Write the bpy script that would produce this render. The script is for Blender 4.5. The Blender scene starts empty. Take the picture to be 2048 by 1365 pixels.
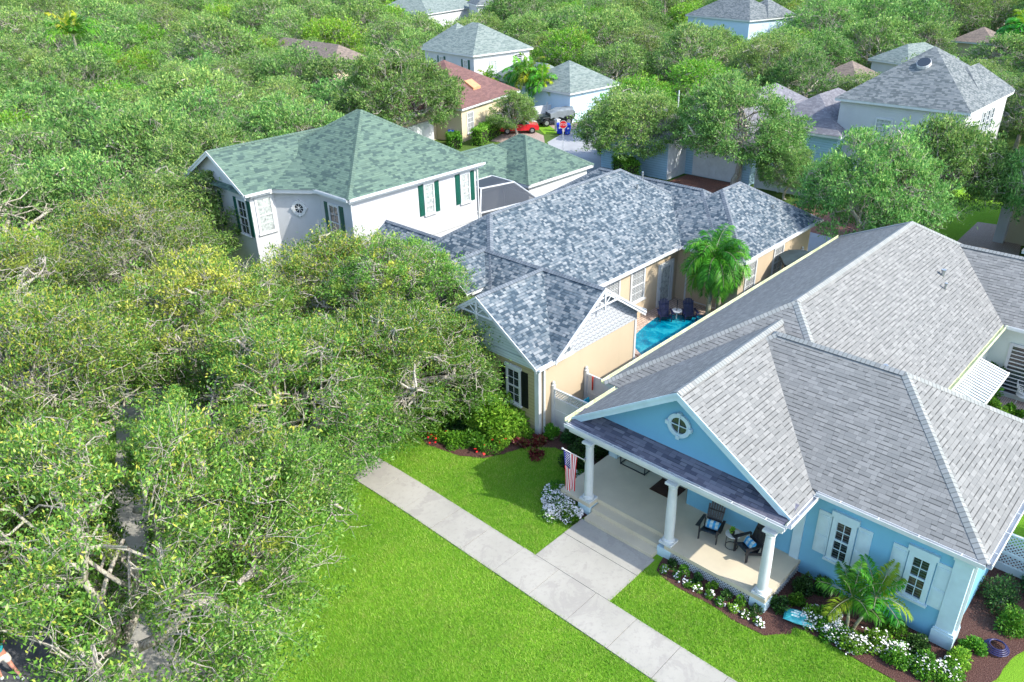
import bpy, math, random
import numpy as np
from mathutils import Vector, Matrix
C = bpy.context.scene
COL = C.collection
R = math.radians

# ---------------------------------------------------------------- camera
cd = bpy.data.cameras.new("camera")
cam = bpy.data.objects.new("camera", cd)
COL.objects.link(cam)
YAW, PIT, ROLL = R(44.0863), R(27.2007), R(-1.3388)
f_ = Vector((math.cos(YAW)*math.cos(PIT), math.sin(YAW)*math.cos(PIT), -math.sin(PIT)))
r_ = Vector((math.sin(YAW), -math.cos(YAW), 0))
u_ = r_.cross(f_)
r2 = r_*math.cos(ROLL)+u_*math.sin(ROLL)
u2 = -r_*math.sin(ROLL)+u_*math.cos(ROLL)
cam.matrix_world = Matrix((( r2.x, u2.x, -f_.x, 0), (r2.y, u2.y, -f_.y, 0), (r2.z, u2.z, -f_.z, 18.5), (0, 0, 0, 1)))
cd.sensor_width = 36.0
cd.lens = 36.0*1577.0/2048.0
cd.clip_start = 0.5
cd.clip_end = 2000
C.camera = cam

# ---------------------------------------------------------------- world, sun, exposure
w = bpy.data.worlds.new("World")
C.world = w
w.use_nodes = True
nt = w.node_tree
sky = nt.nodes.new("ShaderNodeTexSky")
sky.sky_type = 'NISHITA'
sky.sun_disc = False
sky.sun_elevation = R(41)
sky.sun_rotation = R(163.3)
sky.air_density = 1.0
sky.dust_density = 1.2
sky.ozone_density = 1.0
bg = nt.nodes["Background"]
nt.links.new(sky.outputs[0], bg.inputs[0])
bg.inputs[1].default_value = 0.15
sd = bpy.data.lights.new("sun", 'SUN')
sd.energy = 2.0
sd.angle = R(0.5)
sd.color = (1.0, 0.95, 0.86)
sun = bpy.data.objects.new("sun", sd)
COL.objects.link(sun)
sun.location = (20, -20, 60)
sun.rotation_euler = Vector((-0.33, 1.1, -1.0)).to_track_quat('-Z', 'Y').to_euler()
C.view_settings.view_transform = 'Standard'
C.view_settings.look = 'None'
C.view_settings.exposure = 1.66
C.view_settings.gamma = 1.0

# ---------------------------------------------------------------- object helpers
ORIG = {}
def tag(o, label=None, cat=None, group=None, kind=None):
    if label: o['label'] = label
    if cat: o['category'] = cat
    if group: o['group'] = group
    if kind: o['kind'] = kind
    return o
def thing(name, label, cat, loc=(0, 0, 0), rz=0.0, group=None, local=False):
    """An Empty at the thing's base; local=False: its parts are written in world coordinates."""
    o = bpy.data.objects.new(name, None)
    COL.objects.link(o)
    o.empty_display_size = 0.3
    o.location = loc
    o.rotation_euler = (0, 0, rz)
    ORIG[o.name] = (0, 0, 0) if local else tuple(loc)
    return tag(o, label, cat, group)
def root_of(o):
    while o.parent: o = o.parent
    return o
class MB:
    def __init__(s):
        s.v = []; s.f = []; s.uv = []; s.hasuv = False
    def poly(s, pts, uvs=None):
        n = len(s.v)
        s.v += [tuple(p) for p in pts]
        s.f.append(tuple(range(n, n+len(pts))))
        if uvs:
            s.hasuv = True
            s.uv += [tuple(q) for q in uvs]
        else:
            s.uv += [(p[0], p[1]) for p in pts]
        return s
    def hexa(s, p):
        """8 points: bottom ring 0-3 counter-clockwise seen from above, top ring 4-7"""
        for idx in ((3, 2, 1, 0), (4, 5, 6, 7), (0, 1, 5, 4), (1, 2, 6, 5), (2, 3, 7, 6), (3, 0, 4, 7)):
            s.poly([p[i] for i in idx])
        return s
    def box(s, x0, x1, y0, y1, z0, z1):
        return s.hexa([(x0,y0,z0),(x1,y0,z0),(x1,y1,z0),(x0,y1,z0),(x0,y0,z1),(x1,y0,z1),(x1,y1,z1),(x0,y1,z1)])
    def lbox(s, F, a0, a1, n0, n1, z0, z1):
        """box in a wall frame F=(origin, along, outward)"""
        o, a, n = F
        P = lambda i, j, k: (o[0]+a[0]*i+n[0]*j, o[1]+a[1]*i+n[1]*j, o[2]+k)
        return s.hexa([P(a0,n0,z0),P(a1,n0,z0),P(a1,n1,z0),P(a0,n1,z0),P(a0,n0,z1),P(a1,n0,z1),P(a1,n1,z1),P(a0,n1,z1)])
    def beam(s, p, q, w_, h_, up=(0, 0, 1)):
        p = Vector(p); q = Vector(q); d = (q-p).normalized()
        sd_ = d.cross(Vector(up))
        if sd_.length < 1e-4: sd_ = d.cross(Vector((1, 0, 0)))
        sd_.normalize(); u = sd_.cross(d)
        a = sd_*(w_/2); b = u*(h_/2)
        return s.hexa([p-a-b, p+a-b, q+a-b, q-a-b, p-a+b, p+a+b, q+a+b, q-a+b])
    def tube(s, pts, rad, n=8, cap=True):
        pts = [Vector(p) for p in pts]
        if not hasattr(rad, '__len__'): rad = [rad]*len(pts)
        rings = []
        ref = Vector((0.31, 0.17, 0.93)).normalized()
        for i, p in enumerate(pts):
            d = (pts[min(i+1, len(pts)-1)]-pts[max(i-1, 0)]).normalized()
            a = d.cross(ref).normalized(); b = d.cross(a)
            base = len(s.v)
            for k in range(n):
                t = 2*math.pi*k/n
                s.v.append(tuple(p+a*math.cos(t)*rad[i]+b*math.sin(t)*rad[i]))
            rings.append(base)
        for i in range(len(rings)-1):
            for k in range(n):
                k2 = (k+1) % n
                s.f.append((rings[i]+k, rings[i]+k2, rings[i+1]+k2, rings[i+1]+k)); s.uv += [(0, 0)]*4
        if cap:
            s.f.append(tuple(rings[0]+k for k in range(n))[::-1]); s.uv += [(0, 0)]*n
            s.f.append(tuple(rings[-1]+k for k in range(n))); s.uv += [(0, 0)]*n
        return s
    def lathe(s, prof, cx, cy, n=20, z0=0):
        base = len(s.v)
        for r, z in prof:
            for k in range(n):
                t = 2*math.pi*k/n
                s.v.append((cx+r*math.cos(t), cy+r*math.sin(t), z0+z))
        m = len(prof)
        for i in range(m-1):
            for k in range(n):
                k2 = (k+1) % n
                s.f.append((base+i*n+k, base+i*n+k2, base+(i+1)*n+k2, base+(i+1)*n+k)); s.uv += [(0, 0)]*4
        s.f.append(tuple(base+k for k in range(n))[::-1]); s.uv += [(0, 0)]*n
        s.f.append(tuple(base+(m-1)*n+k for k in range(n))); s.uv += [(0, 0)]*n
        return s
    def ring(s, c, ax_a, ax_n, ra, rb, ri, w0, w1, n=28):
        """flat elliptical frame: outer radii ra (along a), rb (up), inner factor ri, from depth w0 to w1 along n"""
        a = Vector(ax_a); nn = Vector(ax_n); z = Vector((0, 0, 1)); c = Vector(c)
        def P(t, k, w_): return c+a*math.cos(t)*ra*k+z*math.sin(t)*rb*k+nn*w_
        for i in range(n):
            t0 = 2*math.pi*i/n; t1 = 2*math.pi*(i+1)/n
            s.poly([P(t0,ri,w1),P(t1,ri,w1),P(t1,1,w1),P(t0,1,w1)])
            s.poly([P(t0,1,w0),P(t1,1,w0),P(t1,1,w1),P(t0,1,w1)])
            s.poly([P(t0,ri,w0),P(t1,ri,w0),P(t1,ri,w1),P(t0,ri,w1)])
        return s
    def build(s, name, mat, parent=None, smooth=False, bevel=0, label=None):
        me = bpy.data.meshes.new(name)
        off = (0, 0, 0)
        if parent is not None: off = ORIG.get(root_of(parent).name, (0, 0, 0))
        vv = [(x-off[0], y-off[1], z-off[2]) for x, y, z in s.v]
        me.from_pydata(vv, [], s.f)
        if s.hasuv:
            l = me.uv_layers.new(name="UVMap")
            l.data.foreach_set("uv", [c for q in s.uv for c in q])
        mats = mat if isinstance(mat, (list, tuple)) else [mat]
        for m_ in mats: me.materials.append(m_)
        if smooth: me.polygons.foreach_set("use_smooth", [True]*len(me.polygons))
        me.update()
        o = bpy.data.objects.new(name, me)
        COL.objects.link(o)
        if parent is not None: o.parent = parent
        if bevel:
            md = o.modifiers.new("bevel", 'BEVEL'); md.width = bevel; md.segments = 2; md.limit_method = 'ANGLE'
        if label: o['label'] = label
        return o
def solo(name, mb, mat, label, cat, group=None, **k):
    """a thing that is one mesh; origin put at its base centre"""
    xs = [p[0] for p in mb.v]; ys = [p[1] for p in mb.v]; zs = [p[2] for p in mb.v]
    c = ((min(xs)+max(xs))/2, (min(ys)+max(ys))/2, min(zs))
    mb.v = [(x-c[0], y-c[1], z-c[2]) for x, y, z in mb.v]
    o = mb.build(name, mat, None, **k)
    o.location = c
    return tag(o, label, cat, group)
def copy_tree(o, parent=None):
    c = o.copy(); COL.objects.link(c); c.parent = parent
    for ch in list(o.children): copy_tree(ch, c)
    return c

# ---------------------------------------------------------------- materials
class NT:
    def __init__(s, name, rough=0.8, spec=0.3):
        s.m = bpy.data.materials.new(name); s.m.use_nodes = True
        s.t = s.m.node_tree; s.b = s.t.nodes["Principled BSDF"]
        s.b.inputs["Roughness"].default_value = rough
        s.b.inputs["Specular IOR Level"].default_value = spec
    def n(s, typ, **k):
        x = s.t.nodes.new("ShaderNode"+typ)
        for a, b in k.items(): setattr(x, a, b)
        return x
    def l(s, a, b): s.t.links.new(a, b)
    def math(s, op, a, b=None, c=None, clamp=False):
        x = s.n("Math", operation=op); x.use_clamp = clamp
        for i, v in enumerate((a, b, c)):
            if v is None: continue
            if hasattr(v, 'is_output'): s.l(v, x.inputs[i])
            else: x.inputs[i].default_value = v
        return x.outputs[0]
    def ramp(s, fac, stops, interp='LINEAR'):
        x = s.n("ValToRGB"); cr = x.color_ramp; cr.interpolation = interp
        while len(cr.elements) < len(stops): cr.elements.new(0.5)
        for e, (p, c) in zip(cr.elements, stops):
            e.position = p; e.color = (c[0], c[1], c[2], 1) if hasattr(c, '__len__') else (c, c, c, 1)
        s.l(fac, x.inputs[0]); return x.outputs[0]
    def mix(s, fac, a, b, mode='MIX'):
        x = s.n("Mix", data_type='RGBA', blend_type=mode)
        for i, v in ((0, fac), (6, a), (7, b)):
            if hasattr(v, 'is_output'): s.l(v, x.inputs[i])
            elif i == 0: x.inputs[0].default_value = v
            else: x.inputs[i].default_value = (v[0], v[1], v[2], 1)
        return x.outputs[2]
    def noise(s, scale, detail=3, rough=0.6, vec=None, dist=0.0):
        x = s.n("TexNoise"); x.inputs["Scale"].default_value = scale
        x.inputs["Detail"].default_value = detail; x.inputs["Roughness"].default_value = rough
        x.inputs["Distortion"].default_value = dist
        if vec is None: vec = s.obj()
        s.l(vec, x.inputs["Vector"]); return x.outputs[0]
    def obj(s):
        if not hasattr(s, '_o'): s._o = s.n("TexCoord")
        return s._o.outputs["Object"]
    def geo(s):
        if not hasattr(s, '_g'): s._g = s.n("NewGeometry")
        return s._g.outputs["Position"]
    def uvn(s):
        if not hasattr(s, '_u'): s._u = s.n("TexCoord")
        return s._u.outputs["UV"]
    def color(s, c):
        if hasattr(c, 'is_output'): s.l(c, s.b.inputs["Base Color"])
        else: s.b.inputs["Base Color"].default_value = (c[0], c[1], c[2], 1)
        return s
    def bump(s, h, dist=0.02, strength=0.6):
        x = s.n("Bump"); x.inputs["Distance"].default_value = dist; x.inputs["Strength"].default_value = strength
        s.l(h, x.inputs["Height"]); s.l(x.outputs[0], s.b.inputs["Normal"]); return s
def plain(name, c, rough=0.6, var=0.08, scale=3.0, bump=0.0, spec=0.3, metal=0.0):
    k = NT(name, rough, spec)
    nz = k.noise(scale, 4)
    lo = tuple(max(0, x*(1-var*1.6)) for x in c); hi = tuple(min(1, x*(1+var)) for x in c)
    k.color(k.ramp(nz, [(0.3, lo), (0.7, hi)]))
    k.b.inputs["Metallic"].default_value = metal
    if bump: k.bump(k.noise(scale*12, 3), 0.01, bump)
    return k.m
def stucco(name, c, dirt=0.12):
    k = NT(name, 0.88, 0.2)
    a = k.noise(0.6, 5); b = k.noise(9, 3)
    col = k.ramp(a, [(0.3, tuple(x*(1-dirt) for x in c)), (0.65, c)])
    col = k.mix(k.math('MULTIPLY', b, 0.12), col, tuple(x*0.75 for x in c))
    mp = k.n("Mapping"); mp.inputs["Scale"].default_value = (2.2, 2.2, 0.12)
    k.l(k.obj(), mp.inputs["Vector"])
    st = k.noise(1.0, 5, vec=mp.outputs[0])
    col = k.mix(k.ramp(st, [(0.55, 0.0), (0.8, 0.22)]), col, tuple(x*0.72 for x in c))
    k.color(col); k.bump(k.noise(60, 3), 0.01, 0.35)
    return k.m
def siding(name, c, pitch=0.16):
    k = NT(name, 0.65, 0.25)
    sp = k.n("SeparateXYZ"); k.l(k.obj(), sp.inputs[0])
    fz = k.math('FRACT', k.math('DIVIDE', sp.outputs[2], pitch))
    line = k.math('LESS_THAN', fz, 0.13)
    col = k.ramp(k.noise(1.3, 4), [(0.3, tuple(x*0.88 for x in c)), (0.7, c)])
    k.color(k.mix(k.math('MULTIPLY', line, 0.55), col, tuple(x*0.3 for x in c)))
    k.bump(k.math('SUBTRACT', 1.0, fz), 0.02, 0.8)
    return k.m
def scallop(name, c, pitch=0.2):
    k = NT(name, 0.6, 0.25)
    sp = k.n("SeparateXYZ"); k.l(k.obj(), sp.inputs[0])
    h = k.math('ADD', sp.outputs[0], sp.outputs[1])
    zr = k.math('DIVIDE', sp.outputs[2], pitch*0.75)
    row = k.math('FLOOR', zr); fz = k.math('FRACT', zr)
    hh = k.math('ADD', k.math('DIVIDE', h, pitch), k.math('MULTIPLY', row, 0.5))
    fx = k.math('ABSOLUTE', k.math('SUBTRACT', k.math('FRACT', hh), 0.5))
    e = k.math('MULTIPLY', k.math('MULTIPLY', fx, fx), 2.2)
    d = k.math('ABSOLUTE', k.math('SUBTRACT', fz, k.math('ADD', e, 0.06)))
    line = k.math('LESS_THAN', d, 0.12)
    k.color(k.mix(k.math('MULTIPLY', line, 0.8), c, tuple(x*0.42 for x in c)))
    k.bump(k.math('SUBTRACT', 1.0, line), 0.01, 0.6)
    return k.m
def shingle(name, tones, dash=0.35, dashp=0.5, rh=0.145, tw=0.3, bumpd=0.012, stain=0.18):
    """UV in metres: u along the eave, v up the slope"""
    k = NT(name, 0.92, 0.15)
    sp = k.n("SeparateXYZ"); k.l(k.uvn(), sp.inputs[0])
    vr = k.math('DIVIDE', sp.outputs[1], rh)
    row = k.math('FLOOR', vr); fv = k.math('FRACT', vr)
    wn = k.n("TexWhiteNoise", noise_dimensions='1D'); k.l(row, wn.inputs["W"])
    uu = k.math('ADD', k.math('DIVIDE', sp.outputs[0], tw), k.math('MULTIPLY', wn.outputs[0], 9.7))
    wob = k.math('MULTIPLY', k.math('SINE', k.math('MULTIPLY', uu, 2.1)), 0.28)
    uu = k.math('ADD', uu, wob)
    cell = k.math('FLOOR', uu); fu = k.math('FRACT', uu)
    cb = k.n("CombineXYZ"); k.l(cell, cb.inputs[0]); k.l(row, cb.inputs[1])
    w2 = k.n("TexWhiteNoise", noise_dimensions='3D'); k.l(cb.outputs[0], w2.inputs["Vector"])
    cb2 = k.n("CombineXYZ"); k.l(cell, cb2.inputs[0]); k.l(row, cb2.inputs[1]); cb2.inputs[2].default_value = 7.3
    w3 = k.n("TexWhiteNoise", noise_dimensions='3D'); k.l(cb2.outputs[0], w3.inputs["Vector"])
    n_ = len(tones)
    col = k.ramp(w2.outputs[0], [(i/n_, t) for i, t in enumerate(tones)], 'CONSTANT')
    big = k.noise(0.35, 4, vec=k.uvn())
    col = k.mix(k.ramp(big, [(0.4, 0.0), (0.75, stain)]), col, tuple(x*0.55 for x in tones[0]))
    gr = k.noise(45, 2, vec=k.uvn())
    col = k.mix(k.math('MULTIPLY', gr, 0.25), col, tuple(x*0.6 for x in tones[0]))
    raised = k.math('LESS_THAN', w3.outputs[0], dashp)
    edge = k.math('LESS_THAN', fv, 0.2)
    dk = k.math('MULTIPLY', k.math('MULTIPLY', raised, edge), dash)
    thin = k.math('MULTIPLY', k.math('LESS_THAN', fv, 0.09), dash*0.55)
    jn = k.math('MULTIPLY', k.math('LESS_THAN', fu, 0.045), dash*0.6)
    dk = k.math('MAXIMUM', k.math('MAXIMUM', dk, thin), jn)  # dark joints, plus shadows under tabs and courses put into the colour
    k.color(k.mix(dk, col, tuple(x*0.22 for x in tones[0])))
    k.bump(k.math('ADD', k.math('SUBTRACT', 1.0, fv), k.math('MULTIPLY', raised, 0.5)), bumpd, 0.7)
    return k.m
def leafmat(name, stops, gloss=0.45, transl=0.3, new=(0.28, 0.30, 0.04)):
    """uv.x random per leaf, uv.y new-growth amount"""
    k = NT(name, gloss, 0.2)
    sp = k.n("SeparateXYZ"); k.l(k.uvn(), sp.inputs[0])
    col = k.ramp(sp.outputs[0], stops)
    col = k.mix(sp.outputs[1], col, new)
    oi = k.n("ObjectInfo")
    hs = k.n("HueSaturation"); k.l(col, hs.inputs["Color"])
    k.l(k.math('ADD', 0.84, k.math('MULTIPLY', oi.outputs["Random"], 0.46)), hs.inputs["Value"])
    hs.inputs['Saturation'].default_value = 1.0
    k.l(k.math('ADD', 0.484, k.math('MULTIPLY', k.math('FRACT', k.math('MULTIPLY', oi.outputs["Random"], 7.0)), 0.034)), hs.inputs["Hue"])
    k.color(hs.outputs[0])
    tr = k.n("BsdfTranslucent"); k.l(hs.outputs[0], tr.inputs[0])
    mx = k.n("MixShader"); mx.inputs[0].default_value = transl
    k.l(k.b.outputs[0], mx.inputs[1]); k.l(tr.outputs[0], mx.inputs[2])
    k.l(mx.outputs[0], k.t.nodes["Material Output"].inputs[0])
    return k.m

M = {}
M['sh_grey'] = shingle('light_grey_shingles', [(.200,.204,.198),(.230,.232,.224),(.258,.260,.250),(.215,.218,.210)], dash=0.82, dashp=0.55, tw=0.22, stain=.12)
M['sh_grey_cap'] = shingle('grey_ridge_caps', [(.27,.285,.275),(.30,.31,.30)], dash=0.5, dashp=1.0, rh=0.15, tw=40)
M['sh_blue'] = shingle('slate_blue_shingles', [(.052,.078,.102),(.130,.165,.19),(.185,.215,.235),(.090,.122,.148),(.27,.295,.305),(.152,.185,.205),(.060,.088,.114),(.215,.24,.255)], dash=0.6, dashp=0.4, tw=0.165, rh=0.135)
M['sh_blue_cap'] = shingle('slate_ridge_caps', [(.14,.165,.19),(.18,.205,.23)], dash=0.5, dashp=1.0, rh=0.15, tw=40)
M['sh_green'] = shingle('green_shingles', [(.105,.165,.13),(.12,.185,.145),(.058,.095,.088),(.135,.205,.155),(.11,.17,.135),(.075,.12,.105)], dash=0.45, dashp=0.35, tw=0.30)
M['sh_green_cap'] = shingle('green_ridge_caps', [(.10,.155,.125),(.12,.18,.14)], dash=0.4, dashp=1.0, rh=0.2, tw=40)
M['sh_pale'] = shingle('pale_green_grey_shingles', [(.19,.235,.215),(.23,.27,.25),(.14,.18,.17)], dash=0.35, rh=0.15, tw=0.35)
M['sh_red'] = shingle('faded_red_shingles', [(.17,.095,.085),(.20,.11,.10),(.15,.085,.08)], dash=0.2, rh=0.15, tw=0.3, stain=0.3)
M['sh_lav'] = shingle('weathered_grey_shingles', [(.20,.20,.22),(.24,.24,.26),(.17,.17,.19)], dash=0.4, rh=0.15, tw=0.3, stain=0.4)
M['sh_slate'] = shingle('dark_grey_green_shingles', [(.14,.16,.165),(.18,.20,.205),(.10,.12,.125),(.21,.23,.23)], dash=0.45, rh=0.15, tw=0.3)
M['sh_tan'] = shingle('tan_brown_shingles', [(.21,.17,.14),(.25,.20,.165),(.17,.14,.12)], dash=0.3, rh=0.15, tw=0.3)
M['wall_blue'] = stucco('blue_stucco', (0.185, 0.44, 0.61), 0.08)
M['wall_palewhite'] = stucco('white_stucco', (0.53, 0.54, 0.55), 0.10)
M['wall_beige'] = stucco('beige_stucco', (0.52, 0.42, 0.29), 0.07)
M['wall_cream'] = stucco('cream_stucco', (0.62, 0.53, 0.36), 0.1)
M['wall_rear'] = stucco('pale_court_wall_stucco', (0.55, 0.60, 0.56), 0.1)
M['wall_lav'] = stucco('pale_blue_stucco', (0.52, 0.66, 0.78), 0.06)
M['sid_olive'] = siding('yellow_olive_siding', (0.42, 0.36, 0.19))
M['sid_pale'] = siding('pale_green_gable_siding', (0.55, 0.64, 0.60), 0.13)
M['sid_blue'] = siding('light_blue_siding', (0.34, 0.52, 0.64), 0.2)
M['scal'] = scallop('white_scalloped_shingles', (0.43, 0.45, 0.47), .26)
M['trim'] = plain('white_trim_paint', (0.58, 0.60, 0.60), 0.45, 0.06, 2.0)
M['trim_b'] = plain('pale_blue_trim_paint', (0.48, 0.62, 0.68), 0.45, 0.06, 2.0)
M['gutter_old'] = plain('mildewed_gutter', (0.62, 0.66, 0.42), 0.5, 0.2, 1.2)
M['glass'] = NT('window_glass', 0.06, 0.8).color((0.03, 0.04, 0.05)).m
kk = NT('blind_behind_glass', 0.25, 0.6)
sp_ = kk.n("SeparateXYZ"); kk.l(kk.geo(), sp_.inputs[0])
fz_ = kk.math('FRACT', kk.math('DIVIDE', sp_.outputs[2], 0.09))
kk.color(kk.mix(kk.math('GREATER_THAN', fz_, 0.35), (0.05, 0.06, 0.07), (0.42, 0.43, 0.42)))
M['blind'] = kk.m
kk = NT('dark_blind_glass', 0.12, 0.7)
sp_ = kk.n("SeparateXYZ"); kk.l(kk.geo(), sp_.inputs[0])
fz_ = kk.math('FRACT', kk.math('DIVIDE', sp_.outputs[2], 0.1))
kk.color(kk.mix(kk.math('GREATER_THAN', fz_, 0.6), (0.012, 0.015, 0.02), (0.05, 0.075, 0.08)))
M['dblind'] = kk.m
M['curtain'] = plain('pale_curtain_glass', (0.42, 0.46, 0.44), 0.2, 0.3, 6, spec=0.6)
M['black'] = plain('black_paint', (0.012, 0.012, 0.015), 0.35, 0.2, 3, spec=0.5)
M['black_l'] = plain('black_plastic_lumber', (0.02, 0.02, 0.024), 0.4, 0.3, 8, spec=0.5)
M['navy'] = plain('navy_plastic_lumber', (0.010, 0.014, 0.06), 0.4, 0.3, 8, spec=0.5)
M['shut_green'] = plain('dark_green_shutter', (0.008, 0.085, 0.06), 0.5, 0.1)
M['shut_black'] = plain('black_shutter', (0.008, 0.010, 0.012), 0.5, 0.1)
M['door_blue'] = plain('blue_door_paint', (0.03, 0.16, 0.33), 0.4, 0.05)
M['porch'] = plain('painted_porch_floor', (0.56, 0.49, 0.36), 0.55, 0.07, 0.8)
M['porch_d'] = plain('painted_step_edge', (0.40, 0.37, 0.30), 0.6, 0.1, 0.8)
M['metal'] = plain('galvanised_metal', (0.45, 0.47, 0.48), 0.35, 0.2, 8, metal=0.8)
M['dark'] = plain('shade_black', (0.01, 0.01, 0.01), 0.9, 0.1)
M['mat_brown'] = plain('brown_doormat', (0.05, 0.025, 0.015), 0.95, 0.3, 30, 0.5)
k = NT('concrete', 0.85, 0.25)
a = k.noise(0.5, 6); b = k.noise(7, 5, 0.7); c = k.noise(60, 2)
col = k.ramp(a, [(0.3, (0.32, 0.31, 0.27)), (0.7, (0.40, 0.385, 0.34))])
col = k.mix(k.ramp(b, [(0.52, 0.0), (0.66, 0.45)]), col, (0.26, 0.25, 0.235))
col = k.mix(k.ramp(k.noise(0.9, 5, 0.75, dist=0.6), [(0.53, 0.0), (0.57, 0.6)]), col, (0.29, 0.275, 0.25))
col = k.mix(k.ramp(k.noise(2.1, 6, 0.8, dist=1.0), [(0.64, 0.0), (0.67, 0.4)]), col, (0.19, 0.18, 0.16))
col = k.mix(k.math('MULTIPLY', c, 0.25), col, (0.28, 0.27, 0.255))
k.color(col); k.bump(b, 0.006, 0.5); M['concrete'] = k.m
k = NT('lane_concrete', 0.85, 0.25)
k.color(k.ramp(k.noise(0.6, 6), [(0.3, (0.30, 0.31, 0.32)), (0.7, (0.38, 0.39, 0.40))])); M['lane'] = k.m
k = NT('asphalt', 0.9, 0.25)
k.color(k.ramp(k.noise(1.2, 8, 0.75), [(0.3, (0.085, 0.088, 0.095)), (0.7, (0.15, 0.153, 0.16))]))
k.bump(k.noise(80, 2), 0.01, 0.6); M['asphalt'] = k.m
def pavers(name, cols, sc=5.0):
    k = NT(name, 0.85, 0.2)
    br = k.n("TexBrick"); k.l(k.obj(), br.inputs["Vector"]); br.inputs["Scale"].default_value = sc
    br.inputs["Color1"].default_value = (*cols[0], 1); br.inputs["Color2"].default_value = (*cols[1], 1)
    br.inputs["Mortar"].default_value = (*[x*0.4 for x in cols[0]], 1); br.inputs["Mortar Size"].default_value = 0.03
    k.color(k.mix(k.ramp(k.noise(0.7, 5), [(0.35, 0.0), (0.7, 0.55)]), br.outputs[0], cols[2]))
    return k.m
M['brick'] = pavers('red_brick_pavers', [(0.25, 0.11, 0.08), (0.36, 0.17, 0.12), (0.13, 0.08, 0.07)])
M['paver'] = pavers('pink_tan_pavers', [(0.42, 0.32, 0.28), (0.50, 0.40, 0.34), (0.30, 0.24, 0.22)], 3.0)
M['deck'] = pavers('sandstone_pool_deck', [(0.52, 0.40, 0.32), (0.60, 0.47, 0.37), (0.40, 0.29, 0.25)], 1.6)
k = NT('mulch', 0.95, 0.1)
k.color(k.ramp(k.noise(28, 6, 0.8), [(0.32, (0.035, 0.012, 0.010)), (0.5, (0.10, 0.050, 0.042)), (0.70, (0.24, 0.15, 0.12))]))
k.bump(k.noise(35, 4), 0.05, 1.0); M['mulch'] = k.m
k = NT('lawn_soil_and_grass', 0.95, 0.1)
g = k.noise(0.28, 5, vec=k.geo()); h = k.noise(1.8, 6, 0.75, vec=k.geo()); i_ = k.noise(26, 4, 0.8, vec=k.geo())
col = k.ramp(g, [(0.3, (0.15, 0.34, 0.022)), (0.7, (0.24, 0.44, 0.035))])
col = k.mix(k.ramp(h, [(0.55, 0.0), (0.72, 0.5)]), col, (0.21, 0.25, 0.045))
col = k.mix(k.ramp(i_, [(0.35, 0.5), (0.6, 0.0)]), col, (0.045, 0.13, 0.010))
k.color(col); k.bump(i_, 0.05, 1.0); M['lawn'] = k.m
k = NT('grass_and_dirt_ground', 0.95, 0.1)  # dark green grass mixed with dirt
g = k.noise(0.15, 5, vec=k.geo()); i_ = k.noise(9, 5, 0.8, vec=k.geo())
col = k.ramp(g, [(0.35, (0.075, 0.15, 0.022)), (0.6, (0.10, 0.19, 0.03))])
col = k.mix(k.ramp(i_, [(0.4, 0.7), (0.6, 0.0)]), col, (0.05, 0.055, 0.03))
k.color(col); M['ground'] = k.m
k = NT('grass_blades', 0.6, 0.3)
sp = k.n("SeparateXYZ"); k.l(k.uvn(), sp.inputs[0])
col = k.ramp(sp.outputs[0], [(0.0, (0.09, 0.28, 0.012)), (0.4, (0.21, 0.46, 0.03)), (0.8, (0.39, 0.60, 0.08)), (1.0, (0.52, 0.56, 0.18))])
g = k.noise(0.28, 5, vec=k.geo()); h = k.noise(1.3, 6, 0.75, vec=k.geo())
col = k.mix(k.ramp(g, [(0.35, 0.45), (0.62, 0.0)]), col, (0.09, 0.28, 0.015))
col = k.mix(k.ramp(h, [(0.50, 0.0), (0.70, 0.7)]), col, (0.36, 0.42, 0.10))
k.color(col)
tr = k.n("BsdfTranslucent"); k.l(col, tr.inputs[0]); mx = k.n("MixShader"); mx.inputs[0].default_value = 0.35
k.l(k.b.outputs[0], mx.inputs[1]); k.l(tr.outputs[0], mx.inputs[2]); k.l(mx.outputs[0], k.t.nodes["Material Output"].inputs[0])
M['blades'] = k.m
k = NT('bark', 0.95, 0.15)
mp = k.n("Mapping"); mp.inputs["Scale"].default_value = (1, 1, 0.25); k.l(k.obj(), mp.inputs["Vector"])
nb = k.noise(16, 5, 0.7, vec=mp.outputs[0])
col = k.ramp(nb, [(0.35, (0.22, 0.19, 0.155)), (0.62, (0.55, 0.51, 0.44))])
col = k.mix(k.ramp(k.noise(1.6, 4), [(0.48, 0.0), (0.62, 0.5)]), col, (0.36, 0.38, 0.22))
k.color(col); k.bump(nb, 0.04, 1.0); M['bark'] = k.m
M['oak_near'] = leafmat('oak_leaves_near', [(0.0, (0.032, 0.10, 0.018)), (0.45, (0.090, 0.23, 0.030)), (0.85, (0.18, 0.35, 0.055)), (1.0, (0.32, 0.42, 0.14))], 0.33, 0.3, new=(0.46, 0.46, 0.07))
M['oak_far'] = leafmat('oak_leaves', [(0.0, (0.045, 0.125, 0.028)), (0.5, (0.125, 0.27, 0.060)), (1.0, (0.28, 0.44, 0.12))], 0.6, 0.32, new=(0.36, 0.46, 0.12))
M['lime'] = leafmat('bright_green_leaves', [(0.0, (0.07, 0.21, 0.018)), (0.5, (0.15, 0.37, 0.03)), (1.0, (0.30, 0.50, 0.06))], 0.45, 0.3)
M['hedge'] = leafmat('hedge_leaves', [(0.0, (0.03, 0.10, 0.010)), (0.5, (0.08, 0.22, 0.02)), (1.0, (0.18, 0.36, 0.03))], 0.45, 0.25)
M['darkbush'] = leafmat('dark_shrub_leaves', [(0.0, (0.012, 0.035, 0.012)), (0.6, (0.03, 0.09, 0.02)), (1.0, (0.08, 0.19, 0.04))], 0.3, 0.2)
M['redbush'] = leafmat('maroon_leaves', [(0.0, (0.07, 0.010, 0.015)), (0.6, (0.16, 0.02, 0.035)), (1.0, (0.12, 0.16, 0.03))], 0.4, 0.2)
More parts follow.
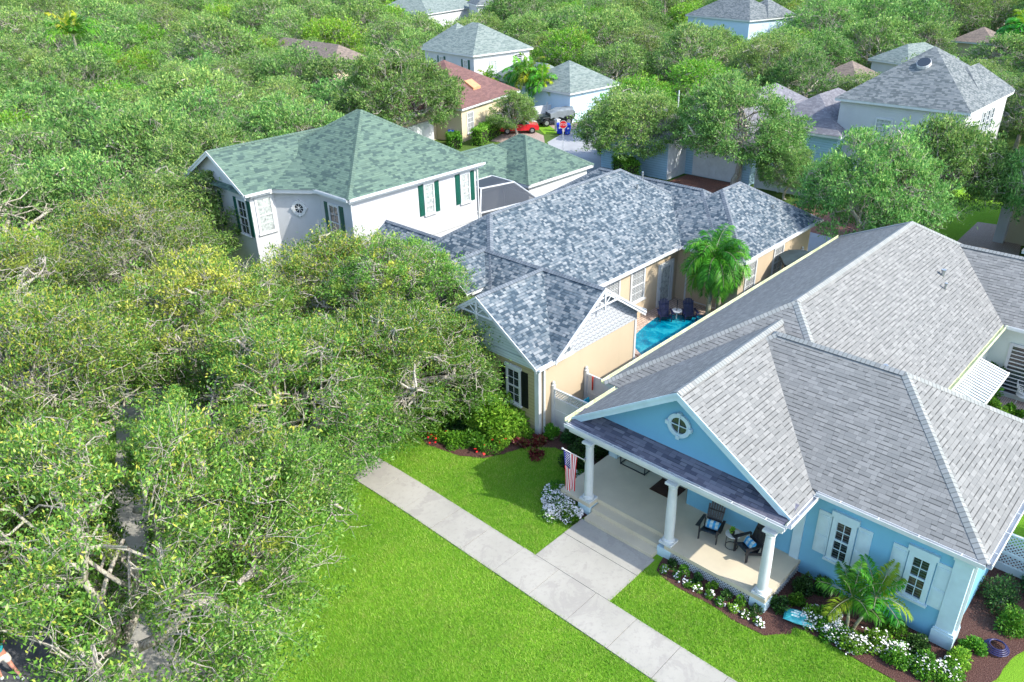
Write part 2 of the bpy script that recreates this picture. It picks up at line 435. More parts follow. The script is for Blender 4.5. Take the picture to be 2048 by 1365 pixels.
M['palm'] = leafmat('palm_fronds', [(0.0, (0.02, 0.10, 0.010)), (0.6, (0.07, 0.28, 0.022)), (1.0, (0.20, 0.46, 0.04))], 0.35, 0.3, new=(0.42, 0.45, 0.03))
M['petal'] = plain('white_petals', (0.80, 0.78, 0.76), 0.7, 0.05)
M['redpetal'] = plain('red_petals', (0.62, 0.02, 0.02), 0.7, 0.1)
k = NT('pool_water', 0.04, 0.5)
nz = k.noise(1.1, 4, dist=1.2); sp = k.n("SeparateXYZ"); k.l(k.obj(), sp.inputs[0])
col = k.ramp(nz, [(0.35, (0.0, 0.10, 0.19)), (0.52, (0.0, 0.20, 0.30)), (0.62, (0.02, 0.32, 0.40)), (0.66, (0.0, 0.17, 0.26))])  # caustic light pattern painted into the water colour
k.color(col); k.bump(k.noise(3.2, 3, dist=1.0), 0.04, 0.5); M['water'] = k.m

# ================================================================ BUILDING HELPERS
def hip(Rm, Cp, x0, x1, y0, y1, z, s, ax='x', e='hh', eps=0.0):
    """roof surfaces of one wing over the outline x0..x1, y0..y1; ridge along ax; ends h(ip) or g(able)"""
    z = z+eps
    if ax == 'x': L0, L1, W0, W1 = x0, x1, y0, y1
    else: L0, L1, W0, W1 = y0, y1, x0, x1
    P = (lambda a, b, c: (a, b, c)) if ax == 'x' else (lambda a, b, c: (b, a, c))
    h = (W1-W0)/2; mid = (W0+W1)/2; sl = math.sqrt(1+s*s)
    r0 = L0+(h if e[0] == 'h' else 0); r1 = L1-(h if e[1] == 'h' else 0)
    if r0 > r1: r0 = r1 = (r0+r1)/2; 
    zr = z+s*h; S = h*sl
    def face(pts, uvs):
        # make normals point up
        a, b, c = (Vector(pts[i]) for i in range(3))
        if (b-a).cross(c-a).z < 0: pts = pts[::-1]; uvs = uvs[::-1]
        Rm.poly(pts, uvs)
    face([P(L0,W0,z), P(L1,W0,z), P(r1,mid,zr), P(r0,mid,zr)] if r1 > r0 else [P(L0,W0,z), P(L1,W0,z), P(r1,mid,zr)],
         [(L0,0), (L1,0), (r1,S), (r0,S)] if r1 > r0 else [(L0,0), (L1,0), (r1,S)])
    face([P(L0,W1,z), P(L1,W1,z), P(r1,mid,zr), P(r0,mid,zr)] if r1 > r0 else [P(L0,W1,z), P(L1,W1,z), P(r1,mid,zr)],
         [(-L0,0), (-L1,0), (-r1,S), (-r0,S)] if r1 > r0 else [(-L0,0), (-L1,0), (-r1,S)])
    if e[0] == 'h': face([P(L0,W0,z), P(L0,W1,z), P(r0,mid,zr)], [(W0+50,0), (W1+50,0), (mid+50,S)])
    if e[1] == 'h': face([P(L1,W0,z), P(L1,W1,z), P(r1,mid,zr)], [(W0+90,0), (W1+90,0), (mid+90,S)])
    # ridge and hip caps
    if Cp is not None:
        def cap(p, q):
            p = Vector(p); q = Vector(q); d = q-p; ln = d.length
            if ln < 0.3: return
            d.normalize(); sd_ = d.cross(Vector((0, 0, 1))).normalized(); u = sd_.cross(d)
            if u.z < 0: u = -u
            w_ = 0.15; t = 0.035; dr = 0.05
            A = [p-sd_*w_-u*dr, p+u*t, p+sd_*w_-u*dr]; B = [q-sd_*w_-u*dr, q+u*t, q+sd_*w_-u*dr]
            Cp.poly([A[0], A[1], B[1], B[0]], [(0,0), (.15,0), (.15,ln), (0,ln)])
            Cp.poly([A[1], A[2], B[2], B[1]], [(.15,0), (.3,0), (.3,ln), (.15,ln)])
        if r1 > r0: cap(P(r0,mid,zr), P(r1,mid,zr))
        if e[0] == 'h': cap(P(L0,W0,z), P(r0,mid,zr)); cap(P(L0,W1,z), P(r0,mid,zr))
        if e[1] == 'h': cap(P(L1,W0,z), P(r1,mid,zr)); cap(P(L1,W1,z), P(r1,mid,zr))
def fascia(T, x0, x1, y0, y1, z, i=0, g=(0, 0, 0, 0), h=0.17):
    """soffit slab under an eave; g = set-backs (x0,x1,y0,y1) at gable ends"""
    T.box(x0+.035+g[0]+i*.003, x1-.035-g[1]-i*.003, y0+.035+g[2]+i*.003, y1-.035-g[3]-i*.003, z-h-i*.003, z-.003-i*.004)
def gutter(G, p, q, out, z, near=True):
    """U channel from p to q (x,y), out = outward unit vector (x,y)"""
    p = Vector((p[0], p[1], 0)); q = Vector((q[0], q[1], 0)); o = Vector((out[0], out[1], 0)); d = (q-p).normalized()
    def bar(n0, n1, z0, z1):
        a = [p+o*n0, q+o*n0, q+o*n1, p+o*n1]
        if d.cross(o).z < 0: a = [a[0], a[3], a[2], a[1]]
        G.hexa([(v.x, v.y, z+z0) for v in a]+[(v.x, v.y, z+z1) for v in a])
    bar(-.02, .0, -.13, -.01); bar(.115, .135, -.125, .012); bar(0.0, .115, -.13, -.11)
    if near:
        L = (q-p).length; k = 0.6
        while k < L:
            a = p+d*k
            b0 = a+o*0.0-d*.012; b1 = a+o*.115-d*.012; b2 = a+o*.115+d*.012; b3 = a+o*0.0+d*.012
            aa = [b0, b3, b2, b1] if d.cross(o).z < 0 else [b0, b1, b2, b3]
            G.hexa([(v.x, v.y, z-.012) for v in aa]+[(v.x, v.y, z+.004) for v in aa]); k += 1.1
def gable(T, Wl, wallx, x_rake, y0, y1, z, s, d=-1, ax='x', oh=0.0, wall=True, bw=0.2, trim_n=0.05, wz=None):
    """gable end facing -ax (d=-1): triangular wall at wallx, rake boards at x_rake, ridge at mid of y0..y1"""
    m = (y0+y1)/2; zr = z+s*(y1-y0)/2
    P = (lambda a, b, c: (a, b, c)) if ax == 'x' else (lambda a, b, c: (b, a, c))
    if wall:
        zb = z if wz is None else wz
        k = 0.08
        pts = [P(wallx, y0+k/s+.0, zb), P(wallx, m, zr-k), P(wallx, y1-k/s, zb)]
        Wl.poly(pts)
        pts2 = [P(wallx-d*.12, p_[1] if ax == 'x' else p_[0], p_[2]) for p_ in pts]
        Wl.poly(pts2[::-1])
    for (a, b) in ((y0, m), (y1, m)):
        # fat rake board plus a thin proud crown moulding
        for (n0, n1, t0, t1) in ((0.0, trim_n, -bw-.02, -.02), (-.035, 0.0, -.09, .012)):
            xa = x_rake-d*n0*1.0; xb = x_rake-d*n1
            lo, hi = min(xa, xb), max(xa, xb)
            pp = []
            ext = 0.0
            for xx in (lo, hi):
                pp.append([P(xx, a, z+t0), P(xx, b, zr+t0), P(xx, b, zr+t1), P(xx, a, z+t1)])
            A, B = pp
            T.poly(A); T.poly(B[::-1])
            for i in range(4):
                j = (i+1) % 4
                T.poly([A[i], A[j], B[j], B[i]])
        # soffit under the overhang
        if wall:
            T.poly([P(x_rake, a, z-.045), P(x_rake, b, zr-.045), P(wallx, b, zr-.045), P(wallx, a, z-.045)])
def window(parent, F, w_, h_, glass, trim, cols=2, rows=4, fw=0.09, sill=True, depth=0.06, header=0.0, mw=0.022, label=None, shut=None, shw=0.34, shlouv=True, meeting=True, name='window'):
    """window in wall frame F: origin = lower left corner of the glass"""
    m = MB()
    m.lbox(F, -fw, 0, 0, depth, -fw*.5, h_+fw); m.lbox(F, w_, w_+fw, 0, depth, -fw*.5, h_+fw)
    m.lbox(F, 0, w_, 0, depth, h_, h_+fw)
    m.lbox(F, 0, w_, 0, depth, -fw*.5, 0)
    if meeting: m.lbox(F, 0, w_, .012, depth*.75, h_/2-.03, h_/2+.03)
    for i in range(1, cols): m.lbox(F, w_*i/cols-mw/2, w_*i/cols+mw/2, .014, .03, 0, h_)
    for j in range(1, rows):
        if meeting and rows % 2 == 0 and j == rows//2: continue
        m.lbox(F, 0, w_, .014, .032, h_*j/rows-mw/2, h_*j/rows+mw/2)
    if header: m.lbox(F, -fw-.05, w_+fw+.05, 0, depth+.03, h_+fw+.002, h_+fw+header)
    o = m.build(name, trim, parent)
    if label: o['label'] = label
    MB().lbox(F, .002, w_-.002, .002, .012, .002, h_-.002).build('pane', glass, o)
    if sill: MB().lbox(F, -fw-.06, w_+fw+.06, 0, depth+.06, -fw*.5-.08, -fw*.5-.002).build('sill', trim, o)
    if shut is not None:
        for sgn in (0, 1):
            a0 = -fw-.03-shw if sgn == 0 else w_+fw+.03
            s_ = MB(); s_.lbox(F, a0, a0+shw, .0, .035, -.06, h_+fw)
            for (c0, c1) in ((.04, h_*.46), (h_*.52, h_+.02)):
                if shlouv:
                    z_ = c0
                    while z_ < c1:
                        s_.lbox(F, a0+.05, a0+shw-.05, .035, .05, z_, z_+.035); z_ += .07
                else:
                    s_.lbox(F, a0+.05, a0+shw-.05, .035, .05, c0, c1)
                    s_.lbox(F, a0+.09, a0+shw-.09, .05, .058, c0+.05, c1-.05)
            s_.build('shutter', shut, parent)
    return o
def downspout(parent, x, y, z1, mat, w_=.07):
    MB().box(x-w_/2, x+w_/2, y-w_/2, y+w_/2, 0.05, z1).build('downspout', mat, parent)
FX = lambda x, y, z: ((x, y, z), (0, -1, 0), (-1, 0, 0))      # wall facing -x, along -y (left to right as seen)
FY = lambda x, y, z: ((x, y, z), (1, 0, 0), (0, -1, 0))       # wall facing -y, along +x

# ================================================================ GROUND, ROADS, PATHS
def sheet(name, pts, z, mat, kind='structure'):
    m = MB(); m.poly([(p[0], p[1], 0) for p in pts]); o = m.build(name, mat); o.location.z = z
    return tag(o, kind=kind)
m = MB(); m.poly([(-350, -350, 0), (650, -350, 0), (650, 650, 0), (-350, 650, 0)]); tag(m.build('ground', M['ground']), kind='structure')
sheet('lawn', [(6.0, -12), (35, -12), (35, 5), (20.6, 15.0), (20.6, 24.0), (14.0, 24.0), (11, 27), (8, 21), (6, 15)], 0.004, M['lawn'])
def slab_path(name, poly, wdt, step, mat, z=0.045, gap=0.014, seed=1):
    """concrete walk of single slabs along a polyline"""
    m = MB(); rr = random.Random(seed)
    pts = [Vector((p[0], p[1], 0)) for p in poly]
    cum = [0]
    for a, b in zip(pts, pts[1:]): cum.append(cum[-1]+(b-a).length)
    def at(t):
        t = max(0, min(cum[-1]-1e-6, t))
        for i in range(len(pts)-1):
            if t <= cum[i+1]:
                return pts[i].lerp(pts[i+1], (t-cum[i])/(cum[i+1]-cum[i])), i
    def frame(t):
        p, i = at(t); a, _ = at(t-1.2); b, _ = at(t+1.2); d = (b-a).normalized()
        return p, Vector((-d.y, d.x, 0))
    t = 0
    while t < cum[-1]:
        t1 = min(cum[-1], t+step)-gap
        p, n = frame(t); q, n2 = frame(t1); h = rr.uniform(-.004, .004)
        A = [p-n*wdt/2, q-n2*wdt/2, q+n2*wdt/2, p+n*wdt/2]
        m.hexa([(v.x, v.y, -.05) for v in A]+[(v.x, v.y, z+h) for v in A])
        t += step
    return tag(m.build(name, mat), kind='structure')
slab_path('sidewalk', [(14.2, -6), (14.2, 19.5), (14.1, 22.5), (13.6, 25.5), (12.6, 28.5), (11.4, 31.2), (11.0, 34.5)], 1.5, 1.55, M['concrete'])
slab_path('sidewalk', [(4.4, 5.0), (4.25, 12), (4.1, 18.4), (5.0, 22.4), (6.2, 25.4), (7.6, 28.0), (9.2, 31.4), (10.2, 36), (11.3, 41), (13.5, 50), (18, 62), (26, 76)], 1.45, 1.55, M['concrete'], seed=4)
wk = MB()
wk.box(14.965, 16.42, 10.55, 13.62, -.05, .046); wk.box(16.435, 17.42, 10.55, 13.62, -.05, .05)
tag(wk.build('walkway', M['concrete']), kind='structure')
def road(name, poly, wdt, z, mat):
    m = MB(); pts = [Vector((p[0], p[1], z)) for p in poly]
    for i in range(len(pts)-1):
        d0 = (pts[min(i+1, len(pts)-1)]-pts[max(i-1, 0)]).normalized(); d1 = (pts[min(i+2, len(pts)-1)]-pts[i]).normalized()
        n0 = Vector((-d0.y, d0.x, 0))*wdt/2; n1 = Vector((-d1.y, d1.x, 0))*wdt/2
        m.poly([pts[i]-n0, pts[i+1]-n1, pts[i+1]+n1, pts[i]+n0])
    return tag(m.build(name, mat), kind='structure')
road('street', [(-1.9, -10), (-1.9, 12), (-1.6, 19), (-.6, 24), (1.4, 29), (3.4, 34), (5, 41), (8, 52), (13, 64), (22, 79), (36, 96), (60, 118), (100, 150)], 7.0, 0.006, M['asphalt'])
kb = MB()
for i in range(14):
    y_ = -9+i*2.0; kb.box(1.62, 1.8, y_, y_+1.98, -.05, .12)
tag(kb.build('kerb', M['concrete']), kind='structure')
road('lane', [(48.6, -30), (48.8, 10), (49.2, 22), (51, 34), (55.5, 44), (61, 50.5), (70, 53.5), (84, 56)], 4.4, 0.010, M['lane'])
sheet('brick_driveway', [(51.2, 28.8), (58.4, 28.8), (58.4, 35.2), (52.8, 35.2)], 0.016, M['brick'])
sheet('brick_driveway', [(51.0, 17.0), (57.5, 17.0), (57.5, 24.5), (51.3, 24.5)], 0.014, M['brick'])
sheet('paver_driveway', [(58.2, 51.2), (61.8, 54.6), (64.4, 61.0), (60.0, 62.0), (56.6, 57.0)], 0.014, M['paver'])
sheet('paver_driveway', [(63.8, 54.0), (69.0, 54.0), (70.4, 60.5), (66.2, 61.5)], 0.018, M['paver'])
sheet('pool_deck', [(27.1, 15.6), (44, 15.6), (44, 18.3), (36.2, 18.4), (36.2, 21.8), (33.9, 22.6), (27.2, 22.0)], 0.02, M['deck'])
sheet('side_path', [(21.2, 15.3), (27.1, 15.3), (27.1, 18.2), (21.2, 18.2)], 0.02, M['paver'])
sheet('garden_patio', [(30, -6), (36, -6), (42, -4), (42, 5.9), (28.0, 5.9), (28, -2)], 0.02, M['paver'])
sheet('lawn', [(55.5, 12.8), (64, 11), (70, 16), (59, 19.5)], 0.02, M['lawn'])
sheet('stone_path', [(54.5, 9.0), (61, 10.2), (60.5, 13.0), (54.6, 12.8)], 0.026, M['paver'])
# mulch beds, with ragged outlines
def bed(pts, z, seed):
    rr = random.Random(seed); out = []
    n = len(pts)
    for i in range(n):
        a, b = pts[i], pts[(i+1) % n]
        L = math.hypot(b[0]-a[0], b[1]-a[1]); k = max(1, int(L/0.25))
        for j in range(k):
            t = j/k; out.append((a[0]+(b[0]-a[0])*t+rr.uniform(-.035, .035), a[1]+(b[1]-a[1])*t+rr.uniform(-.035, .035)))
    return sheet('mulch_bed', out, z, M['mulch'])
bed([(17.75, 10.4), (17.05, 10.25), (16.85, 9.3), (16.95, 8.2), (16.85, 7.2), (16.95, 6.35), (17.5, 5.85), (17.85, 5.9), (17.95, 5.0), (17.9, 4.0), (17.9, 2.9), (17.85, 1.6), (18.4, 1.1), (19.6, 1.0), (20.6, .9), (21.6, .6), (22.4, -1.0), (24, -2), (26, -2), (26, 2.5), (20.1, 2.5), (20.1, 10.4)], 0.03, 3)
bed([(17.95, 14.9), (17.2, 15.0), (16.75, 14.4), (17.0, 13.65), (17.9, 13.65), (20.9, 13.65), (20.9, 16.0), (21.3, 18.2), (20.3, 18.6), (20.3, 23), (17.4, 23.5), (16.8, 21.2), (17.15, 19.6), (17.7, 18.8), (18.4, 18.45), (19.4, 18.1), (20.1, 17.2), (20.2, 16.1), (19.7, 15.4), (18.7, 14.9)], 0.03, 5)

# ================================================================ BLUE HOUSE
bh = thing('blue_house', 'light blue stucco house with grey shingle roof, gable round window and three-column porch', 'house', (24, 9, 0))
rf = MB(); cp = MB(); tr = MB(); wl = MB()
hip(rf, cp, 20.95, 42.2, 5.76, 15.5, 3.4, .645)
hip(rf, cp, 19.85, 27.9, 2.0, 14.3, 3.5, .645, 'y')
hip(rf, cp, 35.9, 42.1, -9, 10.2, 3.41, .645, 'y', 'hg')
hip(rf, cp, 18.25, 26.0, 6.64, 14.82, 3.40, .641, 'x', 'gg')
roof = rf.build('roof', M['sh_grey'], bh); cp.build('ridge_cap', M['sh_grey_cap'], roof)
pr = MB(); pr.poly([(17.93, 6.72, 3.30), (18.86, 6.72, 3.53), (18.86, 14.74, 3.53), (17.93, 14.74, 3.30)][::-1], [(6.72, 0), (6.72, .96), (14.74, .96), (14.74, 0)][::-1])
M['sh_pent'] = shingle('slate_violet_pent_shingles', [(.13,.13,.165),(.17,.17,.21),(.09,.095,.13),(.20,.20,.24)], dash=0.6, dashp=0.5)
pr.build('porch_roof', M['sh_pent'], bh)
fascia(tr, 20.95, 42.2, 5.76, 15.5, 3.4); fascia(tr, 19.85, 27.9, 2.0, 11.0, 3.5, 1); fascia(tr, 35.9, 42.1, -9, 10.2, 3.41, 2)
tr.box(19.2, 26, 6.70, 14.76, 3.21, 3.36)
tr.box(17.97, 18.4, 6.75, 14.72, 2.98, 3.27)           # porch beam
tr.box(18.4, 20.1, 6.75, 7.1, 2.98, 3.26); tr.box(18.4, 20.9, 14.4, 14.72, 2.98, 3.26)
tr.box(18.38, 20.9, 7.08, 14.42, 3.12, 3.205)          # porch ceiling
tr.build('soffit', M['trim'], bh)
gt = MB(); gw = MB()
gable(gt, gw, 18.82, 18.25, 6.64, 14.82, 3.40, .641, -1, bw=0.26, trim_n=0.07)
gt.build('rake_board', M['trim_b'], bh); gw.build('gable_wall', M['wall_blue'], bh)
wl.box(20.1, 27.5, 2.35, 11.07, 0, 3.36); wl.box(20.9, 22.2, 11.0, 15.1, 0, 3.3); wl.box(21.4, 41.8, 6.15, 15.14, 0, 3.32)
wl.build('wall', M['wall_blue'], bh)
w2_ = MB(); w2_.box(36.25, 41.7, -8.6, 6.4, 0, 3.33); w2_.box(29.0, 36.25, 6.1, 6.6, 0, 3.3); w2_.build('court_wall', M['wall_rear'], bh)
G_ = MB()
gutter(G_, (17.93, 6.64), (17.93, 14.82), (-1, 0), 3.34)
G_.build('gutter', M['trim'], bh)
G_ = MB(); gutter(G_, (18.0, 14.82), (20.9, 14.82), (0, 1), 3.42); G_.build('gutter', M['gutter_old'], bh)
G_ = MB(); gutter(G_, (20.95, 15.5), (42.2, 15.5), (0, 1), 3.42); G_.build('gutter', M['gutter_old'], bh)
G_ = MB(); gutter(G_, (19.85, 2.0), (19.85, 6.62), (-1, 0), 3.52); G_.build('gutter', M['trim'], bh)
G_ = MB(); gutter(G_, (17.95, 6.64), (19.83, 6.64), (0, -1), 3.42); G_.build('gutter', M['trim'], bh)
G_ = MB(); gutter(G_, (19.85, 2.0), (27.9, 2.0), (0, -1), 3.52); G_.build('gutter', M['trim'], bh)
G_ = MB(); gutter(G_, (28.2, 5.76), (35.9, 5.76), (0, -1), 3.42); G_.build('gutter', M['gutter_old'], bh)
G_ = MB(); gutter(G_, (35.9, -9), (35.9, 5.7), (-1, 0), 3.43); G_.build('gutter', M['trim'], bh)
# porch: floor, steps, columns, lattice
pf = MB(); pf.box(18.2, 20.9, 10.42, 14.9, 0.0, .50); pf.box(17.75, 20.1, 6.82, 10.42, .36, .5); pf.box(17.75, 18.2, 13.55, 14.9, .36, .502)
pf.box(20.1, 20.95, 11.08, 14.9, .38, .498)
pf.build('porch_floor', M['porch'], bh)
st = MB(); st.box(17.40, 17.81, 10.66, 13.5, 0, .17); st.box(17.81, 18.2, 10.66, 13.5, 0, .335); st.build('step', M['porch'], bh)
for y_ in (13.8, 10.42, 7.05): MB().box(17.73, 18.22, y_-.26, y_+.26, 0, .36).build('porch_pier', M['trim_b'], bh)
MB().box(17.95, 18.05, 14.07, 14.9, 0, .36).build('porch_skirt', M['trim_b'], bh)
for y_ in (13.8, 10.42, 7.07):
    c_ = MB(); c_.box(17.76, 18.22, y_-.23, y_+.23, .502, .59)
    c_.lathe([(.21, .59), (.215, .63), (.20, .68), (.165, .70), (.160, .74), (.168, 1.3), (.160, 2.0), (.138, 2.72), (.150, 2.74), (.150, 2.77), (.138, 2.79), (.138, 2.85), (.185, 2.90)], 17.99, y_, 24)
    c_.box(17.79, 18.19, y_-.2, y_+.2, 2.90, 2.978)
    c_.build('column', M['trim'], bh, bevel=0.006)
def lattice(m, F, L, z0, z1, pitch=.11, bar=.028, t0=.0, t1=.02):
    o, a, n = F; a = Vector(a); n = Vector(n); o = Vector(o); H = z1-z0
    k = -H
    while k < L:
        for d in (0, 1):
            s0, s1 = (k, k+H)
            za, zb = (z0, z1) if d == 0 else (z1, z0)
            c0 = max(0, s0); c1 = min(L, s1)
            if c1 <= c0: continue
            f0 = (c0-s0)/H; f1 = (c1-s0)/H
            p = o+a*c0+Vector((0, 0, za+(zb-za)*f0)); q = o+a*c1+Vector((0, 0, za+(zb-za)*f1))
            nn = n*(t0 if d == 0 else t1)
            dv = (q-p).normalized(); sd_ = dv.cross(n).normalized()*bar/2
            m.hexa([p-sd_+nn, q-sd_+nn, q+sd_+nn, p+sd_+nn, p-sd_+nn+n*.012, q-sd_+nn+n*.012, q+sd_+nn+n*.012, p+sd_+nn+n*.012])
        k += pitch*1.0
la = MB(); lattice(la, ((17.80, 10.16, 0), (0, -1, 0), (-1, 0, 0)), 2.8, .03, .36); la.build('porch_lattice', M['trim'], bh)
la = MB(); lattice(la, ((18.23, 6.86, 0), (1, 0, 0), (0, -1, 0)), 1.9, .03, .36); la.build('porch_lattice', M['trim'], bh)
MB().box(17.86, 20.0, 6.9, 10.1, .0, .33).build('porch_shadow_void', M['dark'], bh).name = 'crawl_space_shade'  # solid black box stands in for the shade behind the lattice
# round gable window
rw = MB(); cen = (18.80, 10.86, 4.52)
rw.ring(cen, (0, -1, 0), (-1, 0, 0), .43, .43, .68, 0, .07)
for (dy, dz) in ((0, .42), (0, -.42), (.42, 0), (-.42, 0)):
    rw.box(18.69, 18.80, cen[1]+dy-.06, cen[1]+dy+.06, cen[2]+dz-.07, cen[2]+dz+.07)
rw.box(18.75, 18.77, cen[1]-.3, cen[1]+.3, cen[2]-.015, cen[2]+.015); rw.box(18.745, 18.765, cen[1]-.015, cen[1]+.015, cen[2]-.3, cen[2]+.3)
rwo = rw.build('round_window', M['trim_b'], bh)
gl = MB(); gl.poly([(18.785, cen[1]+.31*math.cos(t*math.pi/14), cen[2]+.31*math.sin(t*math.pi/14)) for t in range(28)]); gl.build('pane', M['glass'], rwo)
# front windows with panel shutters
for y_ in (5.93, 3.72):
    window(bh, FX(20.1, y_, 1.22), .42, 1.38, M['dblind'], M['trim_b'], 2, 4, fw=.15, header=.2, shut=M['trim_b'], shw=.42, shlouv=False, depth=.07)
window(bh, FX(20.1, 9.72, 1.45), 1.35, 1.1, M['glass'], M['trim_b'], 4, 2, fw=.12, shut=M['trim_b'], shw=.42, shlouv=False, depth=.06)
# corner pilaster
cpil = MB(); cpil.box(20.03, 20.55, 2.28, 2.74, 0, 3.3); cpil.box(19.97, 20.6, 2.2, 2.8, 0, .5); cpil.box(19.99, 20.58, 2.22, 2.78, .5, .58); cpil.box(19.99, 20.58, 2.22, 2.78, 3.1, 3.32)
cpil.build('corner_pilaster', M['trim_b'], bh)
MB().box(20.04, 20.4, 6.9, 7.2, .5, 2.98).build('corner_pilaster', M['trim_b'], bh); MB().box(20.6, 20.95, 14.5, 14.85, .5, 2.98).build('corner_pilaster', M['trim_b'], bh)
downspout(bh, 20.3, 2.24, 3.3, M['trim'])
# front door set in the recess
dr = MB(); F = FX(20.9, 12.55, .5)
dr.lbox(F, -.12, 0, 0, .06, 0, 2.2); dr.lbox(F, .95, 1.07, 0, .06, 0, 2.2); dr.lbox(F, 0, .95, 0, .06, 2.08, 2.2)
dro = dr.build('front_door', M['trim'], bh); MB().lbox(F, .004, .946, .004, .03, 0, 2.076).build('door_leaf', M['door_blue'], dro)
# roof furniture
for (x_, y_, z_, r_) in ((26.6, 7.4, 4.85, .06), (35.4, 8.4, 5.3, .07), (34.6, 8.0, 5.0, .045)):
    v_ = MB(); zz = 3.4+.645*(y_-5.76) if x_ > 28 else 3.4+.645*(y_-5.76)
    v_.tube([(x_, y_, zz-.1), (x_, y_, zz+.22)], r_, 10); v_.tube([(x_, y_, zz+.20), (x_, y_, zz+.28)], r_*1.5, 10)
    v_.build('roof_vent', M['metal'], bh)
# court door and window
window(bh, FX(36.25, 5.25, .25), 1.5, 2.2, M['dblind'], M['wall_palewhite'], 1, 12, fw=.12, sill=False, mw=.05, meeting=False, name='louvred_door')
# garden hose bib at the wall
hb = MB(); hb.tube([(20.06, 4.35, .35), (19.95, 4.35, .42), (19.9, 4.35, .3)], .022, 8); hb.tube([(19.95, 4.35, .42), (19.95, 4.35, .55)], .018, 8); hb.tube([(19.93, 4.28, .50), (19.93, 4.42, .50)], .015, 6); hb.build('hose_tap', M['trim'], bh)
# slatted awning on the court side
aw = thing('slatted_awning', 'white slatted awning fixed under the gutter behind the blue house', 'awning', (31.6, 5.4, 2.5))
a_ = MB()
x_ = 29.9
while x_ < 33.3:
    a_.hexa([(x_, 4.75, 2.52), (x_+.11, 4.75, 2.52), (x_+.11, 6.0, 2.86), (x_, 6.0, 2.86), (x_, 4.75, 2.56), (x_+.11, 4.75, 2.56), (x_+.11, 6.0, 2.90), (x_, 6.0, 2.90)]); x_ += .21
a_.build('slats', M['trim'], aw)
a_ = MB()
for x_ in (29.86, 31.6, 33.3): a_.beam((x_, 4.72, 2.49), (x_, 6.03, 2.84), .05, .05)
a_.box(29.83, 33.36, 4.68, 4.73, 2.46, 2.58); a_.build('frame', M['trim'], aw)

# ================================================================ BEIGE HOUSE
be = thing('beige_house', 'beige stucco house with mottled slate-blue shingle roof and white bracketed gables round a pool court', 'house', (28, 24, 0))
rf = MB(); cp = MB(); tr = MB(); wl = MB()
hip(rf, cp, 20.9, 41.0, 21.4, 31.0, 3.32, .68)
rf.poly([(20.0, 18.08, 3.36), (22.12, 18.08, 3.36), (24.12, 21.35, 5.535), (20.0, 21.35, 5.535)], [(20, 0), (22.12, 0), (24.12, 3.93), (20, 3.93)])
rf.poly([(20.0, 21.35, 5.535), (24.12, 21.35, 5.535), (24.12, 24.62, 3.36), (20.0, 24.62, 3.36)], [(20, 3.93), (24.12, 3.93), (24.12, 0), (20, 0)])
cp.poly([(20.0, 21.2, 5.49), (24.1, 21.2, 5.49), (24.1, 21.35, 5.57), (20.0, 21.35, 5.57)], [(0, 0), (0, 4.1), (.15, 4.1), (.15, 0)]); cp.poly([(20.0, 21.35, 5.57), (24.1, 21.35, 5.57), (24.1, 21.5, 5.49), (20.0, 21.5, 5.49)], [(.15, 0), (.15, 4.1), (.3, 4.1), (.3, 0)])
hip(rf, cp, 21.0, 27.2, 17.93, 25.2, 3.40, .685, 'y', 'gg')
hip(rf, cp, 21.5, 24.6, 23.5, 26.5, 4.52, .68, 'x', 'gg')
hip(rf, cp, 35.5, 42.2, 19.0, 33.0, 3.31, .66, 'y')
hip(rf, cp, 35.46, 44.6, 17.65, 24.85, 3.30, .66)
hip(rf, cp, 22.3, 27.2, 26.5, 33.2, 3.38, .66, 'y', 'gg')
roof = rf.build('roof', M['sh_blue'], be); cp.build('ridge_cap', M['sh_blue_cap'], roof)
fascia(tr, 20.9, 41, 21.4, 31.0, 3.32, 0); fascia(tr, 20.0, 22.14, 18.08, 24.62, 3.36, 1, (.38, 0, 0, 0)); fascia(tr, 21.0, 27.2, 17.93, 25.2, 3.40, 2, (0, 0, .38, 0))
fascia(tr, 21.5, 24.6, 23.5, 26.5, 4.52, 3, (.3, 0, 0, 0)); fascia(tr, 35.5, 42.2, 19, 33, 3.31, 4); fascia(tr, 35.46, 44.6, 17.65, 24.85, 3.30, 5); fascia(tr, 22.3, 27.2, 26.5, 33.2, 3.38, 6)
tr.build('soffit', M['trim'], be)
# front gable (facing -x): pale siding, olive siding under
gt = MB(); g1 = MB(); gable(gt, g1, 20.36, 20.0, 18.08, 24.62, 3.36, .665, -1, bw=.2)
g1.build('front_gable_wall', M['sid_pale'], be)
g2 = MB(); gable(gt, g2, 18.28, 17.93, 21.0, 27.2, 3.40, .685, -1, 'y', bw=.2)
g2.build('side_gable_wall', M['scal'], be)
# bell the gables out a little above the wall line
sc_ = MB(); sc_.box(21.4, 26.95, 18.24, 18.275, 3.02, 3.42); sc_.build('scalloped_band', M['scal'], be)
sc_ = MB(); sc_.box(20.32, 20.35, 18.4, 24.3, 3.05, 3.38); sc_.build('scalloped_band', M['sid_pale'], be)
g3 = MB(); gable(gt, g3, 21.8, 21.5, 23.5, 26.5, 4.52, .68, -1, bw=.15); g3.build('entry_gable_wall', M['scal'], be)
gt.build('rake_board', M['trim'], be)
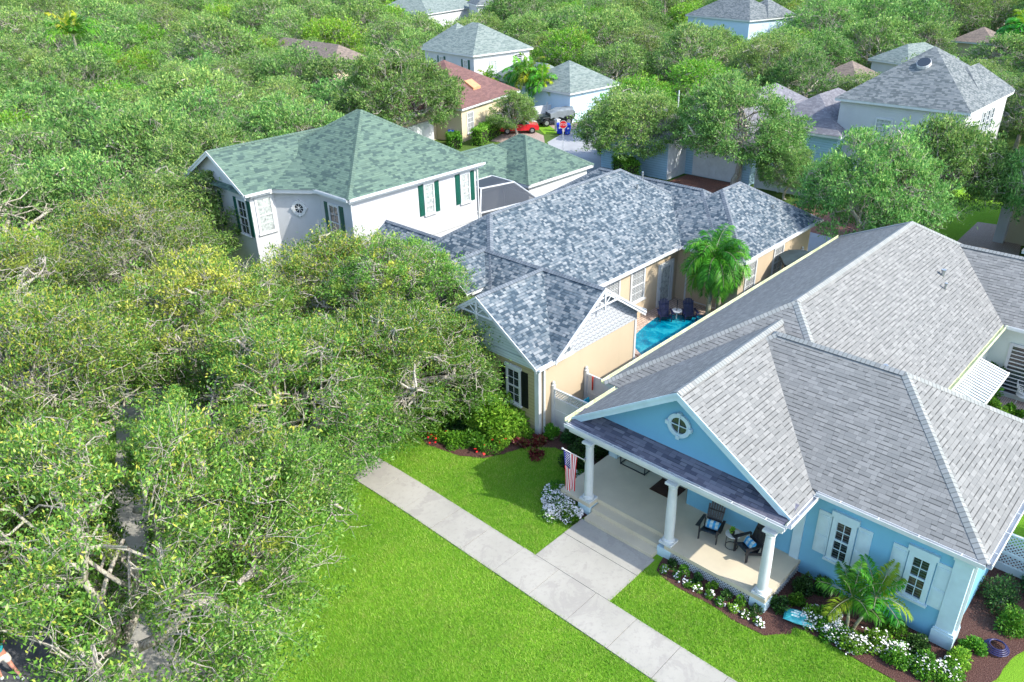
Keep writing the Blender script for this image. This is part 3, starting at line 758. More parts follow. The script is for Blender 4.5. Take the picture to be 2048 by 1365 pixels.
# fretwork brackets in the two gables
for ax in (0, 1):
    br = MB()
    if ax == 0: c0, pk, xo = 21.35, 5.50, 19.99
    else: c0, pk, xo = 24.1, 5.49, 17.92
    P = (lambda a, z_: (xo, a, z_)) if ax == 0 else (lambda a, z_: (a, xo, z_))
    br.beam(P(c0, pk-.95), P(c0, pk-.1), .07, .07)
    br.beam(P(c0-.95, pk-.72), P(c0+.95, pk-.72), .06, .05)
    prev = None
    for sg in (-1, 1):
        prev = None
        for t in range(7):
            an = t/6*math.pi/2; p_ = P(c0+sg*(.08+.72*math.sin(an)), pk-.78+.48*(math.cos(an))*.9-.1*0)
            if prev: br.beam(prev, p_, .035, .04)
            prev = p_
        br.beam(P(c0+sg*.05, pk-.7), P(c0+sg*.42, pk-.4), .03, .04)
    br.build('gable_bracket', M['trim'], be)
wl.box(20.40, 24, 18.30, 24.3, 0, 3.35); wl.box(21.4, 26.95, 18.303, 25, 0, 3.36); wl.box(21.3, 40.6, 21.8, 30.6, 0, 3.2); wl.box(21.85, 24.6, 23.8, 26.2, 0, 4.4)
wl.box(35.9, 41.8, 19.4, 32.6, 0, 3.22); wl.box(35.85, 44.15, 18.0, 24.5, 0, 3.18); wl.box(22.7, 26.8, 26.9, 32.8, 0, 3.25)
wl.box(33.4, 35.9, 21.82, 22.6, 0, 3.1)
wl.build('wall', M['wall_beige'], be)
MB().box(20.37, 20.398, 18.5, 24.28, 0, 3.03).build('front_siding', M['sid_olive'], be)
MB().box(20.34, 20.5, 18.27, 18.5, 0, 3.2).build('corner_board', M['trim'], be); MB().box(26.88, 27.0, 18.26, 18.4, 0, 3.2).build('corner_board', M['trim'], be)
for (p, q, o_, z_) in (((20.05, 18.08), (22.15, 18.08), (0, -1), 3.38), ((27.3, 21.4), (35.5, 21.4), (0, -1), 3.34), ((35.5, 17.65), (35.5, 21.3), (-1, 0), 3.33), ((35.5, 17.65), (44.6, 17.65), (0, -1), 3.33), ((27.2, 18.0), (27.2, 21.3), (1, 0), 3.42)):
    G_ = MB(); gutter(G_, p, q, o_, z_); G_.build('gutter', M['trim'], be)
downspout(be, 20.62, 18.22, 3.2, M['trim'])
window(be, FX(20.37, 19.98, 1.12), .62, 1.5, M['dblind'], M['trim'], 2, 4, fw=.1, header=.14, shut=M['shut_black'], shw=.36)
window(be, FX(20.37, 22.9, 1.12), .62, 1.5, M['dblind'], M['trim'], 2, 4, fw=.1, header=.14, shut=M['shut_black'], shw=.36)
window(be, FY(29.3, 21.8, 1.1), 1.1, 1.75, M['blind'], M['trim'], 3, 4, fw=.1)
window(be, FY(31.55, 21.8, 1.15), 1.05, 1.7, M['blind'], M['trim'], 3, 4, fw=.12)
F = FY(34.1, 21.79, .05)
dr = MB(); dr.lbox(F, -.14, 0, 0, .07, 0, 2.5); dr.lbox(F, 1.2, 1.34, 0, .07, 0, 2.5); dr.lbox(F, 0, 1.2, 0, .07, 2.36, 2.5); dr.lbox(F, 0, .17, .0, .05, 0, 2.36); dr.lbox(F, 1.03, 1.2, 0, .05, 0, 2.36); dr.lbox(F, .17, 1.03, 0, .05, 0, .25); dr.lbox(F, .17, 1.03, 0, .05, 2.2, 2.36)
dro = dr.build('patio_door', M['trim'], be); MB().lbox(F, .172, 1.028, .004, .02, .252, 2.198).build('pane', M['curtain'], dro)
MB().lbox(F, .07, .1, .05, .1, 1.0, 1.14).build('handle', M['metal'], dro)
window(be, FX(35.9, 21.1, .15), 1.9, 2.2, M['blind'], M['trim'], 4, 1, fw=.1, sill=False, meeting=False, name='patio_doors', mw=.06)
window(be, FY(36.6, 18.0, 1.0), .95, 1.75, M['blind'], M['trim'], 2, 4, fw=.12, header=.15)
window(be, FY(39.7, 18.0, 1.0), .95, 1.75, M['blind'], M['trim'], 2, 4, fw=.12, header=.15)
for (x_, y_) in ((36.1, 24.9), (37.3, 25.4), (41.5, 19.3)):
    v_ = MB(); zz = min(3.32+.68*(y_-21.4), 6.5) if y_ > 22 else 3.3+.66*(y_-17.65)
    v_.tube([(x_, y_, zz-.1), (x_, y_, zz+.3)], .055, 8); v_.build('roof_vent', M['metal'], be)

# ================================================================ WHITE HOUSE WITH THE GREEN ROOF
wh = thing('white_two_storey_house', 'white two-storey house with green shingle roof, dark green shutters and a round window', 'house', (28, 40, 0))
rf = MB(); cp = MB(); tr = MB(); wl = MB()
hip(rf, cp, 23.7, 34.0, 35.0, 45.6, 6.0, .655, 'y')
hip(rf, cp, 20.45, 28.5, 40.2, 47.3, 6.0, .545, 'x', 'gg')
A_, B_, T_ = Vector((22.1, 40.2, 6.0)), Vector((23.7, 38.1, 6.0)), Vector((25.6, 42.2, 7.12))
rf.poly([A_-Vector((0, .0, 0)), B_, T_+Vector((0, 0, .06))], [(0, 0), (2.6, 0), (1.3, 3.9)])
roof = rf.build('roof', M['sh_green'], wh); cp.build('ridge_cap', M['sh_green_cap'], roof)
fascia(tr, 23.7, 34, 35, 45.6, 6.0, 0, h=.26); fascia(tr, 20.45, 28, 40.2, 47.3, 6.0, 1, (.35, 0, 0, 0), h=.26)
q = [(22.15, 40.3), (23.75, 38.2), (25.2, 38.6), (25.2, 41.0), (22.6, 41.0)]
tr.v += []
n0 = q; 
for i in range(5):
    j = (i+1) % 5; tr.poly([(n0[i][0], n0[i][1], 5.74), (n0[j][0], n0[j][1], 5.74), (n0[j][0], n0[j][1], 5.985), (n0[i][0], n0[i][1], 5.985)])
tr.poly([(a, b, 5.742) for a, b in n0][::-1]); tr.poly([(a, b, 5.983) for a, b in n0])
tr.build('soffit', M['trim'], wh)
gt = MB(); gw = MB(); gable(gt, gw, 20.85, 20.45, 40.2, 47.3, 6.0, .545, -1, bw=.25); gt.build('rake_board', M['trim'], wh); gw.build('gable_wall', M['wall_palewhite'], wh)
pr = MB(); pr.poly([(20.42, 40.4, 5.98), (20.86, 40.4, 6.14), (20.86, 47.1, 6.14), (20.42, 47.1, 5.98)][::-1], [(0, 0), (0, .6), (6.7, .6), (6.7, 0)][::-1]); pr.build('pent_roof', M['sh_green'], wh)
wl.box(24.1, 33.6, 35.35, 45.2, 0, 5.8); wl.box(20.9, 26, 40.55, 46.95, 0, 5.79)
cw = [(22.45, 40.56), (24.1, 38.4), (24.2, 38.4), (24.2, 41), (22.6, 41)]
wl.poly([(cw[0][0], cw[0][1], 0), (cw[1][0], cw[1][1], 0), (cw[1][0], cw[1][1], 5.8), (cw[0][0], cw[0][1], 5.8)])
wl.build('wall', M['wall_palewhite'], wh)
MB().box(24.05, 33.65, 35.30, 35.349, 2.35, 2.6).build('band', M['trim'], wh)
for (p, q_, o_) in (((23.7, 35.0), (34, 35.0), (0, -1)), ((23.7, 35.0), (23.7, 38.1), (-1, 0)), ((20.45, 40.2), (22.1, 40.2), (0, -1))):
    G_ = MB(); gutter(G_, p, q_, o_, 6.02, False); G_.build('gutter', M['trim'], wh)
for x_ in (29.35, 32.3): window(wh, FY(x_, 35.35, 3.75), .62, 1.72, M['curtain'], M['trim'], 2, 4, fw=.1, shut=M['shut_green'], shw=.36, header=.08)
window(wh, FX(24.1, 37.5, 3.2), .8, 1.95, M['glass'], M['trim'], 2, 4, fw=.12, shut=M['shut_green'], shw=.36)
window(wh, FY(21.3, 40.55, 3.55), .85, 1.95, M['curtain'], M['trim'], 2, 4, fw=.13)
window(wh, FX(20.9, 41.9, 3.4), .8, 1.95, M['glass'], M['trim'], 2, 4, fw=.12, shut=M['shut_green'], shw=.36)
window(wh, FX(20.9, 45.2, 3.4), .8, 1.95, M['glass'], M['trim'], 2, 4, fw=.12, shut=M['shut_green'], shw=.36)
dn = Vector((38.4-40.56, -(24.1-22.45), 0)).normalized(); dn = Vector((-(40.56-38.4), -(24.1-22.45), 0)).normalized(); da = Vector((24.1-22.45, 38.4-40.56, 0)).normalized()
cen = Vector((22.45, 40.56, 4.75)).lerp(Vector((24.1, 38.4, 4.75)), .52)
rw = MB(); rw.ring(cen, da, dn, .42, .46, .62, .005, .08)
for k_ in range(8):
    t = k_*math.pi/4; d_ = da*math.cos(t)*.27+Vector((0, 0, math.sin(t)*.3)); rw.beam(cen+dn*.035, cen+dn*.035+d_, .025, .03, dn)
for k_ in range(4):
    t = k_*math.pi/2; c_ = cen+da*math.cos(t)*.42+Vector((0, 0, math.sin(t)*.46))
    rw.hexa([c_+da*a+dn*b+Vector((0, 0, z_)) for z_ in (-.06, .06) for a, b in ((-.06, .01), (.06, .01), (.06, .1), (-.06, .1))])
rwo = rw.build('round_window', M['trim'], wh)
gl = MB(); gl.poly([cen+dn*.02+da*math.cos(t*math.pi/14)*.29+Vector((0, 0, math.sin(t*math.pi/14)*.31)) for t in range(28)]); gl.build('pane', M['glass'], rwo)
downspout(wh, 24.0, 35.25, 5.8, M['trim']); downspout(wh, 33.65, 35.27, 5.8, M['trim'])

# green-roofed garage and the screened cage between
gg = thing('green_roof_garage', 'low white garage with green hipped shingle roof behind the screened cage', 'garage', (42, 39, 0))
rf = MB(); cp = MB(); tr = MB(); wl = MB()
hip(rf, cp, 38.9, 46.1, 35.75, 43.5, 3.3, .63, 'y'); hip(rf, cp, 34.6, 43, 37.9, 43.2, 3.31, .70, 'x', 'gh')
roof = rf.build('roof', M['sh_green'], gg); cp.build('ridge_cap', M['sh_green_cap'], roof)
fascia(tr, 38.9, 46.1, 35.75, 43.5, 3.3, 0, h=.24); fascia(tr, 34.6, 43, 37.9, 43.2, 3.31, 1, h=.2); tr.build('soffit', M['trim'], gg)
wl.box(39.3, 45.7, 36.1, 43.1, 0, 3.1); wl.box(34.9, 42.5, 38.3, 42.8, 0, 3.13); wl.build('wall', M['wall_palewhite'], gg)
k = NT('insect_screen', 0.6, 0.2)
tb = k.n("BsdfTransparent"); mx = k.n("MixShader"); mx.inputs[0].default_value = 0.8
k.color((0.05, 0.06, 0.075)); k.l(tb.outputs[0], mx.inputs[1]); k.l(k.b.outputs[0], mx.inputs[2]); k.l(mx.outputs[0], k.t.nodes["Material Output"].inputs[0]); M['screen'] = k.m
cg = thing('pool_screen_cage', 'white-framed insect screen cage between the green-roofed house and its garage', 'screen enclosure', (36.3, 36.8, 0))
m1 = MB(); m2 = MB()
pts = {'a': (34.0, 35.5, 2.6), 'b': (38.7, 34.7, 2.6), 'c': (38.9, 38.1, 2.9), 'd': (34.0, 38.1, 2.9), 'e': (35.2, 36.6, 3.75), 'f': (37.7, 36.0, 3.75), 'g': (37.7, 38.1, 3.8), 'h': (35.2, 38.1, 3.8)}
for a, b in (('a','b'),('b','c'),('a','d'),('e','f'),('f','g'),('e','h'),('a','e'),('b','f'),('c','g'),('d','h'),('g','h'),('c','d')): m1.beam(pts[a], pts[b], .08, .08)
for a in 'abcd': m1.beam((pts[a][0], pts[a][1], 0), pts[a], .08, .08)
for x_ in (35.5, 37.1): m1.beam((x_, 35.5-.17*(x_-34), 0), (x_, 35.5-.17*(x_-34), 2.6), .06, .06, (0, 1, 0))
for q_ in (('a','b','f','e'), ('e','f','g','h'), ('b','c','g','f'), ('a','e','h','d')): m2.poly([pts[i] for i in q_])
m2.poly([(34.0, 35.5, 0), (38.7, 34.7, 0), pts['b'], pts['a']])
m1.build('frame', M['trim'], cg); m2.build('screen', M['screen'], cg)

# ================================================================ HOUSES BEHIND
def back_house(name, label, loc, rz, wings, wallm, roofm, capm=None, wins=(), trim='trim', oh=.4, dirt=None, cat='house'):
    h = thing(name, label, cat, loc, R(rz), local=True)
    rf = MB(); cp = MB(); tr = MB(); wl = MB(); g1 = MB(); g2 = MB()
    for i, wg in enumerate(wings):
        x0, x1, y0, y1, z, s, ax, e = wg[:8]
        hip(rf, cp, x0, x1, y0, y1, z+i*.004, s, ax, e)
        gx = [0, 0, 0, 0]
        for q_, ch in enumerate(e):
            if ch == 'g':
                gx[(0 if ax == 'x' else 2)+q_] = oh
                if len(wg) < 9: continue
                end = (x0 if q_ == 0 else x1) if ax == 'x' else (y0 if q_ == 0 else y1)
                d = -1 if q_ == 0 else 1
                a, b = (y0, y1) if ax == 'x' else (x0, x1)
                gable(g1, g2, end-d*oh, end, a, b, z, s, d, ax, bw=.2)
        fascia(tr, x0, x1, y0, y1, z, i, gx, h=.22)
        wl.box(x0+oh+i*.004, x1-oh-i*.004, y0+oh+i*.004, y1-oh-i*.004, 0, z-.2-i*.004)
    r_o = rf.build('roof', roofm, h)
    if capm: cp.build('ridge_cap', capm, r_o)
    tr.build('fascia', M[trim], h); wl.build('wall', wallm, h)
    if g1.v: g1.build('rake_board', M[trim], h); g2.build('gable_wall', wallm, h)
    for wn in wins:
        fr, a, b, z, w_, h_, shut = wn[:7]
        F = FX(a, b, z) if fr == 'x' else FY(a, b, z)
        window(h, F, w_, h_, wn[7] if len(wn) > 7 else M['curtain'], M[trim], 2, 4, fw=.12, depth=.07, shut=shut, shw=.35, mw=.04)
    return h
rh = back_house('red_roof_house', 'cream single-storey house with faded red shingle roof and a skylight', (54.2, 58.6, 0), 13,
    [(0, 11.6, 0, 12, 3.4, .6, 'x', 'hh'), (-7, 4, 3.2, 13, 3.5, .62, 'x', 'hh'), (1.5, 9.5, 6, 18, 3.4, .7, 'y', 'hh')], M['wall_cream'], M['sh_red'], None,
    [('y', 1.4, .4, .75, 1.0, 1.9, None, M['blind']), ('y', 8.6, .4, .9, .9, 1.6, None), ('x', -6.6, 9, .9, 1, 1.6, None)])
sk = MB(); sk.hexa([(4.6, 1.6, 4.35), (6.0, 1.6, 4.35), (6.0, 2.7, 5.0), (4.6, 2.7, 5.0), (4.6, 1.6, 4.6), (6.0, 1.6, 4.6), (6.0, 2.7, 5.25), (4.6, 2.7, 5.25)])
sk.build('skylight', plain('orange_skylight_cover', (.55, .26, .13), .6), rh)
MB().box(-6.5, -1, 2.9, 3.2, 0.02, 2.3).build('garage_door', M['trim'], rh)
back_house('white_green_shutter_house', 'far white two-storey house with pale green-grey hipped roof and green shutters', (68.0, 71.2, 0), -6.4,
    [(0, 9.6, 0, 11.0, 6.0, .62, 'y', 'hh'), (2.0, 9.0, 7, 13.5, 6.0, .75, 'y', 'hh')], M['wall_palewhite'], M['sh_pale'], None,
    [('x', .4, 2.4, 3.6, .7, 1.6, M['shut_green']), ('x', .4, 7.4, 3.6, .7, 1.6, M['shut_green']), ('y', 2.9, .4, 3.0, .9, 2.0, None), ('y', 6.7, .4, 4.6, 1.2, .8, None, M['glass'])])
back_house('pale_roof_garage', 'low white garage with pale green-grey hipped roof beside the far white house', (67.6, 55.9, 0), -4,
    [(0, 8.4, 0, 8.4, 3.3, .62, 'y', 'hh'), (1.5, 7, 5, 15, 3.3, .7, 'y', 'hh')], M['wall_lav'], M['sh_pale'], None, [])
rb = back_house('pale_blue_two_storey_house', 'white two-storey house at the right with dark grey hipped roof and oval roof light', (66.8, 16.6, 0), 0,
    [(0, 11.5, 0, 10.4, 6.05, .66, 'y', 'hh'), (4.2, 12.4, .15, 5.4, 6.05, .85, 'x', 'hh')], M['wall_palewhite'], M['sh_slate'], None,
    [('x', .4, 6.8, 3.6, 1.1, 1.1, None), ('x', .4, 3.0, 2.8, 1.4, 1.7, None), ('y', 5.0, .4, 3.6, .6, 1.6, None, M['glass']), ('y', 6.2, .4, 3.6, .6, 1.6, None, M['glass']), ('y', 7.4, .4, 3.6, .6, 1.6, None, M['glass'])])
ov = MB(); ov.tube([(3.9, 5.2, 8.6), (3.72, 5.2, 8.86)], .5, 16); ov.build('roof_light', M['glass'], rb)
ov = MB(); ov.tube([(3.9, 5.2, 8.6), (3.745, 5.2, 8.83)], .545, 16); ov.build('roof_light_rim', M['trim'], rb)
pbh = back_house('pale_blue_garage_house', 'light blue clapboard house with weathered grey roof and white double garage door', (55.4, 28.9, 0), 0,
    [(2.7, 18.5, .2, 9.0, 3.35, .66, 'x', 'hh'), (0, 6.2, 6.3, 14, 3.3, .66, 'y', 'hh'), (10, 22, -3.5, 4.6, 3.3, .6, 'x', 'hh'), (12.5, 17.5, 6, 12, 3.3, .7, 'y', 'hg', 1)],
    M['sid_blue'], M['sh_lav'], None, [('y', 8.6, .6, .9, .5, 1.9, None, M['glass']), ('y', 12.6, -3.1, 1.0, .6, 1.8, None, M['glass'])])
gd = MB(); F = FX(3.1, 5.9, 0.05)
gd.lbox(F, 0, 4.6, 0, .05, 0, 2.35)
for k_ in range(4):
    for j_ in range(8): gd.lbox(F, .1+j_*.56, .1+j_*.56+.46, .05, .065, .1+k_*.57, .1+k_*.57+.45)
gd.build('garage_door', M['trim'], pbh)
MB().box(.36, 3.1, 6.64, 6.69, 0.02, 3.05).build('white_return_wall', plain('white_siding_paint', (.72, .76, .80), .6), pbh).name = 'return_wall'
for nm, lb, loc, rz, wings, wm, rm in (
    ('brown_roof_house', 'brown-roofed house half buried in the tree tops at the upper left', (59, 87.5, 0), -3, [(0, 8, 0, 22, 4.0, .6, 'y', 'hh')], 'wall_cream', 'sh_tan'),
    ('pale_roof_house', 'house with pale green roof at the top edge, above the far white house', (107, 124, 0), 15, [(0, 20, 0, 14, 5.5, .5, 'x', 'hh')], 'wall_palewhite', 'sh_pale'),
    ('grey_roof_house', 'house with blue-grey roof at the top edge, right of the pale green one', (117, 121, 0), -30, [(0, 10, 0, 8, 6.5, .7, 'y', 'hh')], 'wall_palewhite', 'sh_slate'),
    ('slate_roof_house', 'two-storey house with slate roof and small dormer at the top edge right of centre', (118, 62.5, 0), -14, [(0, 9, 0, 14, 6.3, .6, 'y', 'hh'), (4, 11, 0, 7, 6.35, .72, 'x', 'hh')], 'wall_lav', 'sh_slate'),
    ('tan_roof_house', 'low house with tan roof peeking between trees at the upper right', (93.5, 35.5, 0), -8, [(0, 6, 0, 5.5, 3.0, .6, 'y', 'hh')], 'wall_cream', 'sh_tan'),
    ('teal_grey_roof_house', 'house with blue-grey roof slope behind the tan-roofed one', (103, 33.5, 0), -20, [(0, 9, 0, 6, 4.0, .6, 'x', 'hh')], 'wall_palewhite', 'sh_pale'),
    ('salmon_roof_house', 'house with salmon roof peak near the top right corner', (128, 31, 0), -6, [(0, 6, 0, 6, 4.0, .6, 'y', 'hh')], 'wall_cream', 'sh_tan'),
    ('whitish_roof_house', 'house with long whitish roof at the top right corner', (130, 20, 0), 12, [(0, 20, 0, 9, 5.0, .55, 'x', 'hh')], 'wall_palewhite', 'sh_grey')):
    back_house(nm, lb, loc, rz, wings, M[wm], M[rm])
# cream house with white pier at the far right, and low garage roof in front of it
ch = thing('cream_house', 'cream stucco house with a broad white corner pier at the right edge', 'house', (57.4, 4.6, 0), 0, local=True)
wl = MB(); wl.box(0, 9, -10, 6.4, 0, 4.2); wl.build('wall', M['wall_cream'], ch)
wl = MB(); wl.box(-.5, .0, 5.9, 6.5, 0, 4.2); wl.build('corner_pier', M['wall_palewhite'], ch)
rf = MB(); hip(rf, None, -.7, 9.7, -10.7, 7.0, 4.35, .5, 'y'); rf.build('roof', M['sh_lav'], ch); tr = MB(); fascia(tr, -.7, 9.7, -10.7, 7, 4.35); tr.build('fascia', M['trim'], ch)
gr = thing('grey_roof_garage', 'low garage with light grey roof at the right edge behind the blue house', 'garage', (48, -6.9, 0), 0, local=True)
rf = MB(); hip(rf, None, 0, 8.5, 0, 14.8, 2.75, .5, 'y', 'hh'); rf.build('roof', M['sh_grey'], gr); tr = MB(); fascia(tr, 0, 8.5, 0, 14.8, 2.75); tr.build('fascia', M['trim'], gr)
wl = MB(); wl.box(.4, 8.1, .4, 14.4, 0, 2.6); wl.build('wall', M['wall_lav'], gr)

# ================================================================ FENCES
def panel_fence(name, label, p, q, hgt, lat=0.0, posts=(0, 1), mat='trim', group=None, cat='fence', step=2.2):
    p = Vector((p[0], p[1], 0)); q = Vector((q[0], q[1], 0)); L = (q-p).length; a = (q-p)/L; n = Vector((-a.y, a.x, 0))
    t = thing(name, label, cat, p, 0, group)
    F = (tuple(p), tuple(a), tuple(n))
    m = MB(); m.lbox(F, 0.06, L-.06, -.02, .02, .08, hgt-lat-.1); m.lbox(F, .06, L-.06, -.04, .04, .04, .18); m.lbox(F, .06, L-.06, -.041, .041, hgt-lat-.12, hgt-lat)
    m.lbox(F, .06, L-.06, -.035, .035, hgt*.45, hgt*.45+.1) 
    if lat: m.lbox(F, .06, L-.06, -.04, .04, hgt-.06, hgt)
    m.build('panel', M[mat], t)
    if lat:
        m = MB(); lattice(m, F, L, hgt-lat, hgt-.06, .13, .035, -.01, .012); m.build('lattice', M[mat], t)
    k = 0.0
    while k <= L+.01:
        m = MB(); m.lbox(F, k-.065, k+.065, -.066, .066, 0, hgt+.12)
        c_ = p+a*k; m.lathe([(.095, hgt+.12), (.095, hgt+.15), (.05, hgt+.19), (.075, hgt+.25), (.05, hgt+.31), (.012, hgt+.33)], c_.x, c_.y, 8)
        m.build('post', M[mat], t)
        k += L/max(1, round(L/step))
    return t
panel_fence('lattice_fence', 'white lattice-topped vinyl fence between the beige and the blue house', (21.2, 18.22), (21.2, 15.2), 1.95, .42)
panel_fence('vinyl_gate', 'white vinyl gate with red handle bar behind the lattice-topped fence', (23.35, 18.22), (23.35, 15.2), 1.75, 0, cat='gate')
rd = MB(); rd.tube([(23.26, 17.8, 1.1), (23.26, 17.8, 1.75)], .035, 8); solo('bar_lever', rd, plain('red_paint', (.5, .05, .03), .5), 'red hanging tool on the white vinyl gate', 'tool')
panel_fence('court_fence', 'white vinyl fence at the far end of the pool court', (43.2, 17.9), (43.2, 15.7), 1.6)
panel_fence('drive_fence', 'white vinyl fence beside the clapboard garage, in front of the long hedge', (58.4, 28.9), (58.6, 21.0), 1.9, .35)
panel_fence('car_fence', 'white picket-post fence behind the jeep and the red car', (63.2, 60.4), (70.0, 58.8), 1.7)
panel_fence('right_lattice', 'white lattice fence in the shade past the corner of the blue house', (24.5, 2.35), (24.5, -1.8), 1.5, 1.2)

# ================================================================ FURNITURE
def adirondack(name, label, loc, rz, mat, group):
    t = thing(name, label, 'chair', loc, rz, group, local=True)      # faces local -y
    m = MB()
    for i in range(6): y_ = -.30+i*.088; z_ = .37-.19*(i/5.0); m.hexa([(-.26, y_, z_), (.26, y_, z_), (.26, y_+.075, z_-.03), (-.26, y_+.075, z_-.03), (-.26, y_, z_+.02), (.26, y_, z_+.02), (.26, y_+.075, z_-.01), (-.26, y_+.075, z_-.01)])
    m.build('seat', mat, t)
    m = MB()
    n_ = 7
    for i in range(n_):
        u = (i-3)/3.0; x_ = u*.255; top = .78+.22*math.sqrt(max(0, 1-u*u*.85)); fan = u*.05
        b0 = Vector((x_*.82, .17, .17)); L = top
        d = Vector((fan, .42, .92)).normalized()
        m.beam(b0, b0+d*L*.98, .072, .018, (0, 1, 0))
    m.beam((-.24, .33, .50), (.24, .33, .50), .03, .05); m.beam((-.27, .45, .78), (.27, .45, .78), .03, .05)
    m.build('backrest', mat, t)
    for s_ in (-1, 1):
        a_ = MB(); a_.hexa([(s_*.36-.07, -.36, .555), (s_*.36+.07, -.36, .555), (s_*.34+.045, .34, .535), (s_*.34-.045, .34, .535), (s_*.36-.07, -.36, .58), (s_*.36+.07, -.36, .58), (s_*.34+.045, .34, .56), (s_*.34-.045, .34, .56)])
        a_.build('armrest', mat, t)
        a_ = MB(); a_.beam((s_*.30, -.28, 0), (s_*.30, -.28, .555), .09, .03, (1, 0, 0)); a_.build('leg', mat, t)
        a_ = MB(); a_.beam((s_*.27, -.32, .36), (s_*.27, .5, .04), .025, .1); a_.beam((s_*.30, .30, .15), (s_*.30, .30, .535), .05, .03, (1, 0, 0)); a_.build('leg', mat, t)
    return t
adirondack('adirondack_chair', 'black slatted garden chair on the porch, nearer the front door', (19.15, 9.55, .5), R(-78), M['black_l'], None)
adirondack('adirondack_chair', 'black slatted garden chair on the porch, angled beside the right column', (19.2, 8.2, .5), R(-115), M['black_l'], None)
adirondack('adirondack_chair', 'navy garden chair standing in the pool shallows, left of the small table', (33.0, 20.55, -.02), R(-45), M['navy'], None)
adirondack('adirondack_chair', 'navy garden chair standing in the pool shallows, right of the small table by the palm', (33.9, 19.6, -.02), R(-45), M['navy'], None)
k = NT('blue_plaid_fabric', 0.9, 0.1)
sp = k.n("SeparateXYZ"); k.l(k.obj(), sp.inputs[0])
fa = k.math('LESS_THAN', k.math('FRACT', k.math('MULTIPLY', sp.outputs[0], 5.5)), 0.45); fb = k.math('LESS_THAN', k.math('FRACT', k.math('MULTIPLY', sp.outputs[2], 6.5)), 0.45)
c1 = k.mix(fa, (.55, .66, .66), (.05, .30, .62)); k.color(k.mix(k.math('MULTIPLY', fb, .55), c1, (.10, .42, .65))); M['plaid'] = k.m
def pillow(label, loc, rz):
    m = MB(); nx, nz = 12, 8
    def P(i, j, s_):
        u = i/nx*2-1; v = j/nz*2-1
        return (u*.25*(1-.05*v*v), s_*.075*math.sqrt(max(0, (1-u**4)*(1-v**4))), v*.15*(1-.05*u*u)+.15)
    for s_ in (-1, 1):
        for i in range(nx):
            for j in range(nz): m.poly([P(i, j, s_), P(i+1, j, s_), P(i+1, j+1, s_), P(i, j+1, s_)])
    o = m.build('plaid_pillow', M['plaid'], None, smooth=True); o.location = loc; o.rotation_euler = (R(-28), 0, rz)
    tag(o, label, 'pillow')
pillow('blue and white plaid pillow on the porch chair nearer the front door', (19.22, 9.54, .76), R(-78))
pillow('blue and white plaid pillow on the porch chair by the right column', (19.25, 8.25, .76), R(-115))
def side_table(label, x, y, z):
    t = thing('side_table', label, 'table', (x, y, z))
    MB().lathe([(.23, .50), (.24, .51), (.24, .525), (.23, .53)], x, y, 24, z).build('table_top', M['trim'], t)
    m = MB()
    for k_ in range(3):
        a = k_*2.094; m.tube([(x+.19*math.cos(a), y+.19*math.sin(a), z), (x+.19*math.cos(a), y+.19*math.sin(a), z+.5)], .011, 6)
    for zz in (.015, .47): m.tube([(x+.2*math.cos(q*.3142), y+.2*math.sin(q*.3142), z+zz) for q in range(21)], .011, 6, False)
    m.build('frame', M['black'], t); return t
side_table('small round white-topped side table between the porch chairs', 19.2, 8.78, .5)
t = thing('pool_table', 'small white table standing in the water between the navy chairs', 'table', (33.5, 20.15, 0)); 
MB().lathe([(.28, .50), (.29, .52), (.28, .54)], 33.5, 20.15, 16).build('table_top', M['trim'], t); MB().tube([(33.5, 20.15, -.05), (33.5, 20.15, .5)], .03, 8).build('pole', M['trim'], t)
MB().tube([(33.5, 20.15, .54), (33.5, 20.15, 1.15)], .022, 6).build('finial', M['black'], t)
# console frame, doormat, grill, umbrella, office chair, wicker chair
m = MB()
for (x_, y_) in ((20.45, 14.2), (20.8, 14.2), (20.45, 13.1), (20.8, 13.1)): m.beam((x_, y_, .5), (x_, y_, 1.3), .03, .03, (0, 1, 0))
for z_ in (.53, 1.3):
    m.beam((20.45, 14.2, z_), (20.45, 13.1, z_), .03, .03); m.beam((20.8, 14.2, z_), (20.8, 13.1, z_), .03, .03); m.beam((20.45, 14.2, z_), (20.8, 14.2, z_), .03, .03); m.beam((20.45, 13.1, z_), (20.8, 13.1, z_), .03, .03)
solo('console_frame', m, M['black'], 'thin black metal console frame standing against the porch wall', 'table')
m = MB(); m.box(19.9, 20.75, 11.5, 12.5, .503, .52); solo('doormat', m, M['mat_brown'], 'dark brown doormat in front of the entrance recess', 'doormat')
g = thing('barbecue_grill', 'black barbecue grill on legs near the palm on the pool deck', 'grill', (36.9, 17.7, 0.02))
MB().box(36.6, 37.2, 17.45, 17.9, .75, 1.1).build('firebox', M['black'], g); m = MB(); m.tube([(36.62, 17.68, 1.12), (37.18, 17.68, 1.12)], .22, 12); m.build('lid', M['black'], g)
m = MB()
for (x_, y_) in ((36.65, 17.5), (37.15, 17.5), (36.65, 17.85), (37.15, 17.85)): m.beam((x_, y_, .02), (x_, y_, .75), .04, .04, (0, 1, 0))
m.build('leg', M['black'], g).name = 'leg_frame'
um = thing('garden_umbrella', 'large dark grey garden umbrella tilted behind the gutter of the blue house', 'umbrella', (40.4, 16.4, 0.02))
m = MB(); apex = Vector((40.6, 16.55, 2.75)); rim = []
for k_ in range(8):
    a = k_*math.pi/4+.39; rim.append(Vector((40.4+1.75*math.cos(a), 16.35+1.5*math.sin(a), 2.2+.25*math.sin(a)-.1*math.cos(a))))
for k_ in range(8):
    a, b = rim[k_], rim[(k_+1) % 8]; mid_ = (a+b)/2+Vector((0, 0, .06)); m.poly([apex, a, mid_]); m.poly([apex, mid_, b]); m.poly([a, a-Vector((0, 0, .14)), b-Vector((0, 0, .14)), b])
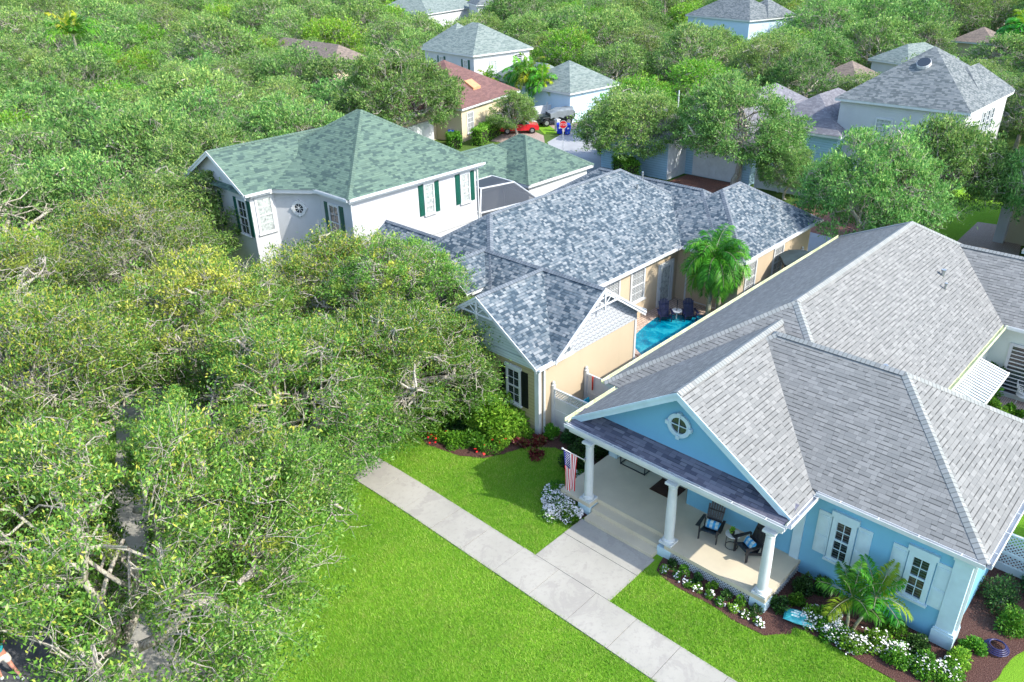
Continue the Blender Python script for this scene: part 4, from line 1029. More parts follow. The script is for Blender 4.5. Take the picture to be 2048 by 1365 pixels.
m.build('canopy', plain('charcoal_canvas', (.035, .055, .06), .85, .15), um)
MB().tube([(40.4, 16.4, 0.02), (40.55, 16.5, 2.7)], .03, 8).build('pole', M['metal'], um)
oc = thing('office_chair', 'teal-backed office chair with black arms between the two white fences', 'chair', (22.5, 17.2, 0.03))
M['teal'] = plain('teal_fabric', (.02, .30, .42), .8, .1)
m = MB(); m.box(22.25, 22.72, 16.95, 17.42, .47, .54); m.build('seat', M['teal'], oc, bevel=.02)
m = MB(); m.hexa([(22.3, 17.42, .62), (22.68, 17.42, .62), (22.68, 17.47, .62), (22.3, 17.47, .62), (22.28, 17.52, 1.1), (22.7, 17.52, 1.1), (22.7, 17.57, 1.1), (22.28, 17.57, 1.1)]); m.build('backrest', M['teal'], oc, bevel=.02)
m = MB(); m.tube([(22.48, 17.2, .12), (22.48, 17.2, .47)], .03, 8)
for k_ in range(5):
    a = k_*1.2566; m.tube([(22.48, 17.2, .14), (22.48+.28*math.cos(a), 17.2+.28*math.sin(a), .07)], .018, 6); m.tube([(22.48+.28*math.cos(a), 17.2+.28*math.sin(a)-.02, .06), (22.48+.28*math.cos(a), 17.2+.28*math.sin(a)+.02, .06)], .03, 8)
m.build('base', M['black'], oc)
for x_ in (22.22, 22.76):
    m = MB(); m.tube([(x_, 17.1, .5), (x_, 17.05, .72), (x_, 17.35, .72), (x_, 17.45, .55)], .018, 6); m.build('armrest', M['black'], oc)
wc = thing('wicker_chair', 'white wire garden chair on the court paving at the right edge', 'chair', (36.1, 4.3, 0.03))
m = MB()
for k_ in range(9):
    a = math.pi*(k_/8)-.2; m.tube([(36.1, 4.3, .42), (36.1+.32*math.cos(a), 4.3+.3*math.sin(a)*.9, .6), (36.1+.42*math.cos(a), 4.3+.4*math.sin(a), .95)], .014, 5)
for zz, rr_ in ((.6, .32), (.78, .38), (.95, .42)): m.tube([(36.1+rr_*math.cos(math.pi*k_/8-.2), 4.3+rr_*.95*math.sin(math.pi*k_/8-.2), zz) for k_ in range(9)], .016, 5)
m.build('backrest', M['trim'], wc)
MB().lathe([(.02, .40), (.3, .40), (.33, .42), (.3, .44), (.02, .44)], 36.1, 4.3, 16).build('seat', M['trim'], wc)
for k_ in range(4):
    a = k_*math.pi/2+.78; MB().tube([(36.1+.22*math.cos(a), 4.3+.22*math.sin(a), .42), (36.1+.3*math.cos(a), 4.3+.3*math.sin(a), .02)], .014, 6).build('leg', M['trim'], wc)
# pool
pw = MB(); P_ = [(28.0, 14.5), (35.8, 14.5), (35.9, 18.4), (34.55, 19.6), (33.7, 20.7), (32.9, 21.05), (31.6, 20.9), (30.6, 20.7), (29.6, 20.3), (29.0, 19.4), (28.4, 18.0)]
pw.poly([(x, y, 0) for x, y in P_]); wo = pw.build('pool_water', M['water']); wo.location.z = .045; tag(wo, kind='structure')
pc = MB()
for i in range(len(P_)):
    a = Vector((*P_[i], 0)); b = Vector((*P_[(i+1) % len(P_)], 0)); d = (b-a).normalized(); n = Vector((d.y, -d.x, 0))
    pc.hexa([(v.x, v.y, z_) for z_ in (.0, .075) for v in (a, a+n*.22, b+n*.22, b)])
tag(pc.build('pool_coping', M['deck']), kind='structure')

# ================================================================ FLAG
fl = thing('american_flag', 'stars and stripes flag hanging from an angled white pole on the left porch column', 'flag', (17.8, 13.89, 2.2), 0)
m = MB(); p0 = Vector((17.80, 13.86, 2.25)); p1 = Vector((16.88, 14.08, 3.12)); m.tube([p0, p1], .016, 8); m.tube([p1, p1+(p1-p0).normalized()*.05], .03, 8); m.build('pole', M['trim'], fl)
MB().box(17.78, 17.86, 13.82, 13.9, 2.18, 2.32).build('bracket', M['metal'], fl)
cols_ = [plain('flag_red', (.42, .008, .015), .75, .05), plain('flag_white', (.55, .55, .57), .75, .03), plain('flag_blue', (.010, .015, .13), .75, .05)]
NX, NZ = 36, 39
hoist = lambda t: p0.lerp(p1, .36+.62*t)
def FP(u, v):
    """u along hoist 0..1 (0 = outer end), v down the fly 0..1"""
    top = hoist(1-u)
    side = Vector((.0, 0, 0)); ww = .95*(1-.25*v)
    c_ = hoist(.5)
    p = c_+(top-c_)*(1-.42*v)
    p = Vector((p.x, p.y, top.z*(1-v*.5)+c_.z*(v*.5)))
    p += Vector((.04*math.sin(u*9+v*2), .07*math.sin(u*9.5+v*1.3)*v, 0))+Vector((0.10*v, .06*v, -1.62*v-.1*v*(1-u)))
    return p
fm = bpy.data.meshes.new('flag_cloth'); vs = []; fs = []; mi = []
for j in range(NZ+1):
    for i in range(NX+1): vs.append(tuple(FP(i/NX, j/NZ)-Vector((17.8, 13.89, 2.2))))
for j in range(NZ):
    for i in range(NX):
        a = j*(NX+1)+i; fs.append((a, a+1, a+NX+2, a+NX+1))
        st_ = int((i+.5)/NX*13); canton = (i+.5)/NX < 7/13 and (j+.5)/NZ < .40
        mi.append(2 if canton else (0 if st_ % 2 == 0 else 1))
fm.from_pydata(vs, [], fs)
for c_ in cols_: fm.materials.append(c_)
fm.polygons.foreach_set('material_index', mi); fm.polygons.foreach_set('use_smooth', [True]*len(fs)); fm.update()
fo = bpy.data.objects.new('flag_cloth', fm); COL.objects.link(fo); fo.parent = fl
sm = MB()
for r_i in range(9):
    for c_i in range(6 if r_i % 2 == 0 else 5):
        u = (.06+.094*(r_i+.5)*.62)*1.0; v = .025+.0645*(c_i+(.5 if r_i % 2 == 0 else 1.0))*.95
        c_ = FP(u, v); n_ = (FP(u+.01, v)-c_).cross(FP(u, v+.01)-c_).normalized()
        for sgn in (1, -1):
            ax_ = (FP(u+.01, v)-c_).normalized(); ay_ = n_.cross(ax_)
            sm.poly([c_+n_*.004*sgn+(ax_*math.cos(q*.6283)+ay_*math.sin(q*.6283))*(.021 if q % 2 == 0 else .009) for q in range(10)])
sm.build('stars', cols_[1], fl)

# ================================================================ MULCH BAG, HOSE, PERSON
bg_ = thing('mulch_bag', 'teal plastic garden bag lying at the edge of the flower bed', 'bag', (18.15, 5.85, .06), R(-72), local=True)
m = MB(); nx, ny = 16, 10
def BP(i, j, s_):
    u = i/nx*2-1; v = j/ny*2-1
    return (u*.46, v*.26*(1-.1*u*u), .11+s_*.10*math.sqrt(max(0, (1-u**4)*(1-v**4)))*(1+.12*math.sin(u*7+v*4)))
for s_ in (-1, 1):
    for i in range(nx):
        for j in range(ny): m.poly([BP(i, j, s_), BP(i+1, j, s_), BP(i+1, j+1, s_), BP(i, j+1, s_)])
k = NT('teal_bag_plastic', 0.3, 0.5); k.color(k.ramp(k.noise(3.0, 2), [(0.42, (.03, .33, .36)), (.58, (.12, .52, .55))])); m.build('bag_body', k.m, bg_, smooth=True)
m = MB()
for (u0, u1, v0, v1) in ((-.25, -.02, -.12, -.06), (-.28, -.05, .0, .06), (-.2, .0, .1, .14)): m.box(u0, u1, v0, v1, .19, .222)
m.build('label_print', plain('pale_print', (.6, .75, .72), .4), bg_)
m = MB(); m.box(.12, .36, -.17, .17, .17, .212); m.build('picture_patch', plain('brown_print', (.08, .10, .07), .4, .5, 20), bg_)
m = MB(); m.tube([(20.9+.33*math.cos(t*.35)*(1-t*.006), 1.25+.33*math.sin(t*.35)*(1-t*.006), .10+t*.0022) for t in range(72)], .022, 6)
solo('garden_hose', m, plain('navy_hose', (.03, .03, .10), .4), 'coiled dark garden hose on the bed by the right corner of the blue house', 'hose')

def person(label, loc, rz, shirt, shorts, skin, cap):
    t = thing('person', label, 'person', loc, rz, local=True)
    def skinned(name, joints, edges, mat, lv=2):
        me = bpy.data.meshes.new(name); me.from_pydata([j[0] for j in joints], edges, []); me.materials.append(mat)
        o = bpy.data.objects.new(name, me); COL.objects.link(o); o.parent = t
        md = o.modifiers.new('skin', 'SKIN'); md.use_smooth_shade = True
        me.skin_vertices
        for i, j in enumerate(joints): me.skin_vertices[0].data[i].radius = (j[1], j[2] if len(j) > 2 else j[1])
        me.skin_vertices[0].data[0].use_root = True
        s_ = o.modifiers.new('sub', 'SUBSURF'); s_.levels = lv; s_.render_levels = lv
        return o
    J = [((0, 0, .95), .15, .11), ((0, 0, 1.15), .14, .10), ((0, 0, 1.36), .17, .11), ((0, 0, 1.48), .06), ((0, -.01, 1.56), .075), ((0, -.02, 1.66), .085), ((0, -.02, 1.74), .06),
         ((.19, 0, 1.42), .055), ((.25, .04, 1.16), .042), ((.27, -.12, .93), .032), ((.27, -.19, .86), .03),
         ((-.19, 0, 1.42), .055), ((-.25, -.04, 1.16), .042), ((-.25, -.22, 1.0), .032), ((-.25, -.29, .95), .03),
         ((.10, 0, .88), .095), ((.11, -.18, .50), .062), ((.11, -.14, .12), .04), ((.11, -.20, .05), .035), ((.11, -.33, .04), .03),
         ((-.10, 0, .88), .095), ((-.11, .12, .50), .062), ((-.11, .36, .16), .04), ((-.11, .36, .07), .035), ((-.11, .24, .03), .03)]
    Eg = [(0,1),(1,2),(2,3),(3,4),(4,5),(5,6),(2,7),(7,8),(8,9),(9,10),(2,11),(11,12),(12,13),(13,14),(0,15),(15,16),(16,17),(17,18),(18,19),(0,20),(20,21),(21,22),(22,23),(23,24)]
    body = skinned('body', J, Eg, skin)
    hands = MB()
    for s_, hp in ((1, Vector((.27, -.19, .86))), (-1, Vector((-.25, -.29, .95)))):
        for k_ in range(4): hands.tube([hp+Vector(((k_-1.5)*.018, -.03, -.01)), hp+Vector(((k_-1.5)*.019, -.075-.006*(k_ in (1, 2)), -.03)), hp+Vector(((k_-1.5)*.017, -.09, -.065))], [.009, .008, .006], 6)
        hands.tube([hp+Vector((-s_*.03, -.01, 0)), hp+Vector((-s_*.055, -.04, -.02))], [.010, .008], 6)
    hands.build('fingers', skin, t)
    skinned('shirt', [((0, 0, .98), .175, .135), ((0, 0, 1.18), .165, .125), ((0, 0, 1.36), .19, .13), ((.17, 0, 1.42), .075), ((.225, .03, 1.24), .066), ((-.17, 0, 1.42), .075), ((-.225, -.03, 1.24), .066), ((0, 0, 1.45), .10, .09)], [(0,1),(1,2),(2,3),(3,4),(2,5),(5,6),(2,7)], shirt)
    skinned('shorts', [((0, 0, .97), .175, .14), ((0, 0, .88), .17, .13), ((.11, -.03, .80), .125), ((.115, -.14, .58), .10), ((-.11, .02, .80), .125), ((-.115, .10, .58), .10)], [(0,1),(1,2),(2,3),(1,4),(4,5)], shorts)
    skinned('cap', [((0, -.02, 1.71), .098), ((0, -.02, 1.77), .085), ((0, -.15, 1.72), .06, .012)], [(0,1),(0,2)], cap)
    fc = MB(); fc.tube([(0, -.10, 1.64), (0, -.125, 1.63)], [.014, .008], 6)
    for s_ in (-1, 1): fc.tube([(s_*.085, -.02, 1.66), (s_*.098, -.02, 1.66)], [.022, .018], 8); fc.tube([(s_*.03, -.098, 1.67), (s_*.03, -.104, 1.67)], [.010, .008], 8)
    fc.tube([(-.022, -.094, 1.60), (.022, -.094, 1.60)], .006, 6); fc.build('face', skin, t)
    m_ = MB()
    for (x_, y_) in ((.11, -.22), (-.11, .34)): m_.hexa([(x_-.045, y_-.14, .0), (x_+.045, y_-.14, .0), (x_+.04, y_+.1, .0), (x_-.04, y_+.1, .0), (x_-.04, y_-.13, .07), (x_+.04, y_-.13, .07), (x_+.035, y_+.09, .1), (x_-.035, y_+.09, .1)])
    m_.build('shoes', M['trim'], t, bevel=.015)
    return t
skin_m = plain('skin', (.55, .25, .18), .6, .08)
person('person in navy cap, teal shirt and cream shorts walking at the lower left corner', (1.2, 21.4, .0), R(-160), plain('teal_shirt', (.03, .35, .42), .8), plain('cream_shorts', (.66, .62, .55), .85), skin_m, plain('navy_cap', (.02, .02, .12), .7))

# ================================================================ STREET THINGS FAR BEHIND
ss = thing('stop_sign', 'red octagonal stop sign on a post seen over the green garage roof', 'sign', (57.9, 48.7, 0), R(-46), local=True)
MB().box(-.03, .03, -.03, .03, 0, 2.5).build('post', M['trim'], ss)
m = MB(); pts8 = [(.40*math.cos(R(22.5+45*k_)), .40*math.sin(R(22.5+45*k_))) for k_ in range(8)]
m.poly([(x, -.05, 2.55+z_) for x, z_ in pts8]); m.poly([(x, -.035, 2.55+z_) for x, z_ in pts8][::-1]); m.build('sign_border', M['trim'], ss)
m = MB(); m.poly([(x*.9, -.054, 2.55+z_*.9) for x, z_ in pts8]); m.build('sign_face', plain('sign_red', (.62, .015, .02), .5, .03), ss)
tc = bpy.data.curves.new('stop_text', 'FONT'); tc.body = 'STOP'; tc.size = .30; tc.align_x = 'CENTER'; tc.align_y = 'CENTER'; tc.extrude = .002
to = bpy.data.objects.new('stop_text', tc); COL.objects.link(to); bpy.context.view_layer.update()
tme = bpy.data.meshes.new_from_object(to.evaluated_get(bpy.context.evaluated_depsgraph_get())); bpy.data.objects.remove(to)
tme.materials.clear(); tme.materials.append(M['trim'])
lo_ = bpy.data.objects.new('lettering', tme); COL.objects.link(lo_); lo_.parent = ss; lo_.location = (0, -.058, 2.55); lo_.rotation_euler = (R(90), 0, 0)
def bin_(label, x, y, rz):
    t = thing('wheelie_bin', label, 'bin', (x, y, 0.02), rz, 'blue bins by the lane', local=True)
    bm = plain('blue_bin_plastic', (.008, .035, .42), .4, .05) if 'binb' not in M else M['binb']; M['binb'] = bm
    m = MB(); m.hexa([(-.24, -.28, .08), (.24, -.28, .08), (.24, .25, .08), (-.24, .25, .08), (-.31, -.36, 1.0), (.31, -.36, 1.0), (.31, .34, 1.0), (-.31, .34, 1.0)]); m.build('tub', bm, t, bevel=.02)
    m = MB(); m.hexa([(-.33, -.4, 1.0), (.33, -.4, 1.0), (.33, .38, 1.0), (-.33, .38, 1.0), (-.30, -.36, 1.08), (.30, -.36, 1.08), (.30, .34, 1.12), (-.30, .34, 1.12)]); m.build('lid', bm, t, bevel=.015)
    for s_ in (-1, 1): MB().tube([(s_*.3, .27, .12), (s_*.24, .27, .12)], .12, 12).build('wheel', M['black'], t)
    MB().lbox(((0, -.345, .62), (1, 0, 0), (0, -1, 0)), -.09, .09, 0, .012, 0, .16).build('emblem', M['trim'], t)
bin_('blue wheeled bin beside the jeep pad, the left one of the pair', 63.35, 53.75, R(-50)); bin_('blue wheeled bin beside the jeep pad, the right one of the pair', 63.65, 52.95, R(-40)); bin_('blue wheeled bin against the cream wall of the red-roofed house', 54.2, 60.4, R(-40))
m = MB(); m.box(64.0, 64.5, 54.7, 55.0, 0, 1.15); m.hexa([(63.95, 54.6, 1.15), (64.55, 54.6, 1.15), (64.55, 55.1, 1.15), (63.95, 55.1, 1.15), (64.0, 54.65, 1.3), (64.5, 54.65, 1.25), (64.5, 55.05, 1.25), (64.0, 55.05, 1.3)])
solo('utility_box', m, M['trim'], 'white utility pedestal left of the blue bins', 'utility box', bevel=.02)
def wheel(t, x, y, z, r, w_, axis_y=True):
    m = MB()
    m.tube([(x, y-w_/2, z), (x, y+w_/2, z)], r, 20)
    wo_ = m.build('wheel', M['black'], t, bevel=.03)
    m = MB(); m.tube([(x, y-w_/2-.012, z), (x, y+w_/2+.012, z)], r*.55, 12); m.build('rim', M['metal'], wo_)
def prism(m, prof, y0, y1, taper=0.0):
    """side profile (x,z) list extruded along y"""
    n = len(prof)
    A = [(x, y0, z) for x, z in prof]; B = [(x, y1, z) for x, z in prof]
    m.poly(A); m.poly(B[::-1])
    for i in range(n): j = (i+1) % n; m.poly([A[i], B[i], B[j], A[j]])
rc = thing('parked_car', 'red hatchback parked on the pink pavers by the hedge', 'car', (61.3, 57.6, 0.02), R(-42), local=True)
red_ = plain('red_car_paint', (.62, .015, .025), .22, .03, spec=.6); dg = M['glass']
m = MB(); prism(m, [(-2.0, .35), (2.0, .35), (2.05, .62), (1.95, .82), (1.0, .95), (-1.75, 1.02), (-2.05, .9), (-2.08, .55)], -.86, .86); m.build('body', red_, rc, bevel=.06)
m = MB(); m.hexa([(-1.9, -.78, 1.0), (1.05, -.78, .96), (1.05, .78, .96), (-1.9, .78, 1.0), (-1.35, -.62, 1.47), (.25, -.62, 1.47), (.25, .62, 1.47), (-1.35, .62, 1.47)]); m.build('windows', dg, rc, bevel=.03)
m = MB(); m.hexa([(-1.45, -.64, 1.465), (.28, -.64, 1.465), (.28, .64, 1.465), (-1.45, .64, 1.465), (-1.35, -.58, 1.53), (.18, -.58, 1.53), (.18, .58, 1.53), (-1.35, .58, 1.53)]); m.build('car_roof', red_, rc, bevel=.02)
for sx, sy in ((-1.3, -.78), (-1.3, .78), (1.3, -.78), (1.3, .78)): wheel(rc, sx, sy, .33, .33, .2)
for s_ in (-1, 1): MB().box(-2.09, -2.0, s_*.62-.16, s_*.62+.16, .72, .88).build('tail_light', plain('tail_light_red', (.35, .0, .0), .3), rc)
MB().box(-2.11, -2.05, -.24, .24, .5, .63).build('number_plate', M['trim'], rc)
jp = thing('open_jeep', 'black off-road jeep under a grey cover on the drive', 'car', (66.6, 57.2, 0.02), R(152), local=True)
jb = plain('black_car_paint', (.012, .02, .02), .3, .05, spec=.6); gc = plain('grey_cover_cloth', (.20, .23, .25), .85, .1)
m = MB(); prism(m, [(-2.0, .55), (1.9, .55), (1.95, .7), (1.95, 1.08), (.75, 1.12), (.7, 1.18), (-2.0, 1.15)], -.72, .72); m.build('body', jb, jp, bevel=.04)
m = MB(); nx, ny = 18, 10
def CP(i, j):
    u = i/nx; v = j/ny*2-1
    x = -1.9+2.7*u; z = 1.2+.62*math.sin(min(1, (1-u)*1.6+.15)*math.pi/2)*(1-abs(v)**5*.45)-.16*math.sin(math.pi*u)*math.cos(v*1.5)+.04*math.sin(u*17+v*3)
    return (x, v*.78, z)
for i in range(nx):
    for j in range(ny): m.poly([CP(i, j), CP(i+1, j), CP(i+1, j+1), CP(i, j+1)])
for i in range(nx):
    for s_ in (0, ny):
        a, b = CP(i, s_), CP(i+1, s_); m.poly([a, b, (b[0], b[1]*1.02, .85+.07*math.sin(i*1.3+1.3)), (a[0], a[1]*1.02, .85+.07*math.sin(i*1.3))])
a_ = [CP(0, j) for j in range(ny+1)]
for j in range(ny): m.poly([a_[j], a_[j+1], (a_[j+1][0]-.05, a_[j+1][1], .9), (a_[j][0]-.05, a_[j][1], .9)])
m.build('cover', gc, jp, smooth=True)
for sx in (-1.25, 1.3):
    for sy in (-.82, .82):
        wheel(jp, sx, sy, .42, .42, .27)
        m = MB(); m.tube([(sx-.55, sy, .72), (sx-.35, sy, .93), (sx+.35, sy, .93), (sx+.6, sy, .66)], .07, 6); m.build('wheel_arch', jb, jp)
for s_ in (-1, 1): MB().tube([(1.95, s_*.5, .93), (1.98, s_*.5, .93)], .1, 12).build('headlight', M['trim'], jp)
MB().box(1.95, 2.12, -.8, .8, .5, .66).build('bumper', jb, jp)
MB().tube([(-2.02, 0, .95), (-2.25, 0, .95)], .38, 16).build('spare_wheel', M['black'], jp)
bc = thing('parked_car', 'light blue car glimpsed through the trees on the far road', 'car', (82, 55.5, 0.02), R(80), local=True)
m = MB(); prism(m, [(-2.1, .35), (2.1, .35), (2.1, .8), (1.0, .95), (-1.8, 1.0), (-2.1, .8)], -.86, .86); m.build('body', plain('light_blue_car_paint', (.2, .4, .6), .25, .03), bc, bevel=.05)
m = MB(); m.hexa([(-1.7, -.76, .98), (1.0, -.76, .95), (1.0, .76, .95), (-1.7, .76, .98), (-1.2, -.6, 1.45), (.3, -.6, 1.45), (.3, .6, 1.45), (-1.2, .6, 1.45)]); m.build('windows', dg, bc, bevel=.03)
for sx, sy in ((-1.3, -.78), (-1.3, .78), (1.3, -.78), (1.3, .78)): wheel(bc, sx, sy, .33, .33, .2)
lp = thing('lamp_post', 'slim white post at the road end beyond the grey roof', 'post', (70.5, 44.2, 0), 0, local=True)
MB().tube([(0, 0, 0), (0, 0, 4.4)], .07, 8).build('pole', M['trim'], lp)
gn = MB(); gn.lathe([(.12, 0), (.2, .05), (.2, .12), (.06, .2), (.24, .32), (.26, .42), (.1, .55), (.02, .6)], 60.1, 26.4, 12, 1.95); gn.box(59.8, 60.4, 26.1, 26.7, 0, 1.96)
solo('stone_finial', gn, M['wall_palewhite'], 'white ball finial on its pier at the hedge by the drive', 'finial')

# ================================================================ PLANTS
def np_mesh(name, V, F, UV, mat, quads=True):
    """V (n,3), F (m,k) indices, UV (m,2) one value per face"""
    me = bpy.data.meshes.new(name); m_, k_ = F.shape
    me.vertices.add(len(V)); me.vertices.foreach_set('co', V.astype(np.float32).ravel())
    me.loops.add(m_*k_); me.loops.foreach_set('vertex_index', F.astype(np.int32).ravel())
    me.polygons.add(m_); me.polygons.foreach_set('loop_start', (np.arange(m_)*k_).astype(np.int32))
    me.polygons.foreach_set('loop_total', np.full(m_, k_, dtype=np.int32))
    l = me.uv_layers.new(name='UVMap'); l.data.foreach_set('uv', np.repeat(UV.astype(np.float32), k_, axis=0).ravel())
    me.materials.append(mat); me.update(calc_edges=True); me.validate()
    return me
def unit(a): return a/np.maximum(1e-6, np.linalg.norm(a, axis=1))[:, None]
def leaves(P, rng, size, ratio=.5, updir=None, new=None, upbias=.5, var=.35):
    """rhombic leaves at points P -> V,F,UV"""
    n = len(P); d = rng.normal(size=(n, 3))
    if updir is not None: d = unit(d)*.8+updir
    d[:, 2] += .15; d = unit(d)
    nn = rng.normal(size=(n, 3)); nn[:, 2] = np.abs(nn[:, 2])+upbias; s = unit(np.cross(d, nn)); nn = np.cross(s, d)
    L = size*(1+var*rng.normal(size=n)).clip(.5, 1.7)
    a = P; b = P+d*(L*.45)[:, None]+s*(L*ratio*.5)[:, None]+nn*(L*.06)[:, None]; c = P+d*L[:, None]; e = P+d*(L*.45)[:, None]-s*(L*ratio*.5)[:, None]+nn*(L*.06)[:, None]
    V = np.stack([a, b, c, e], 1).reshape(-1, 3); F = np.arange(4*n).reshape(n, 4)
    u = rng.random(n); UV = np.stack([u, new if new is not None else np.zeros(n)], 1)
    return V, F, UV
def tubes_np(segs, nside_thick=6, nside_thin=3):
    """segs list of (p0,p1,r0,r1)"""
    Vs = []; Fs = []; base = 0
    S = np.array([[*a, *b, c, d] for a, b, c, d in segs])
    out = []
    for ns, mask in ((nside_thick, S[:, 6] > .035), (nside_thin, S[:, 6] <= .035)):
        Q = S[mask]
        if not len(Q): continue
        p, q = Q[:, :3], Q[:, 3:6]; d = unit(q-p); ref = np.tile(np.array([[.3, .2, .93]]), (len(Q), 1)); a = unit(np.cross(d, ref)); b = np.cross(d, a)
        ring = []
        for pt, r in ((p-d*(Q[:, 6]*.4)[:, None], Q[:, 6]), (q, Q[:, 7])):
            for k_ in range(ns):
                t = 2*math.pi*k_/ns; ring.append(pt+a*(math.cos(t)*r)[:, None]+b*(math.sin(t)*r)[:, None])
        V = np.stack(ring, 1); n = len(Q); idx = base+np.arange(n)[:, None]*(2*ns)
        for k_ in range(ns):
            k2 = (k_+1) % ns; Fs.append(np.concatenate([idx+k_, idx+k2, idx+ns+k2, idx+ns+k_], 1))
        Vs.append(V.reshape(-1, 3)); base += n*2*ns
    V = np.concatenate(Vs); F = np.concatenate(Fs)
    return V, F, np.zeros((len(F), 2))
def oak_meshes(seed, Rc, H, nleaf, leaf, lmat, limbs=7, kids=(5, 5, 4), spread=.075, newf=.18, bare=0.0, trunk_r=None, flat=.55, bottom=.22, twig=3, trunkh=.26, gaps=(), pos=(0, 0), rot=0.0):
    rng = np.random.default_rng(seed); rr = random.Random(seed)
    segs = []; tips = []
    zc = H*(1-flat); rz = H*flat
    def env(p, rho=None):
        v = np.array([p[0]/Rc, p[1]/Rc, (p[2]-zc)/(rz if p[2] > zc else (zc-H*bottom))]); l = np.linalg.norm(v)
        if rho is not None: v = v/max(l, 1e-6)*rho
        elif l > 1: v = v/l
        return np.array([v[0]*Rc, v[1]*Rc, zc+v[2]*(rz if v[2] > 0 else (zc-H*bottom))])
    def limb(p, q, r0, r1, n, wob, sag=.15):
        bow = rng.normal(size=3)*np.linalg.norm(np.array(q, float)-np.array(p, float))*.13
        p = np.array(p, float); q = np.array(q, float); L = np.linalg.norm(q-p); pts = [p]
        for i in range(1, n+1):
            t = i/n; x = p+(q-p)*t; x[2] += math.sin(t*math.pi)*L*sag; x += bow*math.sin(t*math.pi)
            if i < n: x += rng.normal(size=3)*L*wob
            pts.append(x)
        for i in range(n):
            segs.append((pts[i], pts[i+1], r0+(r1-r0)*i/n, r0+(r1-r0)*(i+1)/n))
        return pts
    tr_ = trunk_r or H*.028
    top = np.array([rr.uniform(-.3, .3), rr.uniform(-.3, .3), H*trunkh])
    tp = limb((0, 0, -.1), top, tr_*1.25, tr_*.85, 4, .03, 0)
    def rec(p, target, r, lvl, radius):
        n = 7 if lvl == 0 else (5 if lvl == 1 else 4)
        pts = limb(p, target, r, r*.45 if lvl < len(kids) else r*.5, n, .028 if lvl < 2 else .05, .12 if lvl == 0 else .05)
        if lvl == len(kids): tips.append((pts[-1], pts[-1]-pts[-2])); return
        for c_ in range(kids[lvl]):
            t = .35+.65*(c_+rr.random())/kids[lvl]; i = min(n-1, int(t*n)); bp = pts[i]+(pts[i+1]-pts[i])*(t*n-i)
            off = unit(rng.normal(size=(1, 3)))[0]*radius*rr.uniform(.5, 1.1); off[2] *= .75
            tg = env(pts[-1]*.6+bp*.4+off, None)
            if lvl >= len(kids)-2 and rr.random() < .75: tg = env(tg, rr.uniform(.80, 1.0)*(.92+.08*math.sin(tg[0]*2.1+seed)*math.cos(tg[1]*1.9)))
            if np.linalg.norm(tg-bp) > radius*2.4: tg = bp+(tg-bp)*radius*2.4/np.linalg.norm(tg-bp)
            rec(bp, tg, max(.012, r*(.55 if lvl == 0 else .5)), lvl+1, radius*.55)
    for i in range(limbs):
        inner = i >= limbs*.7
        az = 2*math.pi*i/(limbs*.7)+rr.uniform(-.35, .35); rho = rr.uniform(.55, .75) if not inner else rr.uniform(.1, .35)
        el = rr.uniform(.05, .55) if not inner else rr.uniform(.75, .95)
        q = np.array([math.cos(az)*rho*Rc, math.sin(az)*rho*Rc, zc+el*rz*.8])
        rec(top+rng.normal(size=3)*.05, q, tr_*(.62 if not inner else .5), 0, Rc*.48)
    nt_ = len(tips); T = np.array([t[0] for t in tips]); D = unit(np.array([t[1] for t in tips]))
    keep = rng.random(nt_) >= bare
    # twigs: fine pale sprays at every tip
    tw = []; sig = Rc*spread
    for i in range(nt_):
        for _ in range(twig if keep[i] else twig+4):
            d = unit((D[i]+rng.normal(size=3)*.8)[None])[0]; L = sig*rr.uniform(.8, 2.0); m_ = T[i]+d*L*.5+rng.normal(size=3)*L*.08
            tw.append((T[i], m_, .011, .008)); tw.append((m_, T[i]+d*L+rng.normal(size=3)*L*.12, .008, .004))
    if gaps:
        def clear_(sg_):
            m_ = (np.array(sg_[0])+np.array(sg_[1]))/2; c_, s_ = math.cos(rot), math.sin(rot); wp = np.array([m_[0]*c_-m_[1]*s_+pos[0], m_[0]*s_+m_[1]*c_+pos[1], m_[2]])
            for (gx, gy), gr in gaps:
                a_ = np.array([gx, gy, .8]); d_ = np.array([-gx, -gy, 17.7] if gr > 0 else [.33, -1.1, 1.0]); d_ /= np.linalg.norm(d_); q_ = wp-a_; gr = abs(gr)
                if sg_[2] < .10 and np.linalg.norm(q_-(q_@d_)*d_) < gr*.9: return False
            return True
        tw = [t_ for t_ in tw if clear_(t_)]; segs = [t_ for t_ in segs if clear_(t_)]
    segs_all = segs+tw
    Tk = T[keep]; Dk = D[keep]; nk = len(Tk)
    w_ = rng.gamma(3.0, 1.0, nk); w_ /= w_.sum(); idx = rng.choice(nk, nleaf, p=w_)
    # each clump is a few flattened sprays
    sub = rng.normal(size=(nk, 5, 3))*sig*.85; sub[:, :, 2] *= .6; which = rng.integers(0, 5, nleaf)
    P = Tk[idx]+Dk[idx]*sig*.5+sub[idx, which]+rng.normal(size=(nleaf, 3))*np.array([sig*.42, sig*.42, sig*.22])
    P = P[P[:, 2] > H*bottom*.8]; idx = idx[:len(P)] if len(P) == nleaf else rng.choice(nk, len(P), p=w_)
